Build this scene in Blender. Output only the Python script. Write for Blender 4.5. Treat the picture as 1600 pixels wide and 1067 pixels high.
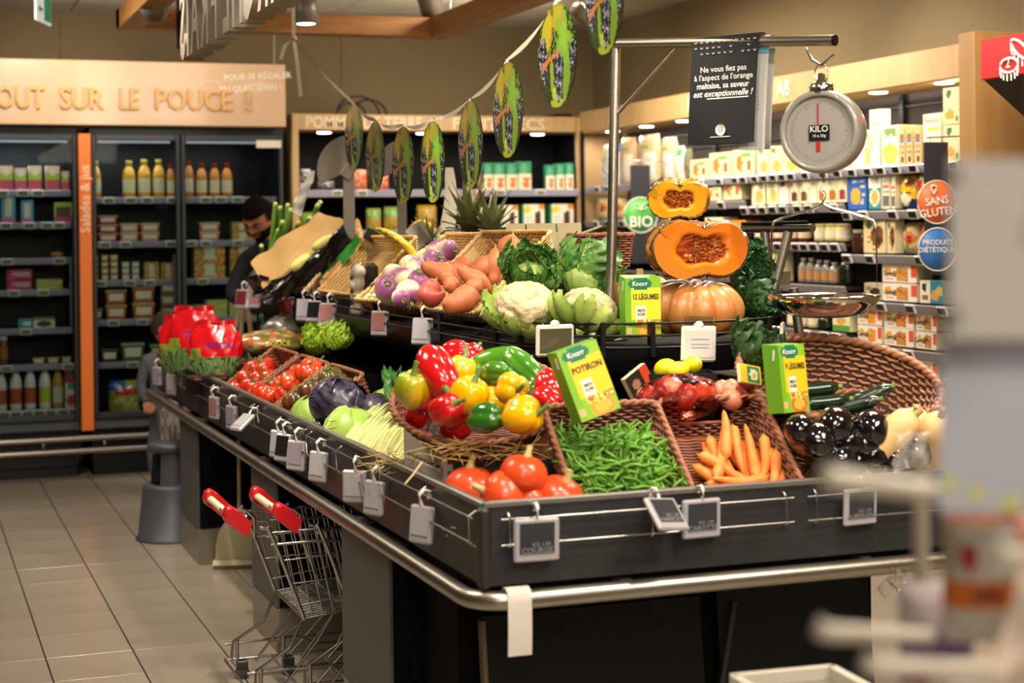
import bpy, math, random
import numpy as np
from mathutils import Vector, Matrix, Euler
for _o in list(bpy.data.objects): bpy.data.objects.remove(_o)
SC = bpy.context.scene
PI = math.pi
# ------------------------------------------------------------ camera
FPX, EYE, ROLL = 2600.0, 1.6, 0.012
TH = math.atan(950.0/2600.0); S_, C_ = math.sin(TH), math.cos(TH)
cam_d = bpy.data.cameras.new('camera'); cam = bpy.data.objects.new('camera', cam_d); SC.collection.objects.link(cam)
cam_d.sensor_width = 36; cam_d.sensor_fit = 'HORIZONTAL'; cam_d.lens = FPX/1600*36
cam_d.shift_y = -(533.5-356)/1600; cam_d.clip_start = 0.05; cam_d.clip_end = 60
_F = Vector((S_, C_, 0)); _R = Vector((C_, -S_, 0)); _Z = Vector((0, 0, 1))
_x = (_R - ROLL*_Z).normalized(); _y = (_Z + ROLL*_R).normalized(); _z = -_F
cam.matrix_world = Matrix(((_x.x,_y.x,_z.x,0),(_x.y,_y.y,_z.y,0),(_x.z,_y.z,_z.z,EYE),(0,0,0,1)))
cam_d.dof.use_dof = True; cam_d.dof.focus_distance = 5.7; cam_d.dof.aperture_fstop = 2.6
SC.camera = cam
# ------------------------------------------------------------ world, light, exposure
W = bpy.data.worlds.new('world'); SC.world = W; W.use_nodes = True
W.node_tree.nodes['Background'].inputs[0].default_value = (1.0, 0.86, 0.7, 1)
W.node_tree.nodes['Background'].inputs[1].default_value = 0.10
SC.view_settings.view_transform = 'Standard'; SC.view_settings.look = 'None'
SC.view_settings.exposure = 0.52; SC.view_settings.gamma = 1.0; SC.view_settings.use_curve_mapping = False
WARM = (1.0, 0.885, 0.73)
def area(name, loc, target, size, power, col=WARM, size_y=None, spread=PI):
    d = bpy.data.lights.new(name, 'AREA'); d.energy = power; d.color = col; d.size = size; d.spread = spread
    if size_y: d.shape = 'RECTANGLE'; d.size_y = size_y
    o = bpy.data.objects.new(name, d); SC.collection.objects.link(o); o.location = loc
    o.rotation_euler = (Vector(target)-Vector(loc)).to_track_quat('-Z', 'Y').to_euler(); return o
def spot(name, loc, target, power, ang=70, blend=.6, r=.05, col=WARM):
    d = bpy.data.lights.new(name, 'SPOT'); d.energy = power; d.color = col; d.spot_size = math.radians(ang); d.spot_blend = blend; d.shadow_soft_size = r
    o = bpy.data.objects.new(name, d); SC.collection.objects.link(o); o.location = loc
    o.rotation_euler = (Vector(target)-Vector(loc)).to_track_quat('-Z', 'Y').to_euler(); return o
# spot lights on the ceiling tracks over the produce island
for i, (x, y, tx, ty, p) in enumerate([(1.0,3.2,1.9,4.2,100), (2.4,2.9,2.2,4.4,95), (1.6,4.5,2.1,5.2,90), (0.9,5.6,1.6,6.4,110), (2.3,6.4,2.1,7.2,90),
                                       (0.9,7.6,1.6,8.2,80), (2.9,4.6,2.6,5.0,90)]):
    spot('track_spot_light', (x, y, 2.98), (tx, ty, 1.0), p, 75)
# general fill from unseen area lights at ceiling height
for (x, y, p) in [(0.2,8.6,32), (0.2,5.2,32), (3.7,8.8,70), (3.7,5.4,60), (1.2,1.5,50), (3.2,2.0,60)]:
    area('unseen_ceiling_fill', (x, y, 3.05), (x, y, 0), .9, p)
area('unseen_ceiling_fill', (-.3,-1.6,3.0), (1.0,1.6,1.4), 1.2, 75)  # unseen light behind the camera, added to brighten the foreground cards and island
area('unseen_ceiling_fill', (2.2,-.6,3.0), (2.0,3.8,.9), 1.0, 22)  # second added light, aimed at the island front
area('unseen_ceiling_fill', (1.6,10.2,2.8), (1.8,11.9,2.8), .9, 9)  # added to brighten the dim upper back wall in place of bounce
area('unseen_ceiling_fill', (3.6,10.2,2.8), (3.3,11.9,2.7), .9, 9)  # the same added wall light, further right
# wall washers on the sign boards
spot('sign_spot_light', (0.75,10.0,3.0), (0.85,11.1,2.55), 48, 60, .9)
spot('sign_spot_light', (3.7,7.5,3.0), (4.65,7.35,2.35), 55, 62, .9)
spot('sign_spot_light', (3.6,9.8,3.0), (4.65,9.6,2.3), 22, 70, .9)
# ------------------------------------------------------------ pixel rays of the photograph -> points at real depths
def ray(x, y):
    a = x-800; b = 356-y; r = (a+ROLL*b)/FPX; u = (b-ROLL*a)/FPX
    return Vector((S_+r*C_, C_-r*S_, u))
O_ = Vector((0,0,EYE))
def atZ(x, y, z): d = ray(x,y); return O_+d*((z-EYE)/d.z)
def atY(x, y, Y): d = ray(x,y); return O_+d*(Y/d.y)
def atX(x, y, X): d = ray(x,y); return O_+d*(X/d.x)
def atT(x, y, t): return O_+ray(x,y)*t
def atPl(x, y, p, n): d = ray(x,y); return O_+d*((p-O_).dot(n)/d.dot(n))
# ------------------------------------------------------------ materials
def lin(h):
    if not isinstance(h, str): return tuple(h[:3])
    h = h.lstrip('#'); v = [int(h[i:i+2],16)/255 for i in (0,2,4)]
    return tuple(c/12.92 if c <= .04045 else ((c+.055)/1.055)**2.4 for c in v)
MATS = {}
def mat(name, col=None, rough=.5, metal=0., var=None, bump=None, coat=0., trans=0., emis=0., attr=False, sss=0., alpha=1., ramp=None, spec=.5, ior=1.45, aniso=0., coord='Object', scl=(1,1,1)):
    """var=(scale, hex2, amount) noise tint; bump=(scale, strength); ramp=[(pos,hex)...] along local z (Generated)."""
    if name in MATS: return MATS[name]
    m = bpy.data.materials.new(name); m.use_nodes = True; nt = m.node_tree; N = nt.nodes; L = nt.links
    b = N['Principled BSDF']; I = b.inputs
    I['Roughness'].default_value = rough; I['Metallic'].default_value = metal; I['Coat Weight'].default_value = coat; I['Coat Roughness'].default_value = .08
    I['Transmission Weight'].default_value = trans; I['Alpha'].default_value = alpha; I['IOR'].default_value = ior; I['Specular IOR Level'].default_value = spec
    if sss: I['Subsurface Weight'].default_value = sss; I['Subsurface Radius'].default_value = (.02,.008,.004); I['Subsurface Scale'].default_value = .5
    src = None
    tc = N.new('ShaderNodeTexCoord'); mp = N.new('ShaderNodeMapping'); mp.inputs['Scale'].default_value = scl
    L.new(tc.outputs[coord], mp.inputs['Vector'])
    if attr:
        a = N.new('ShaderNodeAttribute'); a.attribute_name = 'Col'; src = a.outputs['Color']
    elif ramp:
        sx = N.new('ShaderNodeSeparateXYZ'); L.new(tc.outputs['Generated'], sx.inputs[0])
        nz = N.new('ShaderNodeTexNoise'); nz.inputs['Scale'].default_value = 9; L.new(tc.outputs['Object'], nz.inputs['Vector'])
        ad = N.new('ShaderNodeMath'); ad.operation = 'MULTIPLY_ADD'; ad.inputs[1].default_value = .22; L.new(nz.outputs[0], ad.inputs[0]); L.new(sx.outputs['Z'], ad.inputs[2])
        sb = N.new('ShaderNodeMath'); sb.operation = 'SUBTRACT'; sb.inputs[1].default_value = .11; L.new(ad.outputs[0], sb.inputs[0])
        cr = N.new('ShaderNodeValToRGB'); L.new(sb.outputs[0], cr.inputs[0]); els = cr.color_ramp.elements
        while len(els) < len(ramp): els.new(.5)
        for e, (p, h) in zip(els, ramp): e.position = p; e.color = (*lin(h), 1)
        src = cr.outputs[0]
    if col is not None: I['Base Color'].default_value = (*lin(col), 1)
    if var:
        nz = N.new('ShaderNodeTexNoise'); nz.inputs['Scale'].default_value = var[0]; nz.inputs['Detail'].default_value = 4; L.new(mp.outputs[0], nz.inputs['Vector'])
        cr = N.new('ShaderNodeMapRange'); cr.inputs['From Min'].default_value = .35; cr.inputs['From Max'].default_value = .65; cr.inputs['To Max'].default_value = var[2]
        L.new(nz.outputs[0], cr.inputs['Value'])
        mx = N.new('ShaderNodeMix'); mx.data_type = 'RGBA'; L.new(cr.outputs[0], mx.inputs['Factor'])
        if src: L.new(src, mx.inputs['A'])
        else: mx.inputs['A'].default_value = (*lin(col), 1)
        mx.inputs['B'].default_value = (*lin(var[1]), 1); src = mx.outputs['Result']
    if src: L.new(src, I['Base Color'])
    if emis:
        I['Emission Strength'].default_value = emis
        if src: L.new(src, I['Emission Color'])
        else: I['Emission Color'].default_value = (*lin(col), 1)
    if bump:
        nz = N.new('ShaderNodeTexNoise'); nz.inputs['Scale'].default_value = bump[0]; nz.inputs['Detail'].default_value = 5; L.new(mp.outputs[0], nz.inputs['Vector'])
        bp = N.new('ShaderNodeBump'); bp.inputs['Strength'].default_value = bump[1]; bp.inputs['Distance'].default_value = .01
        L.new(nz.outputs[0], bp.inputs['Height']); L.new(bp.outputs[0], I['Normal'])
    MATS[name] = m; return m
def clear_mat(name, col, rough=.05, fac=.12, mixw=.25):
    """thin clear film or pane: mostly transparent, glossy by angle (the same for every ray)"""
    if name in MATS: return MATS[name]
    m = bpy.data.materials.new(name); m.use_nodes = True; nt = m.node_tree; N = nt.nodes; L = nt.links; N.clear()
    out = N.new('ShaderNodeOutputMaterial'); t = N.new('ShaderNodeBsdfTransparent'); t.inputs[0].default_value = (*lin(col),1)
    g = N.new('ShaderNodeBsdfGlossy'); g.inputs['Roughness'].default_value = rough; g.inputs[0].default_value = (1,1,1,1)
    lw = N.new('ShaderNodeLayerWeight'); lw.inputs[0].default_value = fac
    if mixw:
        nz = N.new('ShaderNodeTexNoise'); nz.inputs['Scale'].default_value = 30; tc = N.new('ShaderNodeTexCoord'); L.new(tc.outputs['Object'], nz.inputs['Vector'])
        bp = N.new('ShaderNodeBump'); bp.inputs['Strength'].default_value = mixw; bp.inputs['Distance'].default_value = .02; L.new(nz.outputs[0], bp.inputs['Height']); L.new(bp.outputs[0], g.inputs['Normal'])
    mx = N.new('ShaderNodeMixShader'); L.new(lw.outputs['Fresnel'], mx.inputs[0]); L.new(t.outputs[0], mx.inputs[1]); L.new(g.outputs[0], mx.inputs[2]); L.new(mx.outputs[0], out.inputs[0])
    MATS[name] = m; return m
# ------------------------------------------------------------ mesh accumulator
def rotm(rot): return np.array(Euler(rot).to_matrix()) if rot is not None else np.eye(3)
def arr(v): return np.asarray(v, dtype=float)
class Msh:
    def __init__(s): s.V = []; s.F = []; s.n = 0
    def add(s, v, f, mi=0, smooth=True, col=None):
        v = arr(v).reshape(-1,3); f = np.asarray(f, dtype=np.int64)
        if len(f) == 0: return s
        s.V.append(v)
        c = None
        if col is not None:
            c = arr(col)
            if c.ndim == 1: c = np.tile(c, (len(f),1))
        s.F.append((f+s.n, mi, smooth, c)); s.n += len(v); return s
    def ngon(s, v, mi=0, smooth=False, col=None):
        v = arr(v); return s.add(v, [list(range(len(v)))], mi, smooth, col)
    def box(s, c, size, rot=None, mi=0, bev=0., col=None):
        h = arr(size)/2; b = min(bev, h.min()*.9)
        if b <= 0:
            v = arr([(x,y,z) for x in (-1,1) for y in (-1,1) for z in (-1,1)])*h
            f = [(0,1,3,2),(4,6,7,5),(0,4,5,1),(2,3,7,6),(0,2,6,4),(1,5,7,3)]
            return s.add(v@rotm(rot).T+arr(c), f, mi, False, col)
        V = []; idx = {}
        for sx in (-1,1):
            for sy in (-1,1):
                for sz in (-1,1):
                    for a in range(3):
                        p = h-b; p = p.copy(); p[a] = h[a]; idx[(sx,sy,sz,a)] = len(V); V.append(p*(sx,sy,sz))
        Q = []; T = []
        for a in range(3):
            o = [i for i in range(3) if i != a]
            for sg in (-1,1):
                q = []
                for (p, r) in ((-1,-1),(1,-1),(1,1),(-1,1)):
                    k = [0,0,0]; k[a] = sg; k[o[0]] = p; k[o[1]] = r; q.append(idx[(*k,a)])
                Q.append(q)
            for p in (-1,1):
                for r in (-1,1):
                    k0 = [0,0,0]; k0[o[0]] = p; k0[o[1]] = r; k1 = list(k0); k0[a] = -1; k1[a] = 1
                    Q.append([idx[(*k0,o[0])], idx[(*k1,o[0])], idx[(*k1,o[1])], idx[(*k0,o[1])]])
        for sx in (-1,1):
            for sy in (-1,1):
                for sz in (-1,1): T.append([idx[(sx,sy,sz,a)] for a in range(3)])
        V = arr(V); 
        def orient(fs):
            out = []
            for f in fs:
                p = V[f]; n = np.cross(p[1]-p[0], p[2]-p[0])
                out.append(f if n@p.mean(0) >= 0 else f[::-1])
            return out
        W_ = V@rotm(rot).T+arr(c); s.add(W_, orient(Q), mi, False, col); s.F.append((np.asarray(orient(T))+s.n-len(W_), mi, False, s.F[-1][3][:1].repeat(8,0) if col is not None else None)); return s
    def tube(s, pts, r, n=6, closed=False, mi=0, cap=True, col=None, up=None):
        p = arr(pts); m = len(p); r = np.broadcast_to(arr(r), (m,)).reshape(-1,1)
        if closed: t = np.roll(p,-1,0)-np.roll(p,1,0)
        else: t = np.gradient(p, axis=0)
        t /= np.maximum(np.linalg.norm(t, axis=1, keepdims=True), 1e-9)
        u = arr(up) if up is not None else arr((0,0,1)) if np.abs(t[:,2]).mean() < .8 else arr((1,0,0))
        a = np.cross(t, u); a /= np.maximum(np.linalg.norm(a, axis=1, keepdims=True), 1e-6); b = np.cross(a, t)
        an = np.arange(n)*2*PI/n
        v = p[:,None]+r[:,None]*(np.cos(an)[None,:,None]*a[:,None]+np.sin(an)[None,:,None]*b[:,None])
        i = np.arange(m if closed else m-1)[:,None]; j = np.arange(n)[None]
        f = np.stack([i*n+j, i*n+(j+1)%n, ((i+1)%m)*n+(j+1)%n, ((i+1)%m)*n+j], -1).reshape(-1,4)
        s.add(v, f, mi, True, col)
        if cap and not closed and n > 2:
            for q, rv in ((v[0],True),(v[-1],False)): s.ngon(q[::-1] if rv else q, mi, False, col)
        return s
    def ribbon(s, pts, w, side, mi=0, col=None):
        p = arr(pts); sd = np.broadcast_to(arr(side), p.shape); w = np.broadcast_to(arr(w), (len(p),)).reshape(-1,1)/2
        v = np.stack([p-sd*w, p+sd*w], 1); i = np.arange(len(p)-1)[:,None]*2
        return s.add(v, np.hstack([i, i+1, i+3, i+2]), mi, True, col)
    def grid(s, P, closed_u=False, closed_v=False, mi=0, col=None, smooth=True, skip=None):
        P = arr(P); a, b = P.shape[:2]
        i = np.arange(a if closed_u else a-1)[:,None]; j = np.arange(b if closed_v else b-1)[None]
        f = np.stack([i*b+j, ((i+1)%a)*b+j, ((i+1)%a)*b+(j+1)%b, i*b+(j+1)%b], -1)
        if col is not None: col = arr(col).reshape(-1,3)
        f = f.reshape(-1,4)
        if skip is not None:
            k = ~np.asarray(skip).reshape(-1); f = f[k]; col = col[k] if col is not None else None
        return s.add(P, f, mi, smooth, col)
    def lathe(s, prof, n=24, mi=0, axis=None, rib=None, c=(0,0,0), rot=None, col=None, smooth=True):
        """prof: [(r,z)...]; rib(theta array)->factor"""
        pr = arr(prof); th = np.arange(n)*2*PI/n; f = np.ones(n) if rib is None else rib(th)
        P = np.stack([pr[:,0][:,None]*np.cos(th)*f, pr[:,0][:,None]*np.sin(th)*f, np.repeat(pr[:,1][:,None], n, 1)], -1)
        P = P@rotm(rot).T+arr(c)
        cc = None
        if col is not None: cc = np.repeat(arr(col)[:,None], n, 1)
        return s.grid(P, closed_v=True, mi=mi, col=cc, smooth=smooth)
    def ball(s, c, r, nu=16, nv=10, mi=0, rot=None, disp=None, col=None):
        th = np.arange(nu)*2*PI/nu; ph = np.linspace(0, PI, nv+1)
        T, Pn = np.meshgrid(th, ph); d = np.stack([np.sin(Pn)*np.cos(T), np.sin(Pn)*np.sin(T), np.cos(Pn)], -1)
        k = np.ones(T.shape) if disp is None else disp(T, Pn, d)
        P = d*k[...,None]*arr(r); P = P@rotm(rot).T+arr(c)
        cf = None
        if col is not None: cf = col(d[:-1]) if callable(col) else np.tile(arr(col), (nu*nv,1))
        return s.grid(P, closed_v=True, mi=mi, col=cf)
    def xform(s, M):
        M = np.array(M); s.V = [v@M[:3,:3].T+M[:3,3] for v in s.V]; return s
    def mesh(s, name, mats):
        me = bpy.data.meshes.new(name)
        V = np.concatenate(s.V) if s.V else np.zeros((0,3)); me.vertices.add(len(V)); me.vertices.foreach_set('co', V.astype(np.float32).ravel())
        loops = np.concatenate([f.ravel() for f,_,_,_ in s.F]); sizes = np.concatenate([np.full(len(f), f.shape[1]) for f,_,_,_ in s.F])
        me.loops.add(len(loops)); me.loops.foreach_set('vertex_index', loops.astype(np.int32))
        me.polygons.add(len(sizes)); st = np.concatenate([[0], np.cumsum(sizes)[:-1]]); me.polygons.foreach_set('loop_start', st.astype(np.int32))
        for m in (mats if isinstance(mats, (list,tuple)) else [mats]): me.materials.append(m)
        me.polygons.foreach_set('material_index', np.concatenate([np.full(len(f), mi) for f,mi,_,_ in s.F]).astype(np.int32))
        me.polygons.foreach_set('use_smooth', np.concatenate([np.full(len(f), sm) for f,_,sm,_ in s.F]).astype(bool))
        if any(c is not None for *_,c in s.F):
            cs = [np.repeat(c if c is not None else np.full((len(f),3), .5), f.shape[1], 0) for f,_,_,c in s.F]
            C = np.concatenate(cs); C = np.hstack([C, np.ones((len(C),1))]); a = me.attributes.new('Col', 'FLOAT_COLOR', 'CORNER'); a.data.foreach_set('color', C.astype(np.float32).ravel())
        me.update(calc_edges=True); me.validate(); return me
# ------------------------------------------------------------ objects
KIDS = {}
COL = SC.collection
def props(o, label=None, cat=None, group=None, kind=None):
    if label: o['label'] = label
    if cat: o['category'] = cat
    if group: o['group'] = group
    if kind: o['kind'] = kind
    return o
def ob(name, me, parent=None, loc=None, rot=None, mats=None, label=None, cat=None, group=None, kind=None, scale=None):
    if isinstance(me, Msh): me = me.mesh(name, mats)
    o = bpy.data.objects.new(name, me); COL.objects.link(o)
    if parent is not None: o.parent = parent; KIDS.setdefault(parent, []).append(o)
    if loc is not None: o.location = loc
    if rot is not None: o.rotation_euler = rot
    if scale is not None: o.scale = (scale,)*3 if isinstance(scale,(int,float)) else scale
    return props(o, label, cat, group, kind)
def thing(name, label, cat, loc=(0,0,0), rot=None, group=None, kind=None): return ob(name, None, None, loc, rot, None, label, cat, group, kind)
def dup(o, label=None, loc=None, rot=None, scale=None, parent=None, group=None):
    c = o.copy(); COL.objects.link(c)
    if parent is not None: c.parent = parent; KIDS.setdefault(parent, []).append(c)
    for k in KIDS.get(o, []): dup(k, parent=c)
    if label: c['label'] = label
    if group: c['group'] = group
    if loc is not None: c.location = loc
    if rot is not None: c.rotation_euler = rot
    if scale is not None: c.scale = (scale,)*3 if isinstance(scale,(int,float)) else scale
    return c
class Proto:
    """first use hands out the object itself, later uses copies"""
    def __init__(s, make): s.make = make; s.o = None
    def put(s, label, loc, rot=None, scale=None, group=None):
        if s.o is None: s.o = s.make(); o = s.o; props(o, label, None, group); o.location = loc; o.rotation_euler = rot or (0,0,0)
        else: o = dup(s.o, label, loc, rot or (0,0,0), group=group)
        sc = 1. if scale is None else scale; o.scale = (sc,)*3 if isinstance(sc,(int,float)) else sc
        return o
TXT = {}
def text(name, s, size, mt, parent=None, loc=(0,0,0), rot=(PI/2,0,0), ext=0., align='CENTER', font_shear=0., sx=1., bold=.014, **kw):
    k = (s, size, ext, align, mt.name, font_shear, sx, bold)
    if k not in TXT:
        c = bpy.data.curves.new('text', 'FONT'); c.body = s; c.size = size; c.extrude = ext; c.align_x = align; c.align_y = 'CENTER'; c.resolution_u = 2; c.shear = font_shear
        c.offset = size*bold
        t = bpy.data.objects.new('t', c); COL.objects.link(t); bpy.context.view_layer.update()
        me = bpy.data.meshes.new_from_object(t.evaluated_get(bpy.context.evaluated_depsgraph_get())); bpy.data.objects.remove(t); bpy.data.curves.remove(c)
        me.materials.clear(); me.materials.append(mt); me.name = 'lettering'
        if sx != 1.: me.transform(Matrix.Diagonal((sx,1,1,1)))
        TXT[k] = me
    return ob(name, TXT[k], parent, loc, rot, **kw)
def ordw(n): return ['first','second','third','fourth','fifth','sixth','seventh','eighth','ninth','tenth','eleventh','twelfth','thirteenth','fourteenth','fifteenth','sixteenth','seventeenth','eighteenth','nineteenth','twentieth'][n]
# shared materials
STEEL = mat('brushed_steel', '#a39d92', .33, 1., bump=(60,.05)); CHROME = mat('chrome', '#d5d5d5', .07, 1.); WIRE = mat('zinc_wire', '#b4b2ad', .25, 1.)
BLACKP = mat('black_paint', '#0a0a0b', .42, bump=(200,.03), spec=.35); BLACKM = mat('black_matt', '#050506', .8, spec=.15); OAKM = mat('light_oak', '#c69a61', .5, var=(3,'#b07f45',.6), bump=(30,.1), scl=(8,8,.6))
WHITEP = mat('white_plastic', '#d9d7d2', .35); PRINT = mat('print', None, .45, attr=True); GLOSSP = mat('gloss_print', None, .2, attr=True, coat=.6, bump=(45,.25))
# ============================================================ THE SETTING
def struct(name, m, mats, parent=None, **k): return ob(name, m, parent, mats=mats, kind='structure', **k)
WALL = mat('wall_olive_paint', '#7d6c4c', .8, var=(.6,'#726142',.5)); CEIL = mat('ceiling_tile', '#cfc8b4', .85, bump=(90,.05))
XW, YW, ZC = 5.05, 11.95, 3.14
struct('wall_back', Msh().box(((XW-4)/2,YW+.05,ZC/2),(XW+4.2,.1,ZC)), WALL)
struct('wall_right', Msh().box((XW+.05,4.5,ZC/2),(.1,15,ZC)), WALL)
struct('wall_left', Msh().box((-4.05,4.5,ZC/2),(.1,15,ZC)), WALL)
struct('wall_front', Msh().box((.5,-3.05,ZC/2),(9.2,.1,ZC)), WALL)
ceil = struct('ceiling', Msh().box((.5,4.5,ZC+.07),(9.2,15.1,.1)), CEIL)
cp = Msh().box((0,0,.008),(.592,.592,.016),bev=.004).mesh('ceiling_panel', CEIL)
for i in range(9):
    for j in range(6): ob('ceiling_panel', cp, ceil, ((.5+i*.6)-.3, YW-.3-j*.6, ZC))
# vertical joints of the wall cladding boards
for n, x in enumerate((-.15,.62,1.05,3.05)): struct('trim_%d'%(n+1), Msh().box((x,YW-.004,2.6),(.02,.012,1.0)), WALL)
GROUT = mat('floor_grout', '#2f2b27', .8); TILE = mat('floor_tile_glazed', '#968b7c', .22, var=(1.3,'#887d6d',.5), bump=(14,.04))
floor = struct('floor', Msh().box((.5,4.5,-.055),(9.2,15.1,.1)), GROUT)
tl = Msh().box((0,0,-.004),(.3155,.3465,.016),bev=.0008).mesh('tile', TILE)
for i in range(-5,16):
    for j in range(-4,16):
        x = .482+.3215*(i+.5); y = 6.128+.35*(j+.5)
        if 1.75 < x and (y < 9.3): continue
        if x > 2.6: continue
        if x < 3: ob('tile', tl, floor, (x,y,0))
# the rest of the floor, out of sight of the photograph, is the same tile in larger runs
struct('floor', Msh().box((.5,.95,-.004),(9.0,7.5,.006)), TILE)
struct('floor', Msh().box((3.85,8.3,-.004),(2.38,7.2,.006)), TILE)
# ------------------------------------------------------------ hanging wooden frame
def beam_m(L): return Msh().box((0,0,0),(L,.14,.115),bev=.003)
fr = thing('hanging_wooden_frame', 'pale oak rectangular beam frame hung from the ceiling above the produce', 'beam frame', (2.1,7.2,2.8))
OAKB = mat('oak_beam', '#b9824a', .5, var=(4,'#9c6a35',.7), bump=(20,.1), scl=(1,9,9))
OAKB2 = mat('oak_beam_long', '#b9824a', .5, var=(4,'#9c6a35',.7), bump=(20,.1), scl=(9,1,9))
ob('beam', Msh().box((0,2.33,0),(1.92,.14,.115),bev=.003), fr, mats=OAKB)
ob('beam', Msh().box((-.89,-.4,.002),(.14,5.6,.115),bev=.003), fr, mats=OAKB2); ob('beam', Msh().box((.93,-.4,.002),(.14,5.6,.115),bev=.003), fr, mats=OAKB2)
for (x,y) in ((-.89,2.1),(.93,2.1),(-.89,-1.5),(.93,-1.5)): ob('suspension_cable', Msh().tube([(x,y,.06),(x,y,.34)],.003,6), fr, mats=WIRE)
# reversed letters of the market sign, hung under the left beam, reading from the inner side
def letters(s, size, mt, parent, ext, place, spacing=1., name='letter', fit=None, skip='', bold=.02):
    out = []; xs = []
    def edges(t):
        c = bpy.data.curves.new('m','FONT'); c.body = t; c.size = size; o = bpy.data.objects.new('m', c); COL.objects.link(o); bpy.context.view_layer.update()
        b = [v[0] for v in o.bound_box]; bpy.data.objects.remove(o); bpy.data.curves.remove(c); return min(b), max(b)
    for i, ch in enumerate(s):
        if ch == ' ': xs.append(None); continue
        a, b = edges(ch); xs.append((edges('|'+s[:i+1])[1]-b, b))
    w = max(x[0]+x[1] for x in xs if x); k = fit/w if fit else spacing
    for ch, x in zip(s, xs):
        if x is None: continue
        out.append(text(name, ch, size, mt, parent, place(x[0]*k), rot=None, ext=ext, align='LEFT', bold=bold))
    return out, w*k
sg = thing('hanging_letter_sign', 'reversed dark metal capital letters hanging under the left oak beam', 'sign', (1.25,7.9,2.385))
LETM = mat('letter_metal', '#948a7c', .4, .45, bump=(20,.05))
ob('letter_rail', Msh().box((0,-1.45,.335),(.05,2.95,.05),bev=.004), sg, mats=LETM)
for y in (-.3,-1.4,-2.6): ob('rail_hanger', Msh().tube([(0,y,.35),(0,y,.40)],.005,6), sg, mats=LETM)
lt, w = letters('MARCHÉ FRAIS', .36, LETM, sg, .048, lambda x: (0,0,0), fit=2.72, bold=.022)
# the sign reads along +Y seen from +X: M nearest the camera
lt2 = []
sgx = 2.72
tmp = [o for o in lt]
def _pl():
    s = 'MARCHÉ FRAIS'; xs = PLX; k = 0
    for ch, x in zip(s, xs):
        if ch == ' ': continue
        o = lt[k]; k += 1; o.location = (0, -sgx+x, .145); o.rotation_euler = (PI/2, 0, PI/2); o.scale = (.86,1.24,1)
c0 = [0,.30,.55,.80,1.03,1.29, None,1.56,1.77,2.02,2.27,2.36+.03]
PLX = [x if x is not None else 0 for x in c0]; _pl()
# ------------------------------------------------------------ ceiling devices
def track_spot(label, loc, aim, lit, big=1.):
    t = thing('track_spotlight', label, 'spotlight', loc)
    d = (Vector(aim)-Vector(loc)).normalized(); q = d.to_track_quat('Z','Y').to_euler()
    G = mat('lamp_grey', '#8b8578', .4, .3)
    ob('lamp_housing', Msh().lathe([(0,-.09),(.045,-.09),(.06,-.06),(.068,.07),(.062,.07),(.055,.05),(0,.045)], 24), t, rot=q, mats=G, scale=big)
    ob('lamp_lens', Msh().lathe([(0,.052),(.05,.052),(.056,.06)], 24), t, rot=q, mats=mat('lamp_lit','#fff4dc',.3,emis=9.) if lit else mat('lamp_unlit','#17181b',.15), scale=big)
    ob('yoke', Msh().box((0,0,.14),(.03,.03,.16),bev=.004), t, mats=G)
    ob('track_adapter', Msh().box((0,0,(ZC-loc[2])-.02),(.035,.2,.04),bev=.004), t, mats=G); return t
p = atT(478,19,9.5); track_spot('grey spotlight with glowing white lens behind the hanging letters', tuple(p), (p.x,p.y-.15,0), True, 1.05)
p = atT(672,4,9.9); track_spot('grey unlit spotlight above the right corner of the oak frame', tuple(p), (p.x+.5,p.y+.8,2.4), False, 1.1)
p = atT(907,20,9.0); track_spot('small grey spotlight aimed at back wall beside upper grape disc', tuple(p), (p.x+.8,p.y+.9,2.3), False, .7)
p = atT(246,2,8.5); track_spot('blue grey spotlight partly cut off above the left oak beam', tuple(p), (p.x-.1,p.y+.6,2.5), False, 1.1)
p = atT(281,60,9.3); tag_ = ob('wall_speaker', Msh().box((0,0,.12),(.03,.06,.36),bev=.006).box((0,-.034,.12),(.02,.008,.32)), None, tuple(p), mats=BLACKP, label='slim black post hanging behind the letter S of the sign', cat='post')
GRN = mat('exit_green', '#2f8d63', .5, emis=.25); EXW = mat('exit_white', '#e8efe6', .5, emis=.3)
p = atT(67,8,9.2); e = thing('emergency_exit_sign', 'small green and white exit sign hanging from ceiling at left', 'exit sign', tuple(p), (0,0,math.radians(70)))
ob('panel', Msh().box((0,0,-.02),(.3,.012,.16),bev=.003), e, mats=EXW); ob('green_field', Msh().box((.07,-.008,-.02),(.14,.004,.13)), e, mats=GRN); ob('arrow', Msh().ngon([(-.12,-.008,-.03),(-.08,-.008,-.06),(-.08,-.008,-.04),(-.03,-.008,-.04),(-.03,-.008,-.02),(-.08,-.008,-.02),(-.08,-.008,0)]), e, mats=GRN)
ob('hanger', Msh().tube([(0,0,.06),(0,0,ZC-p.z)],.002,5), e, mats=WIRE)
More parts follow.
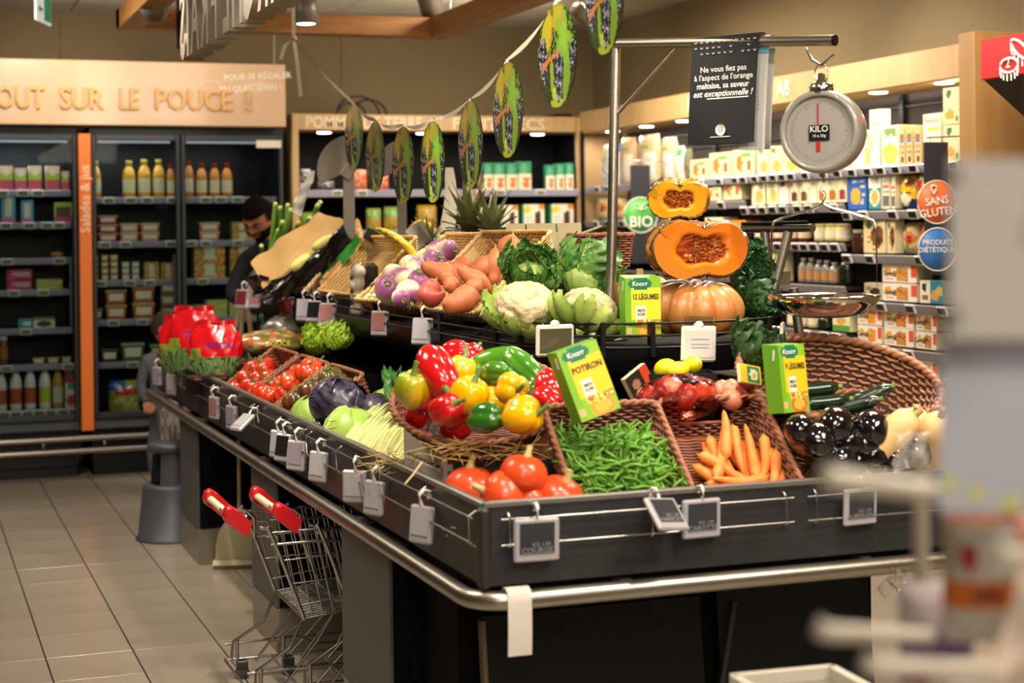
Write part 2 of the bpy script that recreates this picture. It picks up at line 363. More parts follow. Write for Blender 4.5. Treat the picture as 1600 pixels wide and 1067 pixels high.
# ------------------------------------------------------------ fridge wall
FY = 11.15
SIGNP = mat('sign_board_sand', '#c6a382', .35, coat=.25); WOODL = mat('raised_letter_wood', '#d3a360', .5, var=(5,'#b9863f',.4))
hd = thing('header_sign_board', 'long sand coloured sign board above the refrigerated cabinets', 'sign board', (0,FY-.05,2.51))
hb = ob('board', Msh().box((.6,0,0),(3.66,.06,.42),bev=.004), hd, mats=SIGNP)
for wd_, x0, x1 in (('TOUT',-38,70),('SUR',83,162),('LE',177,217),('POUCE',231,362),('!',374,383)):
    a = atY(x0,155,FY-.09).x-0; b = atY(x1,155,FY-.09).x; ls, w_ = letters(wd_, .195, WOODL, hd, .012, lambda x: (x,0,0), bold=.014)
    nat = ls[-1].location.x+max(v.co.x for v in ls[-1].data.vertices); sc = (b-a)/nat if wd_ != '!' else .8
    for o in ls: o.location = (a+o.location.x*sc, -.045, -.045); o.rotation_euler = (PI/2,0,0); o.scale = (sc,1,1)
VW = mat('sign_white_paint', '#e8dcc8', .5)
text('lettering', 'POUR SE RÉGALER', .055, VW, hd, (2.24,-.034,.125), (PI/2,-.06,0)); text('lettering', 'AU QUOTIDIEN !', .055, VW, hd, (2.19,-.034,.045), (PI/2,-.06,0))
ob('painted_swirl', Msh().tube([(1.86+.2*t, -.033, .06+.03*math.sin(t*5)) for t in np.linspace(0,1,16)],.004,5), hd, mats=VW)
FBLK = mat('fridge_black', '#08090a', .35, .1); FGRAY = mat('fridge_frame_grey', '#3b3f42', .35, .5); RAILP = mat('price_rail_grey', '#9a98a8', .35, coat=.3)
GLASS = clear_mat('door_glass', '#dfe4e4', .02, .12, 0); LED = mat('fridge_led', '#eef4ff', .5, emis=.4)
def esl_mesh(w=.075, h=.045, dark='#151a14'):
    return Msh().box((0,0,0),(w,.012,h),bev=.004).box((0,-.0065,.001),(w*.74,.003,h*.62),mi=1).mesh('electronic_price_label',[WHITEP, mat('esl_'+dark, dark, .3)])
ESL = esl_mesh(); ESLG = esl_mesh(dark='#7b8068')
def fridge(name, label, X0, X1, doors, shelves, led):
    t = thing(name, label, 'refrigerator', ((X0+X1)/2, 11.5, 0)); cx = (X0+X1)/2; w = X1-X0
    B = Msh(); B.box((0,.37,1.2),(w,.04,2.2)); B.box((-w/2+.015,.05,1.2),(.03,.64,2.2)); B.box((w/2-.015,.05,1.2),(.03,.64,2.2)); B.box((0,.05,2.275),(w,.66,.05)); B.box((0,.05,.36),(w,.66,.08),bev=.01)
    B.box((0,.08,.17),(w,.6,.3),bev=.01); B.box((0,-.1,.02),(w,.3,.1),bev=.01)
    ob('cabinet_body', B, t, mats=FBLK)
    ob('front_sill', Msh().box((0,-.33,.35),(w,.03,.07),bev=.008), t, mats=mat('sill_grey','#4a4c50',.4))
    for (a, b) in doors:
        c = (a+b)/2-cx; dw = b-a
        F = Msh(); z0, z1 = .385, 2.245; fw = .026
        for xx in (-1,1): F.box((c+xx*(dw/2-fw/2), -.345, (z0+z1)/2),(fw,.045,z1-z0),bev=.006)
        for zz in (z0+.02,z1-.02): F.box((c,-.345,zz),(dw-2*fw,.045,.04),bev=.004)
        d = ob('door', F, t, mats=FGRAY); ob('glass_pane', Msh().box((c,-.345,(z0+z1)/2),(dw-2*fw,.008,z1-z0-.08)), d, mats=GLASS)
        ob('door_handle', Msh().tube([(c+dw/2-.05,-.39,1.0),(c+dw/2-.05,-.39,1.45)],.008,8), d, mats=FGRAY)
        if led: ob('light_strip', Msh().box((c,-.27,2.2),(dw-.1,.02,.012)), t, mats=LED)
        zs = shelves[(a,b)]
        for z in zs:
            sh = ob('shelf', Msh().box((c,.03,z-.012),(dw-.06,.56,.014)), t, mats=mat('shelf_dark','#2b2c30',.4,.4))
            ob('price_rail', Msh().box((c,-.262,z-.02),(dw-.06,.012,.042),rot=(.2,0,0),bev=.003), sh, mats=RAILP)
    return t
ZA = [.455,.75,.985,1.235,1.44,1.672,1.882]; ZB = [.39,.745,1.025,1.285,1.54,1.832]
fridge('refrigerated_cabinet','black refrigerated cabinet with glass door at the far left', -.40, 1.065, [(-.38,.335),(.345,1.06)], {(-.38,.335):ZA,(.345,1.06):ZA}, True)
fridge('refrigerated_cabinet','black refrigerated cabinet with two glass doors right of orange strip', 1.15, 2.44, [(1.155,1.725),(1.735,2.42)], {(1.155,1.725):ZB,(1.735,2.42):ZB}, True)
for (x, p_, n) in ((.1,11,0),(.72,14,1),(1.43,6,2),(2.08,5,3)):
    area('fridge_light', (x,11.24,2.17), (x,11.45,1.2), .5, p_*.2, (.93,.95,1.0), size_y=.05)
stp = thing('orange_strip_sign', 'vertical orange strip sign between the two refrigerated cabinets', 'sign strip', (1.107,11.12,1.3))
ob('strip', Msh().box((0,0,-.02),(.078,.05,1.93),bev=.004), stp, mats=mat('orange_strip','#e0742c',.45)); text('lettering','Salades & jus',.085,mat('strip_text','#f3c9a5',.5),stp,(0,-.028,.52),(PI/2,-PI/2,0))
bp = thing('bumper_rail', 'pair of long steel bumper tubes along the foot of the fridges', 'bumper rail', (.6,11.0,.25))
for z in (.03,-.05): ob('tube', Msh().tube([(-1.6,0,z),(1.75,0,z)],.019,10), bp, mats=STEEL)
for x in (-.9,-.15,.22,.6,1.3): ob('bracket', Msh().tube([(x,.13,.03),(x,0,.03),(x,0,-.05)],.01,6), bp, mats=STEEL)
pap = ob('notice_card', Msh().box((0,0,0),(.17,.004,.05)), None, (2.32,11.115,2.185), mats=mat('card_cream','#cfc8b4',.6), label='small cream notice card at the top of right fridge door', cat='card')
# ------------------------------------------------------------ potato and dried fruit unit
def panel_unit(): pass
PIN = mat('pine_panel', '#bf9d6e', .5, var=(3,'#b08d5a',.5), scl=(6,6,.5)); INK = mat('unit_interior_black', '#070606', .7, spec=.2)
pu = thing('wall_shelving_unit', 'black wall shelving unit with pine frame and potato header behind the island', 'shelving unit', (3.58,11.5,0))
B = Msh(); B.box((0,.3,1.2),(2.16,.03,2.3)); B.box((1.075,0,1.2),(.012,.6,2.2)); ob('back_panel', B, pu, mats=INK)
ob('header_board', Msh().box((0,-.18,2.345),(2.14,.04,.125),bev=.003), pu, mats=PIN); ob('side_panel', Msh().box((-1.06,0,1.2),(.045,.62,2.4),bev=.003), pu, mats=PIN)
ob('header_soffit', Msh().box((0,.05,2.29),(2.1,.5,.012)), pu, mats=INK)
hm = mat('header_letters','#e2cfae',.5)
for s, x0, x1 in (('POMMES DE TERRE',478,660),('FRUITS SECS',708,851)):
    a = atY(x0,192,11.29); b = atY(x1,192,11.29); o = text('lettering', s, .115, hm, pu, ((a.x+b.x)/2-3.58,-.203,2.345)); wd = o.dimensions.x or 1
    bw = max(v.co.x for v in o.data.vertices)-min(v.co.x for v in o.data.vertices); o.scale = ((b.x-a.x)/bw,1,1)
for z in (1.872,1.592,1.3):
    s2 = ob('shelf', Msh().box((0,.0,z-.012),(2.1,.5,.016)), pu, mats=INK); ob('price_rail', Msh().box((0,-.262,z-.02),(2.1,.012,.05),rot=(.2,0,0),bev=.003), s2, mats=RAILP)
for px_ in (508,663,842): a = atY(px_,206,11.35); ob('downlight', Msh().lathe([(0,0),(.045,0),(.05,.006)],16,c=(a.x-3.58,-.12,2.278)), pu, mats=mat('downlight_lit','#ffffff',.3,emis=7.))
area('unit_light', (3.58,11.28,2.26), (3.58,11.4,1.5), 1.9, 4.5, (1,.95,.88), size_y=.05)
cb = thing('cable_bundle', 'black cable loops lying on top of the potato shelving unit', 'cable', (0,0,0))
for k,(x,r) in enumerate(((565,.13),(585,.11),(560,.09))):
    a = atY(x,172,11.4); ob('cable', Msh().tube([(a.x+r*1.2*math.cos(u), 11.5+.05*k, 2.42+r*max(0,math.sin(u))) for u in np.linspace(0,PI,16)],.007,6), cb, mats=BLACKP)
bbw = Msh().box((0,0,0),(.12,.25,.02),bev=.003).mesh('vent_box', BLACKP); a = atY(880,172,11.4); ob('vent_box', bbw, None, (a.x,11.5,2.425), label='flat dark box on top of shelving unit beside corner', cat='box')
# ------------------------------------------------------------ right wall unit
RX = 4.65
ru = thing('dry_goods_shelving_unit', 'long pine framed wall shelving full of organic dry goods', 'shelving unit', (RX,8.9,0))
Y0, Y1 = -2.32, 2.36
ob('header_board', Msh().box((0.02,.02,2.36),(.04,Y1-Y0,.155),bev=.003), ru, mats=PIN)
ob('header_soffit', Msh().box((.16,.02,2.285),(.3,Y1-Y0,.012)), ru, mats=PIN)
ob('end_panel', Msh().box((.2,Y0-.09,1.22),(.42,.18,2.44),bev=.004), ru, mats=PIN); ob('end_panel', Msh().box((.18,Y1+.02,1.2),(.4,.05,2.4),bev=.004), ru, mats=PIN)
DKB = mat('unit_back_brown','#3a2f29',.6)
bk = ob('back_panel', Msh().box((.385,.02,1.2),(.02,Y1-Y0,2.3)), ru, mats=DKB)
for y in (6.62,7.62,8.72,9.8,10.95):
    ob('slotted_upright', Msh().box((.365,y-8.9,1.2),(.03,.035,2.2)), ru, mats=FGRAY)
for z in (2.22,2.12,2.02): ob('back_rib', Msh().box((.37,0,z),(.02,Y1-Y0,.008)), ru, mats=FGRAY)
BAYS = {'N':(6.62,7.60,[.46,.715,.975,1.20,1.44,1.665]), 'M':(7.64,8.70,[.45,.72,1.02,1.27,1.498,1.707]), 'F':(8.74,9.78,[.46,.74,1.02,1.3,1.55,1.745]), 'G':(9.82,11.2,[.46,.74,1.02,1.3,1.45,1.643])}
DSH = mat('shelf_dark_brown','#29231f',.5)
for k,(a,b,zs) in BAYS.items():
    for z in zs:
        s3 = ob('shelf', Msh().box((.2,(a+b)/2-8.9,z-.012),(.36,b-a,.016)), ru, mats=DSH); ob('price_rail', Msh().box((.012,(a+b)/2-8.9,z-.022),(.012,b-a,.045),rot=(0,-.3,0),bev=.003), s3, mats=mat('price_rail_taupe','#8b8484',.4))
s3 = ob('shelf', Msh().box((.2,.0,1.88),(.36,4.56,.016)), ru, mats=DSH); ob('price_rail', Msh().box((.012,0,1.868),(.012,4.56,.045),rot=(0,-.3,0),bev=.003), s3, mats=RAILP)
for px_, py_ in ((957,193),(1010,186),(1068,178),(1372,136),(1475,121)):
    a = atX(px_,py_,RX+.1); ob('downlight', Msh().lathe([(0,0),(.045,0),(.05,.006)],16,c=(.1,a.y-8.9,2.274)), ru, mats=MATS['downlight_lit'])
for y in (7.0,7.9,8.9,9.9,10.8): area('unit_light', (RX+.08,y,2.26), (RX+.1,y,1.5), .6, 3.2, (1,.92,.8), size_y=.05)
area('unit_front_light', (3.7,7.2,2.9), (4.7,7.2,1.2), .5, 9, WARM)
area('unit_front_light', (3.7,9.4,2.9), (4.7,9.4,1.3), .5, 7, WARM)
LB = mat('pale_letters','#efe2c4',.5)
def on_header(s, px0, px1, sz):
    a = atX(px0,160,RX); b = atX(px1,160,RX); o = text('lettering', s, sz, LB, ru, (-.004,(a.y+b.y)/2-8.9,2.36),(PI/2,0,-PI/2)); return o
on_header('BIO',1073,1100,.13); on_header('AB',1219,1231,.12)
# red topped neighbour unit
rd = thing('red_headed_unit', 'tall oak side panel unit with red header and coin emblem at right', 'shelving unit', (4.4,6.2,0))
ob('side_panel', Msh().box((.42,.16,1.23),(.6,.12,2.46),bev=.004), rd, mats=mat('oak_panel','#a07a48',.5,var=(3,'#8f6a3b',.5),bump=(30,.1),scl=(6,6,.5)))
REDP = mat('header_red','#c2141b',.4)
a = atX(1540,70,4.5)
hdm = Msh(); hdm.box((-.02,-.98,2.295),(.06,1.6,.17),bev=.004); hdm.box((.12,-.21,2.295),(.24,.05,.17))
ob('header_board', hdm, rd, mats=REDP); 
c5 = atX(1585,90,4.35); cm = mat('emblem_cream','#f1ded0',.5)
em = Msh()
for (dy,dz,r,tl_) in ((.03,-.03,.06,0),(-.045,.03,.06,.7)):
    P_ = [(0, dy+r*math.cos(u)*1.0, dz+r*.5*math.sin(u)+r*tl_*.8*math.cos(u)) for u in np.linspace(0,2*PI,24,endpoint=False)]; em.tube(P_,.006,5,closed=True)
    for u in np.linspace(PI,2*PI,8): em.tube([(0,dy+r*math.cos(u),dz+r*.5*math.sin(u)+r*tl_*.8*math.cos(u)),(0,dy+r*math.cos(u),dz-.035+r*.5*math.sin(u)+r*tl_*.8*math.cos(u))],.004,4)
ob('coin_emblem', em, rd, (-.055,c5.y-6.2,c5.z), mats=cm); text('lettering','2',.06,cm,rd,(-.062,c5.y-6.2+.03,c5.z-.02),(PI/2,0,-PI/2))
ob('sloped_fascia', Msh().add([(-.04,-1.78,2.21),(-.04,-.19,2.21),(.5,-.19,1.80),(.5,-1.78,1.80)],[(0,1,2,3)]).add([(-.04,-1.78,2.22),(-.04,-.19,2.22),(.5,-.19,1.82),(.5,-1.78,1.82)],[(3,2,1,0)]), rd, mats=mat('fascia_dark','#2a231c',.6))
ob('shelf', Msh().box((.4,-.9,1.78),(.25,1.5,.03)), rd, mats=BLACKP)
# ============================================================ PRODUCE ISLAND
CX0, CY0, CX1, CY1 = 1.325, 3.858, 3.28, 9.46
TRAYM = mat('tray_dark_steel', '#4b4743', .36, .75, var=(5,'#2c2926',.8), bump=(9,.12)); PILG = mat('pillar_charcoal', '#4d4a49', .5); PLIN = mat('plinth_brushed', '#8f8678', .35, .5)
TRIMM = mat('rim_trim_grey','#8a867f',.3,.7)
isl = thing('produce_island', 'long dark steel produce island with rounded upper tier and bumper tube', 'produce stand', (2.3,6.66,0))
def I(x, y, z): return (x-2.3, y-6.66, z)
w, l = CX1-CX0, CY1-CY0
ob('tray_panel', Msh().box(I(CX0+.012,(CY0+CY1)/2,.82),(.02,l,.2)), isl, mats=TRAYM); ob('tray_panel', Msh().box(I((CX0+CX1)/2,CY0+.012,.82),(w-.044,.02,.2)), isl, mats=mat('tray_front_slate','#302f32',.5,.25,var=(4,'#1f1e21',.8),bump=(12,.15)))
ob('tray_panel', Msh().box(I(CX1-.012,(CY0+CY1)/2,.82),(.02,l,.2)), isl, mats=TRAYM); ob('tray_panel', Msh().box(I((CX0+CX1)/2,CY1-.012,.82),(w-.044,.02,.2)), isl, mats=TRAYM)
ob('tray_floor', Msh().box(I((CX0+CX1)/2,(CY0+CY1)/2,.745),(w-.05,l-.05,.03)), isl, mats=BLACKP)
tr = Msh()
tr.box(I(CX0+.008,(CY0+CY1)/2,.92),(.022,l,.018),bev=.004); tr.box(I((CX0+CX1)/2,CY0+.008,.92),(w,.022,.018),bev=.004); tr.box(I(CX1,(CY0+CY1)/2,.92),(.022,l,.018),bev=.004)
ob('rim_trim', tr, isl, mats=TRIMM)
ob('corner_post', Msh().box(I(CX0+.001,CY0+.001,.815),(.03,.03,.2),bev=.008), isl, mats=mat('corner_dark','#3a3836',.4,.5))
# bumper tube with rounded corner
r_ = .10; z_ = .688; ox = .03
bt = [(CX0-ox,CY1+.1,z_),(CX0-ox,CY1-1,z_),(CX0-ox,6,z_)]+[(CX0-ox+r_-r_*math.cos(u), CY0-ox+r_-r_*math.sin(u), z_) for u in np.linspace(0,PI/2,8)]+[(2.2,CY0-ox,z_),(CX1+.1,CY0-ox,z_)]
ob('bumper_tube', Msh().tube([I(*p) for p in bt], .024, 14), isl, mats=STEEL)
for y in (5,6.5,8,9.2): ob('tube_bracket', Msh().box(I(CX0+.01,y,.70),(.05,.03,.02)), isl, mats=STEEL)
for x in (1.7,2.4,3.1): ob('tube_bracket', Msh().box(I(x,CY0+.01,.70),(.03,.05,.02)), isl, mats=STEEL)
# pillars with plinths
for (y0, y1, x1) in ((4.64,5.20,2.70),(6.20,6.68,3.1),(8.0,8.53,3.1)):
    pl = ob('pillar', Msh().box(I((1.305+x1)/2,(y0+y1)/2,.43),(x1-1.305,y1-y0,.51),bev=.003), isl, mats=PILG)
    ob('plinth', Msh().box(I((1.305+x1)/2,(y0+y1)/2,.0875),(x1-1.31,y1-y0+.004,.175),bev=.003), pl, mats=PLIN)
    ob('black_face', Msh().box(I((1.31+x1)/2,y0-.004,.43),(x1-1.32,.008,.50)), pl, mats=BLACKM)
ub = ob('under_frame', Msh().box(I(2.3,6.66,.705),(1.85,5.4,.05)), isl, mats=BLACKM)
# near base block with its leaning dark boards
ob('base_block', Msh().box(I(2.05,4.55,.36),(1.30,.5,.64),bev=.004), isl, mats=BLACKM)
ob('base_board', Msh().box(I(1.78,4.24,.30),(.66,.018,.5),rot=(-.12,0,0)), isl, mats=mat('board_black','#0a0b0d',.5,spec=.3)); ob('base_board', Msh().box(I(2.42,4.26,.33),(.5,.018,.56),rot=(-.1,0,0)), isl, mats=mat('board_blueblack','#0c0e13',.5,spec=.3))
ob('board_edge', Msh().box(I(1.455,4.23,.29),(.012,.03,.5),rot=(-.12,0,0)), isl, mats=mat('edge_tan','#6b5c48',.6)); ob('board_edge', Msh().box(I(2.16,4.24,.28),(.014,.02,.5),rot=(-.1,.25,0)), isl, mats=FGRAY)
# wire label holders along the rim
def wires(side, a, b):
    m = Msh()
    for z in (.885,.822):
        if side == 'A': m.tube([I(CX0-.018,a,z),I(CX0-.018,b,z)],.0028,6)
        else: m.tube([I(a,CY0-.018,z),I(b,CY0-.018,z)],.0028,6)
    n = 3
    for i in range(n):
        q = a+(b-a)*(i+.06)/(n-.88)
        if side == 'A': m.tube([I(CX0,q,.9),I(CX0-.02,q,.888),I(CX0-.02,q,.818),I(CX0,q,.81)],.0028,6)
        else: m.tube([I(q,CY0,.9),I(q,CY0-.02,.888),I(q,CY0-.02,.818),I(q,CY0,.81)],.0028,6)
    ob('label_wire', m, isl, mats=WIRE)
ys = np.linspace(CY0+.01, CY1-.05, 7)
for a, b in zip(ys[:-1], ys[1:]): wires('A', a+.015, b-.015)
for a, b in ((CX0+.04,2.18),(2.22,3.2)): wires('B', a, b)
# upper tier: deck, band and wire fence following a rounded end
def tier_path(off, n=40, x0=1.815, x1=2.79, yb=9.25, ye=5.12):
    R = (x1-x0)/2+off; cx = (x0+x1)/2
    pts = [(x0-off, yb)]+[(x0-off, y) for y in np.linspace(yb-.4, ye+.15, 9)]
    for u in np.linspace(0, PI, n):
        pts.append((cx-R*math.cos(u)*1.0, ye-R*.92*math.sin(u)**.9))
    pts += [(x1+off, y) for y in np.linspace(ye+.15, yb-.4, 9)]+[(x1+off, yb)]
    return pts
tp = tier_path(0)
dk = Msh(); top = [I(x,y,1.215) for x,y in tp]; bot = [I(x,y,1.185) for x,y in tp]
dk.ngon(top[::-1] if False else top); dk.ngon(bot[::-1]); dk.grid([[a,b] for a,b in zip(top,bot)])
deck = ob('tier_deck', dk, isl, mats=BLACKM)
bd = Msh(); P0 = [I(x,y,1.235) for x,y in tier_path(.004)]; P1 = [I(x,y,1.145) for x,y in tier_path(.004)]; P2 = [I(x,y,1.145) for x,y in tier_path(-.012)]; P3 = [I(x,y,1.235) for x,y in tier_path(-.012)]
bd.grid([[a,b,c,d,a] for a,b,c,d in zip(P0,P1,P2,P3)]); ob('tier_band', bd, isl, mats=BLACKP)
for z in (1.30,1.262): ob('fence_wire', Msh().tube([I(x,y,z) for x,y in tier_path(.008)],.0042,6), isl, mats=BLACKP)
ob('fence_wire', Msh().tube([I(x,y,1.226) for x,y in tier_path(.012)],.003,6), isl, mats=mat('worn_black_wire','#3c3a37',.35,.6))
pm = Msh().box((0,0,.0),(.016,.03,.11),bev=.002).mesh('fence_post', BLACKP)
for k in (2,4,6,8,10,14,18,22,26,30,34,38,42,46,48,52): x, y = tier_path(.004)[k]; ob('fence_post', pm, isl, I(x,y,1.25))
for x, y in ((2.3,5.2),(2.3,6.7),(2.3,8.3)): ob('tier_support', Msh().box(I(x,y,.97),(.45,.35,.42)), isl, mats=BLACKM)
# sloped black boards under the tilted baskets
def wedge(y0, y1, x1, z1):
    m = Msh(); v = [I(1.85,y0,1.216),I(x1,y0,1.216),I(x1,y0,z1),I(1.85,y1,1.216),I(x1,y1,1.216),I(x1,y1,z1)]
    m.add(v,[(0,1,4,3),(1,2,5,4),(2,0,3,5)],smooth=False); m.add(v,[(0,2,1),(3,4,5)],smooth=False); ob('sloped_board', m, isl, mats=BLACKM)
wedge(5.5,9.15,2.14,1.40)
ob('tier_crest', Msh().box(I(2.42,7.4,1.32),(.5,3.4,.2)), isl, mats=BLACKM)
def riser(x0,x1,y0,y1,za,zb,axis='y',nm='basket_riser'):
    v = [I(x,y,z) for x in (x0,x1) for y in (y0,y1) for z in (.761, (zb if (y == y1 if axis == 'y' else x == x1) else za))]
    ob(nm, Msh().add(v,[(0,1,3,2),(4,6,7,5),(0,4,5,1),(2,3,7,6),(0,2,6,4),(1,5,7,3)],smooth=False), isl, mats=BLACKM)
riser(1.62,2.6,3.94,4.25,.785,.965); riser(1.40,1.60,6.02,7.6,.80,.93,'x'); riser(1.36,2.0,7.75,9.25,.87,.87); riser(1.66,2.05,6.9,8.3,.97,.97); riser(2.62,3.2,4.0,4.38,.82,.82); riser(2.5,3.2,4.42,5.0,.90,.90)
# ------------------------------------------------------------ price tags
CLEAR = clear_mat('clear_plastic', '#e9e9ee', .12, .35, .0); TAGF = mat('tag_frame_milky','#9c989c',.3,alpha=1.,coat=.4); CLIPM = mat('clip_white','#d8d3c9',.4)
def tag_proto(screen, w=.078, h=.088):
    t = thing('price_tag_holder','x','price tag'); 
    B = Msh(); B.box((0,0,-.036-h/2+.01),(w,.016,h),bev=.005); B.box((0,-.0085,-.036-h/2+.016),(w*.76,.003,h*.70),mi=1)
    ob('tag_case', B, t, mats=[TAGF, screen])
    c = Msh(); c.tube([(0,.014,-.012),(0,.02,.004),(0,.0,.010),(0,-.012,0),(0,-.008,-.02),(0,0,-.034)],.0048,6); c.tube([(-.012,0,-.032),(.012,0,-.032)],.006,6); c.tube([(.0,.012,.002),(.0,.05,-.018)],.003,5)
    ob('clip', c, t, mats=CLIPM); return t
TG = {k: Proto(lambda k=k, c=c: tag_proto(mat('tag_screen_'+k, c, .25, coat=.5))) for k, c in (('red','#7a2a2c'),('grey','#8d8791'),('dark','#1b1b1e'),('pink','#9c6a68'),('clear','#a9a6ad'))}
def tagA(px, py, kind, label, tilt=0., yaw=0., roll=0., s=1.):
    yaw = abs(yaw)*.6+.22; tilt = -tilt if tilt > 0 else tilt
    """hung on the upper rim wire of the long side; the pixel is the clip"""
    p = atX(px, py, CX0-.022); TG[kind].put(label, (CX0-.022, p.y, .888), (tilt, roll, -PI/2+yaw), s*1.15, 'price tags hanging along the lower rim')
A_ = 'on the long lower rim'
for i, (px, py, k, lb, tilt, yaw, s) in enumerate([
    (246,563,'grey','pale price tag at the far corner of the lower rim',0,.25,1.),(268,575,'clear','pale price tag below the red salad bags',0,.2,1.05),
    (335,607,'pink','pinkish price tag under the cherry tomatoes',.0,-.1,1.),(362,618,'grey','upright grey price tag under the round tomatoes',0,-.1,1.),
    (398,634,'clear','price tag flipped upward under the beefsteak tomatoes',-.9,.2,.9),(437,658,'clear','left one of three crowded price tags below dark tomatoes',.1,-.3,1.),
    (447,662,'dark','dark screened price tag, middle of the three crowded tags',.15,.35,1.),(466,670,'grey','right one of three crowded price tags below the red cabbage',.1,-.45,1.05),
    (500,687,'clear','price tag under the green cabbage',.1,-.35,1.),(556,714,'clear','edge-on price tag under the chard stalks',0,1.1,1.),
    (588,732,'clear','clear price tag under the straw beside the chard',.1,-.25,1.),(662,763,'clear','clear price tag nearest the corner on long rim',.1,-.3,1.)]):
    tagA(px, py, k, lb, tilt, yaw, 0, s)
big = Proto(lambda: tag_proto(mat('tag_screen_slate','#2d2f34',.3,coat=.4), .118, .108))
def tagB(px, label, rot, s=1., z=.888):
    p = atY(px, 800, CY0-.022); big.put(label, (p.x, CY0-.022, z), rot, s, 'white framed tags on front rim')
tagB(838,'white framed dark price tag below the orange squashes',(.04,0,-.05),1.0,.91)
tagB(1022,'white price tag tipped upward below the green beans',(-.75,.12,.35),.9,.93)
tagB(1096,'upright white price tag between beans and carrots',(.03,0,.05),.93,.925)
tagB(1345,'white price tag below the aubergines behind the blurred hook',(.05,0,.1),.9,.92)
for o in [o for o in COL.objects if o.name.startswith('price_tag_holder')]:
    pass
SM = mat('tag_writing','#77797c',.5)
for o, s in zip([k for k in KIDS if k.name.startswith('price_tag_holder') and k.get('group')=='white framed tags on front rim'],('COURGE','HARICOT','CAROTTE','AUBERGINE')):
    text('lettering', s, .02, SM, o, (0,-.0115,-.105)); text('lettering','KG 1,99',.014,SM,o,(0.01,-.0115,-.09))
def tagT(px, py, k, lb, tilt, yaw, s=1.):
    yaw = abs(yaw)*.5+.45; tilt = -tilt*.5
    p = atX(px, py, 1.80); TG[k].put(lb, (1.80, p.y, 1.302), (tilt, 0, -PI/2+yaw), s, 'price tags hanging along the upper tier fence')
for (px, py, k, lb, tilt, yaw, s) in [(381,450,'red','red screened price tag at the far left end of upper fence',.3,-.3,1.25),(403,453,'pink','slanted pink price tag, second on the upper fence',.6,-.6,1.1),
    (450,452,'red','bright red price tag beside the avocado cartons',.1,-.2,1.25),(476,456,'clear','grey red price tag under the green avocado carton',.15,-.25,1.2),
    (494,470,'dark','dark price tag under the empty pale tray basket',.35,-.35,1.15),(515,474,'pink','slanted brownish price tag under the pale tray basket',.35,-.4,1.2),
    (595,490,'pink','red screened price tag under the turnips',.15,-.2,1.15),(662,492,'clear','slanted clear price tag under the sweet potatoes',.25,.4,1.15)]:
    tagT(px, py, k, lb, tilt, yaw, s)
def tagF(px, py, t, mt, label, rot, w, h):
    o = thing('price_tag_holder', label, 'price tag', tuple(atT(px,py,t)), rot, 'tags on the rounded end fence')
    ob('tag_case', Msh().box((0,0,-h/2),(w,.014,h),bev=.006).box((0,-.008,-h/2),(w*.84,.003,h*.76),mi=1), o, mats=[mat('tag_frame_cream','#d9cfc0',.4), mt]); ob('clip', Msh().lathe([(0,-.006),(.014,-.006),(.014,.006),(0,.006)],12,rot=(PI/2,0,0)).tube([(0,0,0),(0,.03,.0)],.004,6), o, mats=CLIPM); return o
tagF(867,507,5.12,mat('tag_screen_olive','#4a4a35',.15,coat=.8),'cream framed tag with dark glassy face below the cauliflower',(.05,0,.0),.125,.098)
o = tagF(1092,509,5.0,mat('tag_paper','#c9c2bd',.6),'white paper tag in clear holder below the whole pumpkin',(0,.04,.05),.118,.108)
ob('clear_strip', Msh().box((0,0,.012),(.1,.003,.034)), o, mats=CLEAR)
for z in (-.04,-.055,-.065): ob('writing', Msh().box((0,-.0102,z),(.06,.0006,.003)), o, mats=mat('pen_blue','#8c8fa6',.6))
tagF(1222,512,5.15,mat('tag_screen_side','#b9b5ad',.3),'white tag seen edge-on at the right end of upper fence',(.1,.5,1.15),.1,.09)
sl = Msh(); P_ = [(0,.03,0),(0,.012,.032),(0,-.008,.034),(0,-.024,.026),(0,-.028,0),(0,-.028,-.075),(0,-.024,-.13)]
sl.ribbon(P_,.062,(1,0,0)); q = atY(806,915,CY0-.03)
ob('paper_slip', sl, None, (q.x,CY0-.03,.688), mats=mat('slip_paper','#c3bab2',.7,bump=(20,.2)), label='white paper receipt slip hanging over the steel bumper tube', cat='paper slip')
# ============================================================ PACKED GOODS
def paint(pr, nu, nv, seed=0):
    rg = np.random.default_rng(seed); u, v = np.meshgrid((np.arange(nu)+.5)/nu, (np.arange(nv)+.5)/nv)
    C = np.zeros((nv,nu,3))+lin(pr[0])
    for q in pr[1:]:
        if q[0] == 'r': m = (u>=q[1])&(v>=q[2])&(u<=q[3])&(v<=q[4]); C[m] = lin(q[5])
        elif q[0] == 'e': m = ((u-q[1])/q[3])**2+((v-q[2])/q[4])**2 <= 1; C[m] = lin(q[5])
        elif q[0] == 'n':
            m = (u>=q[1])&(v>=q[2])&(u<=q[3])&(v<=q[4]); cs = np.array([lin(c) for c in q[5:]]); r = rg.integers(0, len(cs), C.shape[:2]); C[m] = cs[r][m]
        elif q[0] == 't':      # fine rows of print
            m = (u>=q[1])&(v>=q[2])&(u<=q[3])&(v<=q[4])&((np.arange(nv)[:,None]%2)==0)&(rg.random(C.shape[:2])<.8); C[m] = lin(q[5])
    return C
